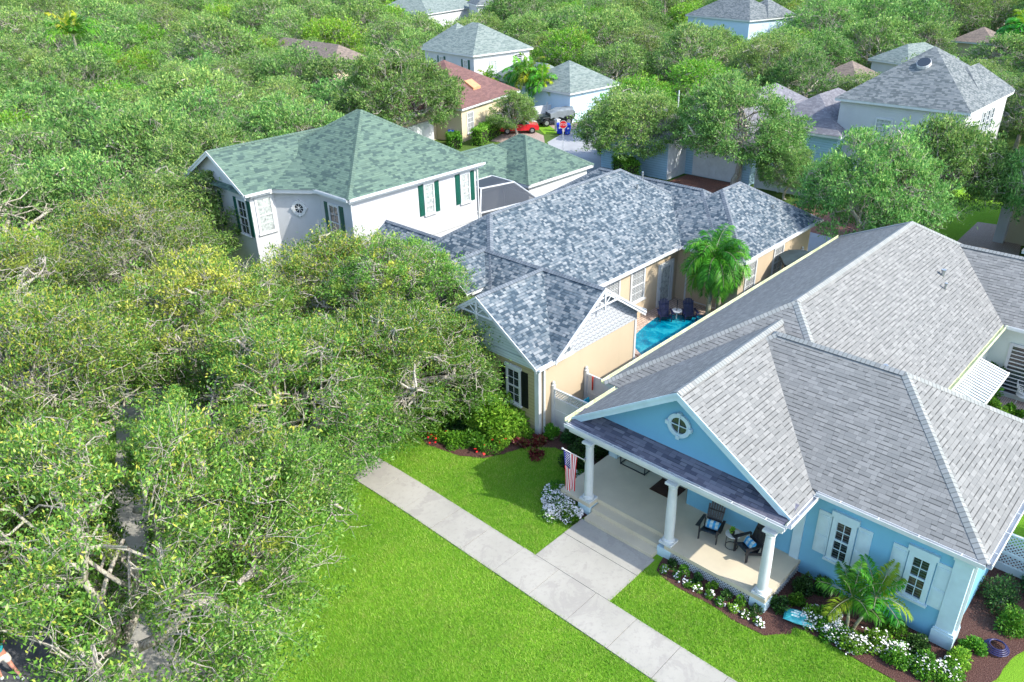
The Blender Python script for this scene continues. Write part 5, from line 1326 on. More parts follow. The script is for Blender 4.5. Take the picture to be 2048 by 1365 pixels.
    for (gx, gy), gr in gaps:                                  # crown cut along camera sightlines, and sunward to brighten path and person
        c_, s_ = math.cos(rot), math.sin(rot); Wp = np.stack([P[:, 0]*c_-P[:, 1]*s_+pos[0], P[:, 0]*s_+P[:, 1]*c_+pos[1], P[:, 2]], 1)
        a_ = np.array([gx, gy, .8]); d_ = np.array([-gx, -gy, 17.7] if gr > 0 else [.33, -1.1, 1.0]); gr = abs(gr); d_ /= np.linalg.norm(d_); q_ = Wp-a_; dist = np.linalg.norm(q_-(q_@d_)[:, None]*d_, axis=1)
        kp = dist > gr*(.72+.25*rng.random(len(P))+.45*np.sin(P[:, 0]*3.1+seed)*np.sin(P[:, 1]*2.7)+.3*np.sin(P[:, 2]*4.3+P[:, 0]*2)); P = P[kp]; idx = idx[kp]
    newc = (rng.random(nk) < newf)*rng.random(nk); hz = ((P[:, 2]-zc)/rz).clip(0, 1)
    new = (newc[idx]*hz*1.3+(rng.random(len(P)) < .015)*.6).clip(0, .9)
    out = P-np.array([0, 0, zc*.7]); 
    V, F, UV = leaves(P, rng, leaf, .38, unit(out)*.55, new)
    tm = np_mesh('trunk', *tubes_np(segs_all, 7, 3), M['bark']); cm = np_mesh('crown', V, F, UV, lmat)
    return tm, cm
def place_tree(name, label, meshes, x, y, s=1.0, rz=0.0, sz=None, group=None, cat='tree', z=0, tilt=(0, 0)):
    t = bpy.data.objects.new(name, None); COL.objects.link(t); t.location = (x, y, z); t.rotation_euler = (tilt[0], tilt[1], rz); t.scale = (s, s, sz or s); tag(t, label, cat, group)
    for nm, me in zip(('trunk', 'crown'), meshes):
        o = bpy.data.objects.new(nm, me); COL.objects.link(o); o.parent = t
    return t
def blob_pts(rng, n, rx, ry, rz, lumps=9, shell=.35, cut=0.0):
    """points in a lumpy rounded volume sitting on z=0"""
    c = rng.normal(size=(lumps, 3)); c = unit(c)*rng.uniform(.35, .75, (lumps, 1)); c[:, 2] = np.abs(c[:, 2]); r = rng.uniform(.28, .48, lumps)
    k_ = rng.integers(0, lumps, n); d = unit(rng.normal(size=(n, 3))); rad = r[k_]*(1-shell*rng.random(n)**1.5)
    P = c[k_]+d*rad[:, None]; P[:, 2] = np.abs(P[:, 2])
    return P*np.array([rx, ry, rz])
def shrub(name, label, cat, x, y, rx, ry, rz, n, leaf, mat, seed, flowers=0, fmat=None, fsize=.045, rot=0, group=None, z=0.03, lumps=9, new=0.0, stems=True):
    rng = np.random.default_rng(seed)
    t = bpy.data.objects.new(name, None); COL.objects.link(t); t.location = (x, y, z); t.rotation_euler = (0, 0, rot); tag(t, label, cat, group)
    P = blob_pts(rng, n, rx, ry, rz, lumps); V, F, UV = leaves(P, rng, leaf, .5, unit(P*np.array([1, 1, .6]))*.7, rng.random(n)*new)
    o = bpy.data.objects.new('foliage', np_mesh('foliage', V, F, UV, mat)); COL.objects.link(o); o.parent = t
    if stems:
        sg = []
        for i in range(9):
            q = blob_pts(rng, 1, rx, ry, rz, lumps)[0]*.85; sg.append((np.array([rng.normal()*.05, rng.normal()*.05, -.02]), q*.55+rng.normal(size=3)*.02, .014, .010)); sg.append((q*.55, q, .010, .005))
        o = bpy.data.objects.new('stem', np_mesh('stem', *tubes_np(sg, 5, 4), M['bark'])); COL.objects.link(o); o.parent = t
    if flowers:
        Q = blob_pts(rng, flowers*4, rx*1.06, ry*1.06, rz*1.10, lumps, .04)[:]
        nrm = unit(Q*np.array([1/rx**2, 1/ry**2, 1/rz**2])); Q = Q[nrm[:, 2] > .15][:flowers]
        rng2 = np.random.default_rng(seed+5); Vs = []; Fs = []; b = 0
        for p in Q:
            s_ = fsize*rng2.uniform(.7, 1.25); nv = unit(rng2.normal(size=(1, 3))*.35+np.array([[0, 0, 1.0]]))[0]; a = unit(np.cross(nv, rng2.normal(size=3))[None])[0]; c = np.cross(nv, a)
            m_ = 7; ring = np.array([p+nv*.01]+[p+(a*math.cos(q*6.2832/m_)+c*math.sin(q*6.2832/m_))*s_*(1 if q % 2 else .8) for q in range(m_)]); Vs.append(ring)
            Fs.append(np.array([[b, b+1+q, b+1+(q+1) % m_] for q in range(m_)])); b += m_+1
        o = bpy.data.objects.new('flowers', np_mesh('flowers', np.concatenate(Vs), np.concatenate(Fs), np.zeros((sum(len(f) for f in Fs), 2)), fmat or M['petal'])); COL.objects.link(o); o.parent = t
        if flowers > 100: o['kind'] = 'stuff'
    return t
def hedge(name, label, p, q, w_, h_, n, leaf, mat, seed, group=None):
    rng = np.random.default_rng(seed); p = np.array([*p, 0.0]); q = np.array([*q, 0.0]); L = np.linalg.norm(q-p); a = (q-p)/L; b = np.array([-a[1], a[0], 0])
    t = bpy.data.objects.new(name, None); COL.objects.link(t); t.location = tuple((p+q)/2); tag(t, label, 'hedge', group)
    u = rng.random((n, 3)); f = rng.integers(0, 6, n); dep = rng.random(n)**2*.25
    X = (u[:, 0]-.5)*L; Y = (u[:, 1]-.5)*w_; Z = u[:, 2]*h_
    Y = np.where(f == 0, -(.5-dep)*w_, Y); Y = np.where(f == 1, (.5-dep)*w_, Y); Z = np.where(f >= 3, h_*(1-dep*.5), Z); X = np.where(f == 2, np.sign(X)*(L/2-dep*w_), X)
    Z += .06*np.sin(X*2.3+seed)+.04*np.sin(X*5.1)*(Y+1); P = X[:, None]*a+Y[:, None]*b; P[:, 2] = Z.clip(.02, None)
    V, F, UV = leaves(P, rng, leaf, .55, None, rng.random(n)*.15)
    o = bpy.data.objects.new('foliage', np_mesh('foliage', V, F, UV, mat)); COL.objects.link(o); o.parent = t
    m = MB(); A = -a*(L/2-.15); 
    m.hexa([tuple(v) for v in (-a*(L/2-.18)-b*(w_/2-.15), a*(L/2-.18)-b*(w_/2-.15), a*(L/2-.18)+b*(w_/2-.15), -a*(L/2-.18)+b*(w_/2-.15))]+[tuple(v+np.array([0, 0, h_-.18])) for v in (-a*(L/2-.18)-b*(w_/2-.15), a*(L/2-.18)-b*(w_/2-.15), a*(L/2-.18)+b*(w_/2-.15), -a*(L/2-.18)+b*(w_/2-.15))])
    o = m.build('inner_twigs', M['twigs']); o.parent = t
    return t
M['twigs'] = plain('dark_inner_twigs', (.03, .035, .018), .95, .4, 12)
def palm_meshes(seed, h, nf, L, leaflet, tr_=.09, lean=(.2, .1), mat=None, droop=1.0, wleaf=.035, nl=34, yel=.1, el0=1.25, el1=-.2):
    rng = np.random.default_rng(seed); sg = []; n = 12; pts = [np.array([lean[0]*(i/n)**1.5, lean[1]*(i/n)**1.5, h*i/n]) for i in range(n+1)]
    for i in range(n): sg.append((pts[i], pts[i+1], tr_*(1.25-.4*i/n), tr_*(1.25-.4*(i+1)/n)*.94))
    top = pts[-1]; sg.append((top, top+np.array([0, 0, h*.0+.55]), tr_*.75, tr_*.45)); top = top+np.array([0, 0, .45])
    Vs = []; Fs = []; Us = []; b = 0
    for k_ in range(nf):
        az = k_*2.399+rng.normal()*.2; el = el0+(el1-el0)*(k_/nf)+rng.normal()*.12; Lk = L*rng.uniform(.85, 1.1)
        p = top.copy(); d = np.array([math.cos(az)*math.cos(el), math.sin(az)*math.cos(el), math.sin(el)]); m_ = nl; step = Lk/m_; newv = 1.0*(rng.random() < yel)*rng.random()
        pp = [p.copy()]; dd = [d.copy()]
        for i in range(m_):
            d = d+np.array([0, 0, -1])*step*droop*(.45+1.0*i/m_); d /= np.linalg.norm(d); p = p+d*step; pp.append(p.copy()); dd.append(d.copy())
        for i in range(m_): 
            if i % 2 == 0: sg.append((pp[i], pp[min(i+2, m_)], .016*(1-i/m_)+.004, .016*(1-(i+2)/m_ if i+2 < m_ else 0)+.004))
        u0 = rng.random()
        for i in range(3, m_+1):
            t = i/m_; side = np.cross(dd[i], [0, 0, 1.0]); side /= max(1e-6, np.linalg.norm(side)); up = np.cross(side, dd[i]); ll = leaflet*(math.sin(min(1, t*1.25+.12)*math.pi)**.6 if t*1.25+.12 < 1 else .25)*rng.uniform(.85, 1.1)
            ll = leaflet*(.35+.65*math.sin(math.pi*min(1, t*.85+.12)))
            for sgn in (-1, 1):
                for rep in range(1):
                    ld = side*sgn*.85+dd[i]*.55+up*(.18+.25*rng.normal()); ld /= np.linalg.norm(ld); a = pp[i]; m1 = a+ld*ll*.5; e = a+ld*ll+np.array([0, 0, -ll*.42]); wv = np.cross(ld, up); wv = dd[i]*wleaf*.5
                    Vs.append(np.array([a-wv*.5, m1-wv+up*.01, e, m1+wv+up*.01])); Fs.append(np.arange(4)+b); Us.append([np.clip(u0*.5+rng.random()*.5, 0, 1), newv]); b += 4
    return np_mesh('trunk', *tubes_np(sg, 10, 5), M['palm_trunk']), np_mesh('fronds', np.concatenate(Vs), np.array(Fs), np.array(Us), mat or M['palm'])
k = NT('palm_trunk', 0.8, 0.2); sp = k.n("SeparateXYZ"); k.l(k.obj(), sp.inputs[0])
rg = k.math('LESS_THAN', k.math('FRACT', k.math('MULTIPLY', sp.outputs[2], 8)), .2)
k.color(k.mix(k.math('MULTIPLY', rg, .5), k.ramp(k.noise(3, 4), [(0.35, (.22, .24, .12)), (.65, (.42, .40, .30))]), (.12, .11, .08))); M['palm_trunk'] = k.m
def place_palm(name, label, meshes, x, y, rz=0, s=1, group=None, z=0):
    t = place_tree(name, label, meshes, x, y, s, rz, group=group, cat='palm tree', z=z)
    for c_ in t.children:
        if c_.name.startswith('crown'): c_.name = 'fronds'
    return t

# ---- near oaks (each its own meshes)
NEAR = [ # label, x, y, R, H, seed, nleaf, leaf, newf, bare
('large oak over the street at the lower left with long pale forked limbs', 3.2, 17.5, 5.6, 8.6, 11, 150000, 0.098, 0.22, 0.05),
('oak crown in the bottom left corner leaning over the street edge', 1.2, 23.5, 5.2, 8.2, 12, 120000, 0.098, 0.2, 0.05),
('oak reaching over the lawn edge, its crown ending above the bright grass', 6.6, 18.6, 4.3, 7.2, 13, 110000, 0.095, 0.2, 0.05),
('oak left of the second walk with yellowish new growth', 5.2, 28.5, 5.4, 8.2, 14, 120000, 0.1, 0.5, 0.05),
('oak beside the bend of the front walk, low crown over the slab ends', 11.2, 22.8, 4.6, 6.6, 15, 120000, 0.095, 0.4, 0.05),
('oak in front of the beige house with bare twigs against its window', 16.2, 22.6, 4.4, 5.8, 16, 115000, 0.092, 0.3, 0.2),
('slender oak hiding the little entry gable of the beige house', 19.7, 25.9, 3.7, 7.3, 21, 75000, 0.095, 0.3, 0.1),
('oak with yellow-green top in the middle of the left canopy', 11.8, 30.0, 4.8, 7.4, 17, 90000, 0.11, 0.6, 0.04),
('oak below the white two-storey house, thin crown before its windows', 18.8, 30.5, 4.4, 6.2, 18, 80000, 0.105, 0.4, 0.1),
('oak at the left edge level with the white house, grey forked limb showing', 5.5, 37.5, 5.6, 8.6, 19, 85000, 0.1, 0.5, 0.05),
('oak behind the yellow-green one, left of the white house', 12.8, 39.0, 5.2, 8.0, 20, 80000, 0.1, 0.35, 0.06),
]
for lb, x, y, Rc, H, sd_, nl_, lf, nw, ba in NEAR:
    ms = oak_meshes(sd_, Rc, H, nl_, lf, M['oak_near'], limbs=8, kids=(5, 5, 4), newf=nw, bare=ba, twig=3, trunk_r=.20 if Rc < 3.5 else .26, gaps=[((8.2, 29.9), .5), ((7.4, 28.5), .75), ((6.0, 23.6), .5), ((9.2, 31.5), .4), ((6.6, 26.4), .45), ((6.2, 24.9), .7), ((4.1, 19.3), .7), ((4.0, 18.2), .5), ((1.1, 21.5), .6), ((1.3, 20.9), .5), ((8.0, 29.6), -1.0), ((7.2, 28.0), -1.1), ((6.5, 26.2), -1.1), ((6.1, 24.8), -1.1), ((5.4, 24.0), -.9), ((4.1, 19.2), -1.1), ((1.2, 21.3), -.7)], pos=(x, y), rot=sd_*1.7)  # negative radii are added openings toward the sun that light the path
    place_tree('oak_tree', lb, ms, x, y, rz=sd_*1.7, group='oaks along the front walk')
MIDV = [oak_meshes(200+i, 1.0*4.6, 7.0, 60000, .16, M['oak_far'], limbs=8, kids=(5, 4, 4), newf=.3, bare=.0, twig=4, trunk_r=.2, spread=.08, flat=.6, bottom=.3) for i in range(4)]
FARV = [oak_meshes(300+i, 5.0, 8.0, (17000, 13000, 20000, 15000, 17000)[i], (.25, .30, .22, .27, .24)[i], M['oak_far'], limbs=(8, 6, 10, 7, 9)[i], kids=(5, 4, 3), newf=(.35, .1, .6, .3, .45)[i], bare=(.03, .12, .03, .2, .08)[i], twig=(1, 2, 1, 3, 2)[i], trunk_r=.25, spread=.10, flat=.6, bottom=.22) for i in range(5)]
LIMEV = [oak_meshes(400+i, 4.0, 6.0, 16000, .22, M['lime'], limbs=7, kids=(5, 4, 3), newf=.2, twig=2, trunk_r=.15, spread=.11, flat=.6, bottom=.12) for i in range(2)]
for lb, x, y, s, sz, v, kind in [
('small dense tree right of the clapboard garage drive, in front of the grey roof', 58.0, 30.6, 1.15, 1.25, 0, 'm'),
('round tree left of the clapboard garage, by the stop sign lane', 56.6, 39.8, 1.1, 1.0, 1, 'm'),
('yellow-green tree behind the blue house roof, left of the pair', 46.5, 15.7, 0.9, 1.22, 1, 'm'),
('yellow-green tree behind the blue house roof, right of the pair', 53.5, 14.4, 0.95, 1.2, 0, 'm'),
('dark tree in front of the cream house at the right edge', 54.6, 7.6, 0.72, 1.5, 0, 'm'),
('bright bushy tree by the fan palm, beyond the lane', 68.5, 47.5, 0.9, 0.95, 0, 'l'),
('bright feathery tree beyond the white post', 80.0, 47.5, 1.1, 1.0, 1, 'l'),
('dark live oak towering behind the green roof', 48.5, 61.5, 1.35, 1.35, 1, 'm'),
('sparse pale shrub tree in front of the red car', 59.2, 56.4, 0.58, 0.65, 2, 'm'),
('tree left of the green gable, tight against the roof', 24.5, 52.5, 1.1, 1.1, 3, 'm'),
('tree behind the left slope of the green roof', 33.5, 55.5, 1.15, 1.15, 0, 'm'),
('tree at the left edge of the green gable, in front of its wall', 19.5, 46.5, 1.05, 1.0, 1, 'm'),
('dark tree at the right edge past the corner of the blue house', 26.3, -3.0, 0.6, 0.8, 2, 'm'),
('tree hiding the lower part of the brown-roofed house', 55.0, 79.0, 1.1, 0.85, 1, 'f'),
('tree in front of the low tan-roofed house', 88.0, 32.4, 0.8, 0.62, 2, 'f'),
('tree below the salmon roof peak', 120.5, 27.5, 1.1, 0.75, 3, 'f'),
('small dark tree at the vine-covered drive fence', 57.0, 25.6, 0.5, 0.6, 1, 'm'),
]:
    V_ = MIDV if kind == 'm' else (FARV if kind == 'f' else LIMEV)
    place_tree('oak_tree' if kind != 'l' else 'broadleaf_tree', lb, V_[v % len(V_)], x, y, s, v*1.37+x, sz, group=None)
ROWS = [
('bright green tree left of the left canopy, first in the nearest row', 7.9, 57.6, 0.83, 0.95, 1, 'l'),
('mid-sized tree left of the left canopy, second in the nearest row', 10.4, 51.7, 0.96, 1.07, 3, 'f'),
('bright green tree left of the left canopy, third in the nearest row', 8.9, 44.5, 0.92, 0.98, 1, 'l'),
('small tree left of the left canopy, fourth in the nearest row', 16.5, 55.2, 0.8, 0.85, 0, 'f'),
('bright green tree left of the left canopy, first in the second row', 9.3, 64.5, 0.83, 0.99, 0, 'l'),
('small tree left of the left canopy, second in the second row', 12.7, 69.2, 0.76, 0.81, 4, 'f'),
('small tree left of the left canopy, third in the second row', 16.0, 62.9, 0.88, 0.95, 2, 'f'),
('mid-sized tree left of the left canopy, fourth in the second row', 21.9, 67.8, 0.92, 1.03, 1, 'f'),
('mid-sized tree right of the left canopy, first in the second row', 23.3, 59.7, 0.94, 1.06, 0, 'f'),
('mid-sized tree left of the brown roof, first in the second row', 30.0, 63.6, 0.9, 0.98, 3, 'f'),
('small tree left of the green roof, first in the second row', 38.3, 61.5, 0.79, 0.77, 4, 'f'),
('mid-sized tree left of the corner palm, first in the third row', 12.0, 83.7, 0.99, 1.07, 0, 'f'),
('mid-sized tree left of the corner palm, second in the third row', 12.3, 75.7, 0.98, 0.99, 1, 'f'),
('bright green tree left of the left canopy, first in the third row', 19.3, 79.2, 0.88, 1.01, 3, 'l'),
('small tree left of the left canopy, second in the third row', 22.6, 84.8, 0.82, 0.79, 3, 'f'),
('small tree left of the left canopy, third in the third row', 25.8, 79.0, 0.79, 0.81, 0, 'f'),
('small tree right of the left canopy, first in the third row', 31.9, 83.0, 0.78, 0.73, 3, 'f'),
('mid-sized tree right of the left canopy, second in the third row', 28.3, 70.5, 0.91, 0.84, 0, 'f'),
('mid-sized tree left of the brown roof, first in the third row', 35.0, 74.6, 1.0, 1.02, 0, 'f'),
('small tree left of the brown roof, second in the third row', 40.1, 79.9, 0.82, 0.82, 2, 'f'),
('small tree left of the brown roof, third in the third row', 35.8, 67.8, 0.77, 0.72, 4, 'f'),
('small tree below the brown roof, first in the third row', 42.2, 72.8, 0.76, 0.76, 4, 'f'),
('small tree above the green roof, first in the third row', 47.6, 69.6, 0.8, 0.76, 1, 'f'),
('bright green tree above the dark hipped roof, first in the third row', 84.0, 24.1, 0.86, 1.0, 4, 'l'),
('small tree right of the salmon roof, first in the third row', 82.7, 16.0, 0.79, 0.83, 3, 'f'),
('bright green tree right of the salmon roof, second in the third row', 75.5, 10.0, 0.94, 0.94, 3, 'l'),
('mid-sized tree right of the salmon roof, third in the third row', 82.0, 8.7, 0.94, 0.86, 2, 'f'),
('bright green tree left of the corner palm, first in the fourth row', 13.6, 97.5, 0.86, 0.88, 0, 'l'),
('mid-sized tree left of the corner palm, second in the fourth row', 16.5, 90.6, 0.96, 1.06, 3, 'f'),
('small tree left of the corner palm, third in the fourth row', 23.1, 101.1, 0.79, 0.77, 4, 'f'),
('bright green tree left of the corner palm, fourth in the fourth row', 22.3, 94.6, 0.95, 0.91, 4, 'l'),
('small tree below the corner palm, first in the fourth row', 26.0, 89.7, 0.79, 0.88, 1, 'f'),
('small tree below the corner palm, second in the fourth row', 30.0, 97.0, 0.84, 0.96, 3, 'f'),
('bright green tree above the left canopy, first in the fourth row', 33.3, 88.9, 0.94, 0.96, 4, 'l'),
('small tree right of the left canopy, first in the fourth row', 38.9, 94.7, 0.75, 0.71, 4, 'f'),
('small tree left of the brown roof, first in the fourth row', 39.4, 87.2, 0.8, 0.92, 4, 'f'),
('small tree left of the brown roof, second in the fourth row', 45.4, 89.1, 0.86, 0.83, 2, 'f'),
('small tree below the brown roof, first in the fourth row', 46.3, 78.1, 0.78, 0.72, 0, 'f'),
('mid-sized tree above the brown roof, first in the fourth row', 52.6, 85.9, 0.9, 0.94, 1, 'f'),
('mid-sized tree right of the pale-roofed garage, first in the fourth row', 82.8, 61.4, 0.92, 0.86, 1, 'f'),
('mid-sized tree left of the slate roof, first in the fourth row', 88.4, 54.0, 1.06, 1.09, 4, 'f'),
('mid-sized tree right of the slate roof, first in the fourth row', 88.3, 44.5, 0.92, 0.98, 2, 'f'),
('small tree left of the tan roof, first in the fourth row', 86.0, 38.3, 0.79, 0.89, 3, 'f'),
('small tree above the dark hipped roof, first in the fourth row', 91.5, 27.1, 0.82, 0.84, 2, 'f'),
('small tree below the salmon roof, first in the fourth row', 99.0, 24.3, 0.75, 0.7, 2, 'f'),
('small tree right of the dark hipped roof, first in the fourth row', 91.5, 20.6, 0.75, 0.69, 2, 'f'),
('mid-sized tree right of the salmon roof, first in the fourth row', 100.6, 16.4, 1.0, 0.96, 4, 'f'),
('small tree right of the salmon roof, second in the fourth row', 89.3, 14.0, 0.86, 0.85, 2, 'f'),
('bright green tree right of the salmon roof, third in the fourth row', 95.6, 9.9, 1.22, 1.3, 2, 'l'),
('small tree left of the corner palm, first in the fifth row', 16.8, 117.1, 0.85, 0.79, 2, 'f'),
('mid-sized tree left of the corner palm, second in the fifth row', 15.3, 104.8, 0.93, 0.86, 0, 'f'),
('small tree left of the corner palm, third in the fifth row', 19.2, 110.6, 0.76, 0.79, 1, 'f'),
('bright green tree left of the corner palm, fourth in the fifth row', 26.0, 113.9, 0.89, 0.99, 0, 'l'),
('small tree left of the corner palm, fifth in the fifth row', 25.5, 107.3, 0.76, 0.82, 3, 'f'),
('bright green tree right of the corner palm, first in the fifth row', 35.1, 110.2, 0.82, 0.91, 4, 'l'),
('mid-sized tree right of the corner palm, second in the fifth row', 34.2, 102.7, 1.06, 1.02, 1, 'f'),
('bright green tree right of the corner palm, third in the fifth row', 41.9, 109.3, 0.91, 0.99, 0, 'l'),
('small tree left of the brown roof, first in the fifth row', 46.0, 95.3, 0.76, 0.84, 1, 'f'),
('broad tree left of the brown roof, second in the fifth row', 52.0, 104.1, 1.29, 1.24, 3, 'f'),
('small tree left of the brown roof, third in the fifth row', 52.3, 94.1, 0.82, 0.8, 2, 'f'),
('small tree above the brown roof, first in the fifth row', 58.3, 97.5, 0.77, 0.75, 2, 'f'),
('small tree right of the brown roof, first in the fifth row', 64.3, 99.9, 0.76, 0.77, 0, 'f'),
('small tree below the top-edge pale roof, first in the fifth row', 75.8, 91.0, 0.77, 0.9, 0, 'f'),
('mid-sized tree above the far white house, first in the fifth row', 81.3, 86.2, 0.97, 1.01, 2, 'f'),
('small tree right of the far white house, first in the fifth row', 85.9, 78.8, 0.76, 0.76, 3, 'f'),
('bright green tree right of the far white house, second in the fifth row', 83.9, 70.1, 1.15, 1.31, 2, 'l'),
('broad tree left of the slate roof, first in the fifth row', 93.1, 70.8, 1.1, 1.12, 1, 'f'),
('mid-sized tree left of the slate roof, second in the fifth row', 90.1, 63.5, 1.0, 0.93, 2, 'f'),
('small tree left of the slate roof, third in the fifth row', 96.9, 59.8, 0.8, 0.93, 2, 'f'),
('small tree below the slate roof, first in the fifth row', 103.3, 59.7, 0.86, 0.87, 0, 'f'),
('bright green tree right of the slate roof, first in the fifth row', 99.6, 52.6, 0.82, 0.97, 4, 'l'),
('bright green tree right of the slate roof, second in the fifth row', 105.9, 54.2, 0.86, 0.91, 0, 'l'),
('mid-sized tree right of the slate roof, third in the fifth row', 96.5, 46.4, 1.01, 0.99, 4, 'f'),
('small tree left of the tan roof, first in the fifth row', 106.3, 45.1, 0.77, 0.86, 3, 'f'),
('bright green tree right of the salmon roof, first in the fifth row', 107.5, 17.0, 0.83, 1.01, 3, 'l'),
('mid-sized tree right of the salmon roof, second in the fifth row', 115.0, 18.1, 1.06, 1.08, 2, 'f'),
('small tree right of the salmon roof, third in the fifth row', 104.8, 10.8, 0.76, 0.72, 3, 'f'),
('small tree right of the salmon roof, fourth in the fifth row', 111.3, 10.6, 0.76, 0.77, 0, 'f'),
('mid-sized tree left of the corner palm, first in the sixth row', 18.4, 133.0, 0.99, 1.03, 1, 'f'),
('bright green tree left of the corner palm, second in the sixth row', 16.8, 124.5, 1.03, 0.97, 4, 'l'),
('mid-sized tree left of the corner palm, third in the sixth row', 24.1, 121.6, 1.05, 1.17, 0, 'f'),
('mid-sized tree left of the corner palm, fourth in the sixth row', 27.6, 128.4, 0.96, 0.98, 3, 'f'),
('small tree left of the corner palm, fifth in the sixth row', 30.9, 122.5, 0.79, 0.81, 0, 'f'),
('mid-sized tree left of the corner palm, sixth in the sixth row', 35.2, 130.1, 1.04, 0.95, 4, 'f'),
('small tree below the corner palm, first in the sixth row', 37.0, 122.5, 0.76, 0.79, 2, 'f'),
('small tree right of the corner palm, first in the sixth row', 36.5, 115.7, 0.76, 0.78, 2, 'f'),
('bright green tree right of the corner palm, second in the sixth row', 43.6, 119.3, 0.95, 1.13, 1, 'l'),
('broad tree right of the corner palm, third in the sixth row', 47.8, 126.8, 1.14, 1.09, 1, 'f'),
('bright green tree right of the corner palm, fourth in the sixth row', 47.0, 113.1, 0.84, 1.02, 4, 'l'),
('small tree left of the brown roof, first in the sixth row', 51.7, 118.9, 0.8, 0.76, 3, 'f'),
('mid-sized tree left of the brown roof, second in the sixth row', 57.7, 123.0, 1.03, 0.99, 3, 'f'),
('bright green tree left of the brown roof, third in the sixth row', 64.8, 120.3, 1.08, 1.13, 1, 'l'),
('bright green tree left of the brown roof, fourth in the sixth row', 60.3, 106.1, 1.07, 1.11, 0, 'l'),
('small tree above the brown roof, first in the sixth row', 65.4, 111.5, 0.81, 0.89, 2, 'f'),
('small tree right of the brown roof, first in the sixth row', 67.7, 105.9, 0.78, 0.72, 0, 'f'),
('bright green tree left of the top-edge pale roof, first in the sixth row', 75.0, 109.2, 1.34, 1.33, 1, 'l'),
('bright green tree left of the top-edge pale roof, second in the sixth row', 71.5, 96.8, 0.85, 0.85, 0, 'l'),
('mid-sized tree left of the top-edge pale roof, third in the sixth row', 77.8, 99.2, 0.97, 1.04, 2, 'f'),
('broad tree below the top-edge pale roof, first in the sixth row', 85.7, 102.1, 1.1, 1.01, 4, 'f'),
('mid-sized tree above the far white house, first in the sixth row', 85.5, 92.0, 0.9, 0.93, 1, 'f'),
('mid-sized tree above the far white house, second in the sixth row', 94.7, 97.4, 0.95, 0.96, 2, 'f'),
('mid-sized tree right of the far white house, first in the sixth row', 98.6, 91.1, 0.94, 0.96, 0, 'f'),
('bright green tree right of the far white house, second in the sixth row', 96.9, 84.5, 0.85, 0.84, 3, 'l'),
('small tree right of the far white house, third in the sixth row', 92.7, 80.3, 0.78, 0.72, 2, 'f'),
('mid-sized tree right of the far white house, fourth in the sixth row', 105.3, 87.0, 1.04, 1.01, 3, 'f'),
('bright green tree above the pale-roofed garage, first in the sixth row', 97.6, 76.2, 0.88, 0.99, 1, 'l'),
('mid-sized tree left of the slate roof, first in the sixth row', 106.2, 78.9, 0.98, 1.06, 0, 'f'),
('mid-sized tree left of the slate roof, second in the sixth row', 113.4, 78.6, 0.98, 0.95, 1, 'f'),
('small tree left of the slate roof, third in the sixth row', 104.5, 71.8, 0.77, 0.85, 2, 'f'),
('small tree left of the slate roof, fourth in the sixth row', 102.0, 65.9, 0.81, 0.8, 1, 'f'),
('bright green tree below the slate roof, first in the sixth row', 109.3, 61.4, 0.85, 0.89, 0, 'l'),
('bright green tree right of the slate roof, first in the sixth row', 116.6, 55.6, 0.98, 0.92, 3, 'l'),
('bright green tree left of the tan roof, first in the sixth row', 111.3, 49.5, 1.06, 1.01, 2, 'l'),
('broad tree right of the slate roof, second in the sixth row', 125.0, 54.4, 1.21, 1.23, 4, 'f'),
('small tree above the tan roof, first in the sixth row', 120.7, 44.9, 0.81, 0.87, 0, 'f'),
('mid-sized tree above the tan roof, second in the sixth row', 113.7, 41.7, 1.02, 1.06, 1, 'f'),
('broad tree left of the salmon roof, first in the sixth row', 128.0, 42.7, 1.2, 1.24, 1, 'f'),
('small tree left of the salmon roof, second in the sixth row', 121.8, 38.0, 0.83, 0.85, 3, 'f'),
('small tree right of the salmon roof, first in the sixth row', 125.6, 21.7, 0.75, 0.75, 0, 'f'),
('bright green tree right of the salmon roof, second in the sixth row', 128.5, 16.2, 0.96, 1.05, 4, 'l'),
('bright green tree right of the salmon roof, third in the sixth row', 121.7, 13.3, 1.19, 1.36, 0, 'l'),
('broad tree right of the salmon roof, fourth in the sixth row', 136.5, 14.8, 1.26, 1.12, 0, 'f'),
('broad tree left of the corner palm, first in the seventh row', 25.2, 138.2, 1.29, 1.35, 0, 'f'),
('bright green tree left of the corner palm, second in the seventh row', 27.9, 147.8, 1.16, 1.22, 4, 'l'),
('mid-sized tree left of the corner palm, third in the seventh row', 34.5, 138.5, 1.04, 1.12, 3, 'f'),
('broad tree left of the corner palm, fourth in the seventh row', 41.2, 144.7, 1.36, 1.29, 2, 'f'),
('mid-sized tree above the corner palm, first in the seventh row', 43.6, 135.3, 1.05, 1.09, 4, 'f'),
('bright green tree right of the corner palm, first in the seventh row', 51.5, 140.2, 1.16, 1.3, 4, 'l'),
('bright green tree right of the corner palm, second in the seventh row', 55.8, 133.1, 1.3, 1.24, 1, 'l'),
('broad tree left of the brown roof, first in the seventh row', 63.5, 139.6, 1.14, 1.13, 4, 'f'),
('broad tree left of the brown roof, second in the seventh row', 63.7, 128.8, 1.09, 1.07, 2, 'f'),
('bright green tree left of the brown roof, third in the seventh row', 71.8, 136.6, 1.36, 1.51, 1, 'l'),
('broad tree left of the brown roof, fourth in the seventh row', 73.3, 126.8, 1.32, 1.37, 4, 'f'),
('mid-sized tree above the brown roof, first in the seventh row', 81.6, 132.9, 1.02, 0.9, 3, 'f'),
('mid-sized tree above the brown roof, second in the seventh row', 72.8, 117.6, 1.05, 1.16, 4, 'f'),
('mid-sized tree left of the top-edge pale roof, first in the seventh row', 82.6, 124.5, 1.02, 1.11, 4, 'f'),
('broad tree left of the top-edge pale roof, second in the seventh row', 84.1, 115.4, 1.23, 1.27, 1, 'f'),
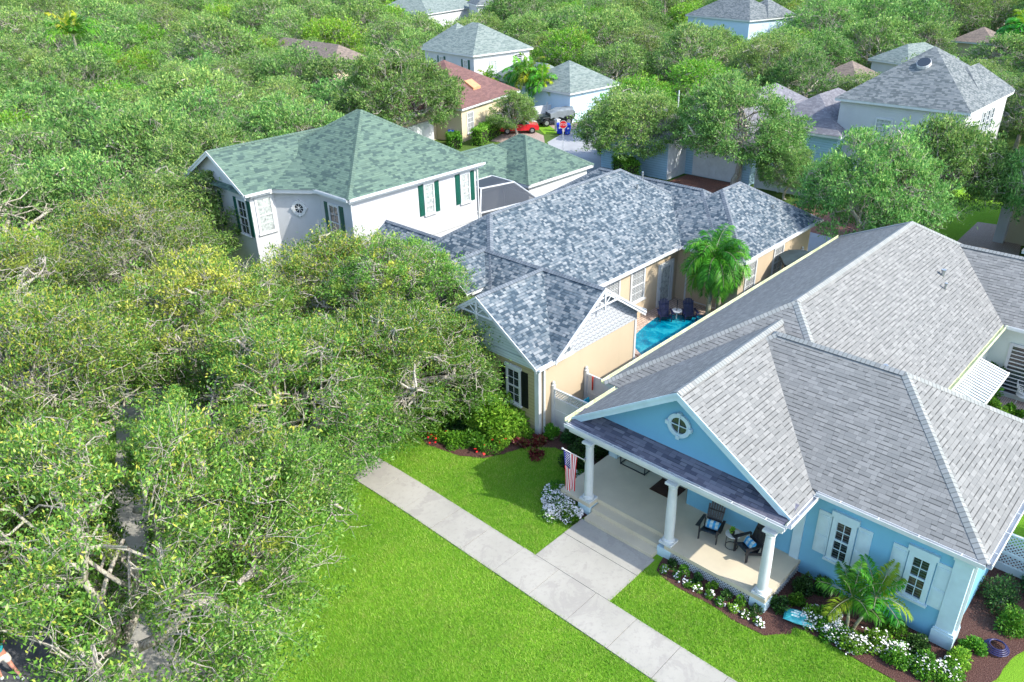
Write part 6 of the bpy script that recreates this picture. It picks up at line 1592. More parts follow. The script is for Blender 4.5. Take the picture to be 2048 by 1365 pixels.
('bright green tree below the top-edge pale roof, first in the seventh row', 95.2, 110.7, 1.03, 0.97, 1, 'l'),
('broad tree right of the far white house, first in the seventh row', 105.4, 99.0, 1.28, 1.37, 3, 'f'),
('bright green tree right of the far white house, second in the seventh row', 112.7, 103.0, 1.06, 1.0, 3, 'l'),
('bright green tree right of the far white house, third in the seventh row', 111.6, 93.1, 1.11, 1.17, 4, 'l'),
('bright green tree left of the slate roof, first in the seventh row', 119.2, 92.9, 1.02, 1.17, 3, 'l'),
('mid-sized tree left of the slate roof, second in the seventh row', 117.7, 85.0, 1.04, 1.16, 0, 'f'),
('mid-sized tree left of the slate roof, third in the seventh row', 126.3, 88.7, 0.98, 1.06, 1, 'f'),
('bright green tree left of the slate roof, fourth in the seventh row', 130.3, 80.9, 1.11, 1.24, 1, 'l'),
('broad tree above the slate roof, first in the seventh row', 136.6, 74.9, 1.27, 1.35, 2, 'f'),
('bright green tree right of the slate roof, first in the seventh row', 139.6, 64.7, 1.04, 1.23, 0, 'l'),
('mid-sized tree right of the slate roof, second in the seventh row', 133.4, 60.1, 0.96, 1.0, 2, 'f'),
('broad tree above the tan roof, first in the seventh row', 142.6, 55.3, 1.23, 1.11, 4, 'f'),
('broad tree above the tan roof, second in the seventh row', 134.0, 51.5, 1.24, 1.27, 1, 'f'),
('mid-sized tree left of the salmon roof, first in the seventh row', 142.0, 45.6, 1.08, 1.07, 3, 'f'),
('mid-sized tree right of the salmon roof, first in the seventh row', 153.9, 21.5, 0.99, 0.94, 0, 'f'),
('bright green tree right of the salmon roof, second in the seventh row', 147.2, 14.8, 1.39, 1.49, 0, 'l'),
('broad tree left of the corner palm, first in the eighth row', 23.0, 154.8, 1.11, 1.19, 2, 'f'),
('mid-sized tree left of the corner palm, second in the eighth row', 25.3, 168.7, 0.95, 0.98, 1, 'f'),
('broad tree left of the corner palm, third in the eighth row', 29.9, 161.0, 1.39, 1.44, 3, 'f'),
('mid-sized tree left of the corner palm, fourth in the eighth row', 34.3, 169.2, 0.92, 0.85, 4, 'f'),
('mid-sized tree left of the corner palm, fifth in the eighth row', 34.1, 152.6, 0.98, 0.89, 2, 'f'),
('mid-sized tree left of the corner palm, sixth in the eighth row', 41.2, 162.4, 1.05, 1.13, 3, 'f'),
('mid-sized tree left of the corner palm, seventh in the eighth row', 42.3, 153.8, 1.07, 1.17, 4, 'f'),
('mid-sized tree above the corner palm, first in the eighth row', 49.8, 161.5, 0.97, 0.91, 4, 'f'),
('bright green tree right of the corner palm, first in the eighth row', 49.6, 149.7, 1.14, 1.1, 1, 'l'),
('broad tree right of the corner palm, second in the eighth row', 57.9, 155.0, 1.39, 1.29, 3, 'f'),
('mid-sized tree right of the corner palm, third in the eighth row', 57.7, 145.8, 0.93, 1.03, 3, 'f'),
('mid-sized tree right of the corner palm, fourth in the eighth row', 67.0, 159.9, 1.07, 1.04, 2, 'f'),
('bright green tree left of the brown roof, first in the eighth row', 68.5, 146.3, 1.17, 1.2, 4, 'l'),
('mid-sized tree left of the brown roof, second in the eighth row', 77.9, 151.4, 0.97, 0.93, 3, 'f'),
('broad tree left of the brown roof, third in the eighth row', 78.7, 142.7, 1.16, 1.04, 2, 'f'),
('mid-sized tree above the brown roof, first in the eighth row', 91.3, 148.6, 1.04, 1.08, 0, 'f'),
('broad tree left of the top-edge pale roof, first in the eighth row', 89.6, 139.1, 1.4, 1.27, 4, 'f'),
('mid-sized tree left of the top-edge pale roof, second in the eighth row', 89.3, 129.9, 1.06, 0.94, 0, 'f'),
('broad tree left of the top-edge pale roof, third in the eighth row', 100.8, 139.7, 1.36, 1.19, 1, 'f'),
('bright green tree left of the top-edge pale roof, fourth in the eighth row', 99.8, 128.3, 1.35, 1.26, 0, 'l'),
('broad tree right of the far white house, first in the eighth row', 116.6, 110.6, 1.25, 1.14, 4, 'f'),
('mid-sized tree right of the far white house, second in the eighth row', 126.8, 116.4, 0.97, 1.02, 1, 'f'),
('mid-sized tree right of the far white house, third in the eighth row', 119.9, 100.5, 0.99, 0.88, 0, 'f'),
('bright green tree right of the far white house, fourth in the eighth row', 128.4, 106.5, 1.12, 1.04, 3, 'l'),
('mid-sized tree left of the slate roof, first in the eighth row', 127.7, 98.9, 1.05, 1.04, 2, 'f'),
('broad tree left of the slate roof, second in the eighth row', 138.7, 101.1, 1.45, 1.44, 0, 'f'),
('broad tree left of the slate roof, third in the eighth row', 135.4, 89.5, 1.27, 1.22, 2, 'f'),
('bright green tree left of the slate roof, fourth in the eighth row', 145.5, 92.3, 1.47, 1.57, 1, 'l'),
('broad tree above the slate roof, first in the eighth row', 144.2, 81.6, 1.19, 1.05, 2, 'f'),
('mid-sized tree right of the slate roof, first in the eighth row', 154.5, 77.5, 0.97, 1.04, 4, 'f'),
('mid-sized tree right of the slate roof, second in the eighth row', 147.7, 73.5, 1.07, 1.15, 1, 'f'),
('bright green tree right of the slate roof, third in the eighth row', 148.6, 64.3, 1.16, 1.26, 1, 'l'),
('broad tree above the tan roof, first in the eighth row', 157.1, 64.3, 1.12, 0.98, 0, 'f'),
('mid-sized tree left of the salmon roof, first in the eighth row', 151.7, 52.6, 1.05, 0.96, 1, 'f'),
('mid-sized tree left of the salmon roof, second in the eighth row', 159.2, 53.4, 0.96, 0.95, 1, 'f'),
('broad tree left of the salmon roof, third in the eighth row', 150.5, 43.8, 1.24, 1.23, 2, 'f'),
('mid-sized tree left of the salmon roof, fourth in the eighth row', 163.9, 45.6, 1.04, 1.04, 2, 'f'),
('broad tree above the salmon roof, first in the eighth row', 158.8, 38.9, 1.19, 1.24, 0, 'f'),
('bright green tree right of the salmon roof, first in the eighth row', 168.6, 38.4, 1.14, 1.23, 3, 'l'),
('broad tree right of the salmon roof, second in the eighth row', 156.0, 29.8, 1.31, 1.37, 2, 'f'),
('mid-sized tree right of the salmon roof, third in the eighth row', 166.6, 30.2, 0.97, 1.06, 1, 'f'),
('mid-sized tree right of the salmon roof, fourth in the eighth row', 163.1, 22.2, 1.06, 0.98, 3, 'f'),
('mid-sized tree right of the salmon roof, fifth in the eighth row', 158.3, 14.9, 1.01, 0.92, 2, 'f'),
('broad tree right of the salmon roof, sixth in the eighth row', 170.2, 16.7, 1.34, 1.13, 4, 'f'),
('bright green tree left of the corner palm, first in the furthest row', 24.9, 184.1, 1.05, 1.08, 3, 'l'),
('mid-sized tree left of the corner palm, second in the furthest row', 29.4, 208.3, 1.02, 0.93, 3, 'f'),
('mid-sized tree left of the corner palm, third in the furthest row', 31.5, 217.1, 1.01, 1.09, 3, 'f'),
('bright green tree left of the corner palm, fourth in the furthest row', 28.6, 197.8, 1.02, 1.04, 4, 'l'),
('broad tree left of the corner palm, fifth in the furthest row', 34.4, 224.8, 1.22, 1.08, 2, 'f'),
('bright green tree left of the corner palm, sixth in the furthest row', 29.2, 190.1, 1.05, 1.13, 2, 'l'),
('bright green tree left of the corner palm, seventh in the furthest row', 35.2, 202.6, 1.19, 1.2, 1, 'l'),
('broad tree left of the corner palm, eighth in the furthest row', 31.1, 178.3, 1.27, 1.2, 3, 'f'),
('broad tree left of the corner palm, ninth in the furthest row', 37.4, 210.4, 1.1, 1.05, 3, 'f'),
('mid-sized tree left of the corner palm, tenth in the furthest row', 39.6, 218.4, 0.95, 0.91, 4, 'f'),
('mid-sized tree left of the corner palm, eleventh in the furthest row', 35.5, 193.5, 0.94, 0.88, 0, 'f'),
('mid-sized tree left of the corner palm, twelfth in the furthest row', 45.6, 225.6, 1.06, 1.0, 1, 'f'),
('bright green tree left of the corner palm, thirteenth in the furthest row', 38.9, 185.2, 1.04, 1.17, 0, 'l'),
('mid-sized tree left of the corner palm, fourteenth in the furthest row', 43.7, 198.4, 1.03, 1.13, 4, 'f'),
('mid-sized tree left of the corner palm, fifteenth in the furthest row', 48.0, 213.2, 0.98, 0.88, 2, 'f'),
('broad tree left of the corner palm, sixteenth in the furthest row', 40.9, 175.6, 1.35, 1.18, 3, 'f'),
('mid-sized tree left of the corner palm, seventeenth in the furthest row', 53.2, 221.1, 1.01, 1.04, 0, 'f'),
('broad tree left of the corner palm, eighteenth in the furthest row', 46.2, 190.3, 1.1, 1.18, 3, 'f'),
('bright green tree left of the corner palm, nineteenth in the furthest row', 50.5, 205.1, 1.25, 1.24, 0, 'l'),
('mid-sized tree left of the corner palm, twentieth in the furthest row', 48.2, 182.7, 0.96, 0.92, 1, 'f'),
('mid-sized tree left of the corner palm, twenty-first in the furthest row', 57.9, 213.4, 1.07, 0.98, 2, 'f'),
('broad tree left of the corner palm, twenty-second in the furthest row', 55.6, 195.5, 1.48, 1.51, 4, 'f'),
('mid-sized tree above the corner palm, first in the furthest row', 48.9, 168.8, 0.97, 1.05, 0, 'f'),
('bright green tree above the corner palm, second in the furthest row', 65.0, 219.5, 1.06, 1.11, 1, 'l'),
('bright green tree above the corner palm, third in the furthest row', 61.6, 202.8, 1.12, 1.05, 4, 'l'),
('broad tree above the corner palm, fourth in the furthest row', 58.6, 183.9, 1.41, 1.41, 1, 'f'),
('mid-sized tree above the corner palm, fifth in the furthest row', 67.4, 209.0, 0.94, 1.01, 2, 'f'),
('bright green tree above the corner palm, sixth in the furthest row', 56.3, 174.3, 1.04, 1.0, 4, 'l'),
('broad tree right of the corner palm, first in the furthest row', 73.4, 217.3, 1.25, 1.24, 3, 'f'),
('mid-sized tree right of the corner palm, second in the furthest row', 66.1, 195.4, 0.93, 0.91, 2, 'f'),
('broad tree right of the corner palm, third in the furthest row', 56.8, 165.8, 1.19, 1.03, 0, 'f'),
('bright green tree right of the corner palm, fourth in the furthest row', 73.0, 200.5, 1.44, 1.28, 1, 'l'),
('mid-sized tree right of the corner palm, fifth in the furthest row', 69.0, 186.8, 1.0, 0.99, 1, 'f'),
('broad tree right of the corner palm, sixth in the furthest row', 66.8, 177.7, 1.27, 1.34, 4, 'f'),
('broad tree right of the corner palm, seventh in the furthest row', 79.1, 210.5, 1.1, 1.1, 4, 'f'),
('bright green tree right of the corner palm, eighth in the furthest row', 83.5, 218.3, 1.06, 1.12, 2, 'l'),
('mid-sized tree right of the corner palm, ninth in the furthest row', 64.5, 169.1, 1.05, 1.07, 2, 'f'),
('bright green tree right of the corner palm, tenth in the furthest row', 78.6, 192.5, 1.14, 1.1, 1, 'l'),
('bright green tree right of the corner palm, eleventh in the furthest row', 87.1, 210.7, 1.07, 1.22, 4, 'l'),
('broad tree right of the corner palm, twelfth in the furthest row', 84.9, 201.9, 1.3, 1.1, 0, 'f'),
('bright green tree right of the corner palm, thirteenth in the furthest row', 80.2, 184.9, 1.12, 1.12, 4, 'l'),
('mid-sized tree right of the corner palm, fourteenth in the furthest row', 94.4, 214.8, 1.08, 1.15, 2, 'f'),
('broad tree right of the corner palm, fifteenth in the furthest row', 74.1, 170.2, 1.14, 1.04, 4, 'f'),
('mid-sized tree right of the corner palm, sixteenth in the furthest row', 79.1, 177.0, 0.99, 1.02, 1, 'f'),
('mid-sized tree left of the brown roof, first in the furthest row', 88.1, 190.4, 1.0, 0.95, 2, 'f'),
('bright green tree left of the brown roof, second in the furthest row', 74.9, 161.4, 1.08, 1.14, 3, 'l'),
('bright green tree left of the brown roof, third in the furthest row', 97.0, 205.0, 1.12, 1.3, 4, 'l'),
('broad tree left of the brown roof, fourth in the furthest row', 87.9, 181.1, 1.22, 1.22, 3, 'f'),
('mid-sized tree left of the brown roof, fifth in the furthest row', 98.1, 193.9, 0.99, 0.92, 1, 'f'),
('bright green tree left of the brown roof, sixth in the furthest row', 85.5, 164.0, 1.1, 1.26, 1, 'l'),
('mid-sized tree left of the brown roof, seventh in the furthest row', 108.7, 206.6, 1.01, 0.95, 0, 'f'),
('broad tree left of the brown roof, eighth in the furthest row', 105.8, 196.6, 1.12, 1.14, 4, 'f'),
('bright green tree left of the brown roof, ninth in the furthest row', 92.1, 170.4, 1.35, 1.47, 1, 'l'),
('broad tree left of the brown roof, tenth in the furthest row', 84.1, 156.3, 1.1, 1.03, 0, 'f'),
('mid-sized tree left of the brown roof, eleventh in the furthest row', 102.6, 186.1, 0.97, 1.08, 0, 'f'),
('broad tree left of the brown roof, twelfth in the furthest row', 99.3, 176.1, 1.13, 1.11, 4, 'f'),
('mid-sized tree left of the brown roof, thirteenth in the furthest row', 114.7, 200.0, 0.92, 0.99, 4, 'f'),
('broad tree above the brown roof, first in the furthest row', 93.3, 159.9, 1.27, 1.15, 0, 'f'),
('bright green tree above the brown roof, second in the furthest row', 111.4, 188.3, 1.44, 1.37, 4, 'l'),
('broad tree above the brown roof, third in the furthest row', 100.3, 165.9, 1.15, 1.17, 1, 'f'),
('mid-sized tree above the brown roof, fourth in the furthest row', 108.4, 179.4, 0.94, 0.92, 2, 'f'),
('bright green tree left of the top-edge pale roof, first in the furthest row', 116.9, 180.4, 1.34, 1.29, 4, 'l'),
('broad tree left of the top-edge pale roof, second in the furthest row', 123.0, 188.7, 1.35, 1.29, 1, 'f'),
('broad tree left of the top-edge pale roof, third in the furthest row', 110.2, 169.1, 1.19, 1.07, 0, 'f'),
('mid-sized tree left of the top-edge pale roof, fourth in the furthest row', 104.6, 157.4, 0.92, 0.85, 3, 'f'),
('mid-sized tree left of the top-edge pale roof, fifth in the furthest row', 100.7, 149.3, 1.04, 1.12, 2, 'f'),
('broad tree left of the top-edge pale roof, sixth in the furthest row', 120.3, 171.3, 1.18, 1.24, 2, 'f'),
('mid-sized tree left of the top-edge pale roof, seventh in the furthest row', 131.7, 186.8, 0.96, 0.94, 2, 'f'),
('mid-sized tree left of the top-edge pale roof, eighth in the furthest row', 127.9, 179.4, 1.05, 0.95, 1, 'f'),
('mid-sized tree left of the top-edge pale roof, ninth in the furthest row', 114.0, 157.1, 0.94, 0.87, 3, 'f'),
('broad tree left of the top-edge pale roof, tenth in the furthest row', 121.2, 161.0, 1.15, 1.14, 1, 'f'),
('bright green tree left of the top-edge pale roof, eleventh in the furthest row', 111.4, 147.6, 1.04, 1.11, 3, 'l'),
('mid-sized tree left of the top-edge pale roof, twelfth in the furthest row', 141.6, 186.2, 1.03, 1.11, 0, 'f'),
('broad tree left of the top-edge pale roof, thirteenth in the furthest row', 129.3, 168.8, 1.27, 1.34, 1, 'f'),
('mid-sized tree above the top-edge pale roof, first in the furthest row', 142.5, 178.8, 0.95, 0.91, 3, 'f'),
('mid-sized tree above the top-edge pale roof, second in the furthest row', 137.9, 172.6, 1.06, 0.96, 4, 'f'),
('bright green tree above the top-edge pale roof, third in the furthest row', 130.2, 159.8, 1.17, 1.22, 3, 'l'),
('bright green tree above the top-edge pale roof, fourth in the furthest row', 122.1, 148.3, 1.34, 1.4, 3, 'l'),
('broad tree above the top-edge pale roof, fifth in the furthest row', 138.2, 163.2, 1.1, 0.96, 0, 'f'),
('mid-sized tree above the top-edge pale roof, sixth in the furthest row', 144.6, 167.1, 0.92, 0.9, 1, 'f'),
('mid-sized tree right of the top-edge pale roof, first in the furthest row', 151.2, 172.2, 1.05, 1.02, 2, 'f'),
('mid-sized tree right of the top-edge pale roof, second in the furthest row', 131.4, 149.2, 1.08, 1.15, 4, 'f'),
('mid-sized tree right of the top-edge pale roof, third in the furthest row', 139.7, 152.3, 0.94, 1.02, 3, 'f'),
('mid-sized tree right of the top-edge pale roof, fourth in the furthest row', 152.2, 162.8, 0.98, 0.96, 1, 'f'),
('mid-sized tree right of the top-edge pale roof, fifth in the furthest row', 160.3, 170.5, 0.93, 0.83, 3, 'f'),
('bright green tree right of the top-edge pale roof, sixth in the furthest row', 132.2, 139.2, 1.1, 1.01, 0, 'l'),
('mid-sized tree right of the top-edge pale roof, seventh in the furthest row', 138.7, 144.0, 0.96, 1.07, 2, 'f'),
('mid-sized tree right of the top-edge pale roof, eighth in the furthest row', 149.0, 152.8, 1.05, 1.14, 3, 'f'),
('bright green tree right of the top-edge pale roof, ninth in the furthest row', 162.1, 158.7, 1.58, 1.68, 1, 'l'),
('mid-sized tree right of the far white house, first in the furthest row', 134.5, 131.0, 0.92, 0.93, 1, 'f'),
('mid-sized tree right of the top-edge pale roof, tenth in the furthest row', 156.9, 151.2, 1.03, 0.92, 2, 'f'),
('mid-sized tree right of the top-edge pale roof, eleventh in the furthest row', 143.6, 138.0, 1.07, 1.12, 2, 'f'),
('broad tree right of the top-edge pale roof, twelfth in the furthest row', 152.2, 142.1, 1.14, 1.18, 2, 'f'),
('mid-sized tree right of the far white house, second in the furthest row', 132.1, 123.4, 0.94, 1.04, 0, 'f'),
('bright green tree right of the far white house, third in the furthest row', 162.9, 145.9, 1.24, 1.4, 4, 'l'),
('mid-sized tree right of the far white house, fourth in the furthest row', 144.2, 129.2, 1.05, 1.07, 2, 'f'),
('mid-sized tree right of the far white house, fifth in the furthest row', 172.8, 152.8, 0.98, 0.97, 4, 'f'),
('mid-sized tree right of the far white house, sixth in the furthest row', 153.4, 132.1, 0.96, 1.07, 4, 'f'),
('mid-sized tree right of the far white house, seventh in the furthest row', 170.8, 145.1, 1.03, 1.08, 0, 'f'),
('mid-sized tree right of the far white house, eighth in the furthest row', 142.5, 119.0, 0.92, 0.84, 3, 'f'),
('bright green tree right of the far white house, ninth in the furthest row', 137.7, 113.5, 1.03, 1.03, 4, 'l'),
('broad tree right of the far white house, tenth in the furthest row', 162.5, 133.7, 1.46, 1.47, 0, 'f'),
('bright green tree left of the slate roof, first in the furthest row', 172.3, 135.1, 1.31, 1.29, 2, 'l'),
('broad tree left of the slate roof, second in the furthest row', 152.0, 117.7, 1.16, 1.1, 4, 'f'),
('broad tree left of the slate roof, third in the furthest row', 159.5, 123.3, 1.14, 1.19, 1, 'f'),
('mid-sized tree left of the slate roof, fourth in the furthest row', 144.3, 110.8, 0.93, 1.03, 0, 'f'),
('broad tree left of the slate roof, fifth in the furthest row', 184.2, 139.2, 1.19, 1.04, 1, 'f'),
('mid-sized tree left of the slate roof, sixth in the furthest row', 151.8, 109.7, 0.97, 1.05, 0, 'f'),
('bright green tree left of the slate roof, seventh in the furthest row', 180.7, 128.6, 1.5, 1.42, 1, 'l'),
('broad tree left of the slate roof, eighth in the furthest row', 171.5, 121.1, 1.63, 1.4, 2, 'f'),
('mid-sized tree left of the slate roof, ninth in the furthest row', 162.2, 114.1, 1.05, 1.09, 0, 'f'),
('mid-sized tree left of the slate roof, tenth in the furthest row', 191.9, 134.4, 1.06, 1.03, 2, 'f'),
('bright green tree left of the slate roof, eleventh in the furthest row', 151.4, 100.2, 1.1, 1.05, 2, 'l'),
('broad tree left of the slate roof, twelfth in the furthest row', 159.4, 105.2, 1.14, 1.12, 4, 'f'),
('bright green tree left of the slate roof, thirteenth in the furthest row', 182.5, 119.8, 1.16, 1.28, 1, 'l'),
('mid-sized tree left of the slate roof, fourteenth in the furthest row', 170.9, 110.7, 0.97, 1.09, 4, 'f'),
('mid-sized tree left of the slate roof, fifteenth in the furthest row', 191.2, 123.0, 1.01, 1.04, 2, 'f'),
('mid-sized tree left of the slate roof, sixteenth in the furthest row', 178.2, 111.7, 1.0, 0.95, 3, 'f'),
('mid-sized tree left of the slate roof, seventeenth in the furthest row', 167.6, 102.0, 0.97, 1.04, 4, 'f'),
('mid-sized tree above the slate roof, first in the furthest row', 155.2, 92.7, 0.94, 0.85, 2, 'f'),
('broad tree above the slate roof, second in the furthest row', 191.3, 114.7, 1.16, 1.03, 4, 'f'),
('mid-sized tree above the slate roof, third in the furthest row', 198.5, 118.9, 1.01, 1.12, 2, 'f'),
('broad tree above the slate roof, fourth in the furthest row', 163.2, 95.3, 1.18, 1.22, 3, 'f'),
('broad tree above the slate roof, fifth in the furthest row', 176.6, 100.4, 1.22, 1.24, 4, 'f'),
('broad tree above the slate roof, sixth in the furthest row', 184.6, 104.9, 1.21, 1.29, 3, 'f'),
('mid-sized tree above the slate roof, seventh in the furthest row', 153.9, 85.0, 0.99, 1.04, 2, 'f'),
('broad tree above the slate roof, eighth in the furthest row', 205.2, 113.2, 1.3, 1.34, 1, 'f'),
('bright green tree above the slate roof, ninth in the furthest row', 196.0, 107.5, 1.23, 1.36, 2, 'l'),
('broad tree right of the slate roof, first in the furthest row', 191.8, 98.2, 1.2, 1.06, 0, 'f'),
('broad tree right of the slate roof, second in the furthest row', 172.8, 88.5, 1.52, 1.35, 1, 'f'),
('broad tree right of the slate roof, third in the furthest row', 162.6, 82.3, 1.09, 1.07, 4, 'f'),
('mid-sized tree right of the slate roof, fourth in the furthest row', 184.3, 92.4, 1.01, 0.92, 3, 'f'),
('broad tree right of the slate roof, fifth in the furthest row', 209.7, 103.4, 1.29, 1.12, 3, 'f'),
('broad tree right of the slate roof, sixth in the furthest row', 201.6, 96.4, 1.1, 1.18, 3, 'f'),
('mid-sized tree right of the slate roof, seventh in the furthest row', 169.9, 79.7, 0.95, 1.04, 3, 'f'),
('broad tree right of the slate roof, eighth in the furthest row', 192.6, 88.7, 1.31, 1.35, 2, 'f'),
('broad tree right of the slate roof, ninth in the furthest row', 162.3, 73.4, 1.24, 1.34, 2, 'f'),
('mid-sized tree right of the slate roof, tenth in the furthest row', 210.5, 94.9, 0.99, 1.04, 1, 'f'),
('broad tree right of the slate roof, eleventh in the furthest row', 184.2, 82.4, 1.52, 1.29, 0, 'f'),
('broad tree right of the slate roof, twelfth in the furthest row', 178.0, 73.9, 1.14, 1.22, 4, 'f'),
('bright green tree right of the slate roof, thirteenth in the furthest row', 203.6, 84.0, 1.47, 1.32, 2, 'l'),
('mid-sized tree above the tan roof, first in the furthest row', 196.8, 78.0, 1.03, 1.05, 2, 'f'),
('broad tree above the tan roof, second in the furthest row', 219.1, 84.9, 1.15, 1.11, 1, 'f'),
('bright green tree above the tan roof, third in the furthest row', 174.1, 66.1, 1.04, 1.05, 4, 'l'),
('mid-sized tree above the tan roof, fourth in the furthest row', 167.4, 63.6, 0.96, 1.05, 4, 'f'),
('mid-sized tree above the tan roof, fifth in the furthest row', 187.2, 71.2, 1.04, 1.16, 0, 'f'),
('broad tree left of the salmon roof, first in the furthest row', 212.2, 79.7, 1.18, 1.17, 2, 'f'),
('mid-sized tree right of the tan roof, first in the furthest row', 181.1, 65.8, 0.94, 0.93, 4, 'f'),
('mid-sized tree left of the salmon roof, second in the furthest row', 205.6, 73.7, 0.94, 1.06, 4, 'f'),
('bright green tree left of the salmon roof, third in the furthest row', 195.4, 69.6, 1.14, 1.16, 3, 'l'),
('broad tree left of the salmon roof, fourth in the furthest row', 221.1, 75.9, 1.1, 1.11, 0, 'f'),
('mid-sized tree left of the salmon roof, fifth in the furthest row', 167.9, 54.5, 0.94, 0.86, 0, 'f'),
('broad tree left of the salmon roof, sixth in the furthest row', 188.2, 61.1, 1.36, 1.35, 0, 'f'),
('mid-sized tree left of the salmon roof, seventh in the furthest row', 214.2, 68.9, 0.96, 0.9, 0, 'f'),
('mid-sized tree left of the salmon roof, eighth in the furthest row', 175.5, 54.1, 1.0, 0.99, 0, 'f'),
('bright green tree left of the salmon roof, ninth in the furthest row', 204.6, 61.1, 1.42, 1.55, 1, 'l'),
('broad tree left of the salmon roof, tenth in the furthest row', 222.3, 63.6, 1.13, 1.0, 3, 'f'),
('mid-sized tree left of the salmon roof, eleventh in the furthest row', 197.5, 54.5, 1.02, 1.02, 1, 'f'),
('mid-sized tree left of the salmon roof, twelfth in the furthest row', 212.9, 58.4, 0.95, 0.96, 1, 'f'),
('bright green tree left of the salmon roof, thirteenth in the furthest row', 190.2, 51.4, 1.16, 1.13, 2, 'l'),
('broad tree above the salmon roof, first in the furthest row', 173.0, 46.3, 1.11, 1.07, 4, 'f'),
('bright green tree above the salmon roof, second in the furthest row', 182.0, 49.1, 1.23, 1.41, 3, 'l'),
('bright green tree above the salmon roof, third in the furthest row', 222.4, 54.1, 1.06, 1.1, 1, 'l'),
('bright green tree above the salmon roof, fourth in the furthest row', 209.6, 50.3, 1.08, 1.1, 3, 'l'),
('mid-sized tree right of the salmon roof, first in the furthest row', 180.5, 40.3, 1.08, 1.17, 4, 'f'),
('mid-sized tree right of the salmon roof, second in the furthest row', 204.4, 44.6, 0.94, 1.03, 3, 'f'),
('mid-sized tree right of the salmon roof, third in the furthest row', 217.6, 46.7, 1.08, 1.12, 0, 'f'),
('mid-sized tree right of the salmon roof, fourth in the furthest row', 189.1, 40.2, 1.07, 1.1, 0, 'f'),
('broad tree right of the salmon roof, fifth in the furthest row', 228.0, 48.0, 1.17, 1.02, 2, 'f'),
('mid-sized tree right of the salmon roof, sixth in the furthest row', 174.9, 33.0, 0.95, 0.93, 1, 'f'),
('broad tree right of the salmon roof, seventh in the furthest row', 198.3, 37.3, 1.18, 1.18, 1, 'f'),
('broad tree right of the salmon roof, eighth in the furthest row', 212.0, 38.5, 1.12, 1.02, 4, 'f'),
('broad tree right of the salmon roof, ninth in the furthest row', 223.2, 39.6, 1.19, 1.21, 0, 'f'),
('broad tree right of the salmon roof, tenth in the furthest row', 182.4, 29.5, 1.1, 1.19, 1, 'f'),
('bright green tree right of the salmon roof, eleventh in the furthest row', 190.8, 28.8, 1.12, 1.24, 4, 'l'),
('broad tree right of the salmon roof, twelfth in the furthest row', 206.5, 31.1, 1.12, 1.0, 2, 'f'),
('mid-sized tree right of the salmon roof, thirteenth in the furthest row', 174.8, 25.2, 0.95, 0.91, 2, 'f'),
('mid-sized tree right of the salmon roof, fourteenth in the furthest row', 229.8, 33.3, 1.05, 1.03, 0, 'f'),
('broad tree right of the salmon roof, fifteenth in the furthest row', 198.8, 27.7, 1.15, 1.04, 1, 'f'),
('broad tree right of the salmon roof, sixteenth in the furthest row', 216.8, 29.2, 1.52, 1.29, 2, 'f'),
('mid-sized tree right of the salmon roof, seventeenth in the furthest row', 203.2, 21.0, 1.01, 0.89, 2, 'f'),
('broad tree right of the salmon roof, eighteenth in the furthest row', 190.9, 20.1, 1.27, 1.16, 3, 'f'),
('broad tree right of the salmon roof, nineteenth in the furthest row', 181.3, 18.1, 1.2, 1.09, 0, 'f'),
('broad tree right of the salmon roof, twentieth in the furthest row', 226.1, 22.4, 1.18, 1.03, 2, 'f'),
('broad tree right of the salmon roof, twenty-first in the furthest row', 211.1, 20.4, 1.12, 1.01, 2, 'f'),
]
for lb, x, y, s, sz, v, kind in ROWS:
    V_ = FARV if kind == 'f' else LIMEV
    place_tree('oak_tree' if kind == 'f' else 'broadleaf_tree', lb, V_[v % len(V_)], x, y, s, v*1.37+x, sz, group='trees covering the neighbourhood')
# ---- palms
pm = palm_meshes(7, 3.0, 32, 2.15, .66, .12, (.25, .1), droop=1.2, nl=46, wleaf=.06, yel=.03, el1=-.7)
pm2 = palm_meshes(8, 2.6, 28, 2.0, .62, .11, (.2, -.15), droop=1.2, nl=46, wleaf=.06, yel=.03, el1=-.7)
place_palm('palm_tree', 'drooping green palm at the pool corner, nearer the chairs', pm, 34.75, 19.0, 0, 1.0)
place_palm('palm_tree', 'second drooping palm right behind the first by the pool doors', pm2, 35.3, 18.7, 2.0, 1.0)
pmf = palm_meshes(9, .95, 11, 1.25, .46, .05, (-.02, .05), droop=.9, nl=34, wleaf=.05, yel=.35, el0=1.3, el1=.1)
pmf2 = palm_meshes(10, 1.05, 11, 1.25, .46, .05, (.30, -.35), droop=.9, nl=34, wleaf=.05, yel=.35, el0=1.3, el1=.0)
place_palm('palm_tree', 'young palm in the white flower bed, left of the pair with upright trunk', pmf, 18.85, 4.72, .3, .88)
place_palm('palm_tree', 'young palm in the white flower bed, right of the pair with leaning trunk', pmf2, 18.95, 4.55, 0, .88)
pmm = palm_meshes(11, 3.4, 20, 2.3, .8, .12, (.2, 0), droop=.9, nl=28, wleaf=.13, yel=.2)
for i, (lb, x, y, s) in enumerate((('green palm at the corner of the far white house, left of the four', 69.0, 70.0, .8), ('palm standing second of four by the red roof edge', 70.5, 66.0, 1.0), ('palm with yellowing fronds, third of four by the pale-roofed garage', 69.4, 63.2, 1.15), ('palm nearest the pale-roofed garage wall, last of four', 69.0, 61.2, 1.0))):
    place_palm('palm_tree', lb, pmm, x, y, i*1.3, s)
place_palm('palm_tree', 'tall palm sticking out of the canopy in the top left corner', palm_meshes(12, 8.0, 14, 4.0, 1.2, .2, (.3, 0), droop=.45, nl=26, wleaf=.2, yel=.3, el0=1.4, el1=.3), 38, 112, 0, 1.0)
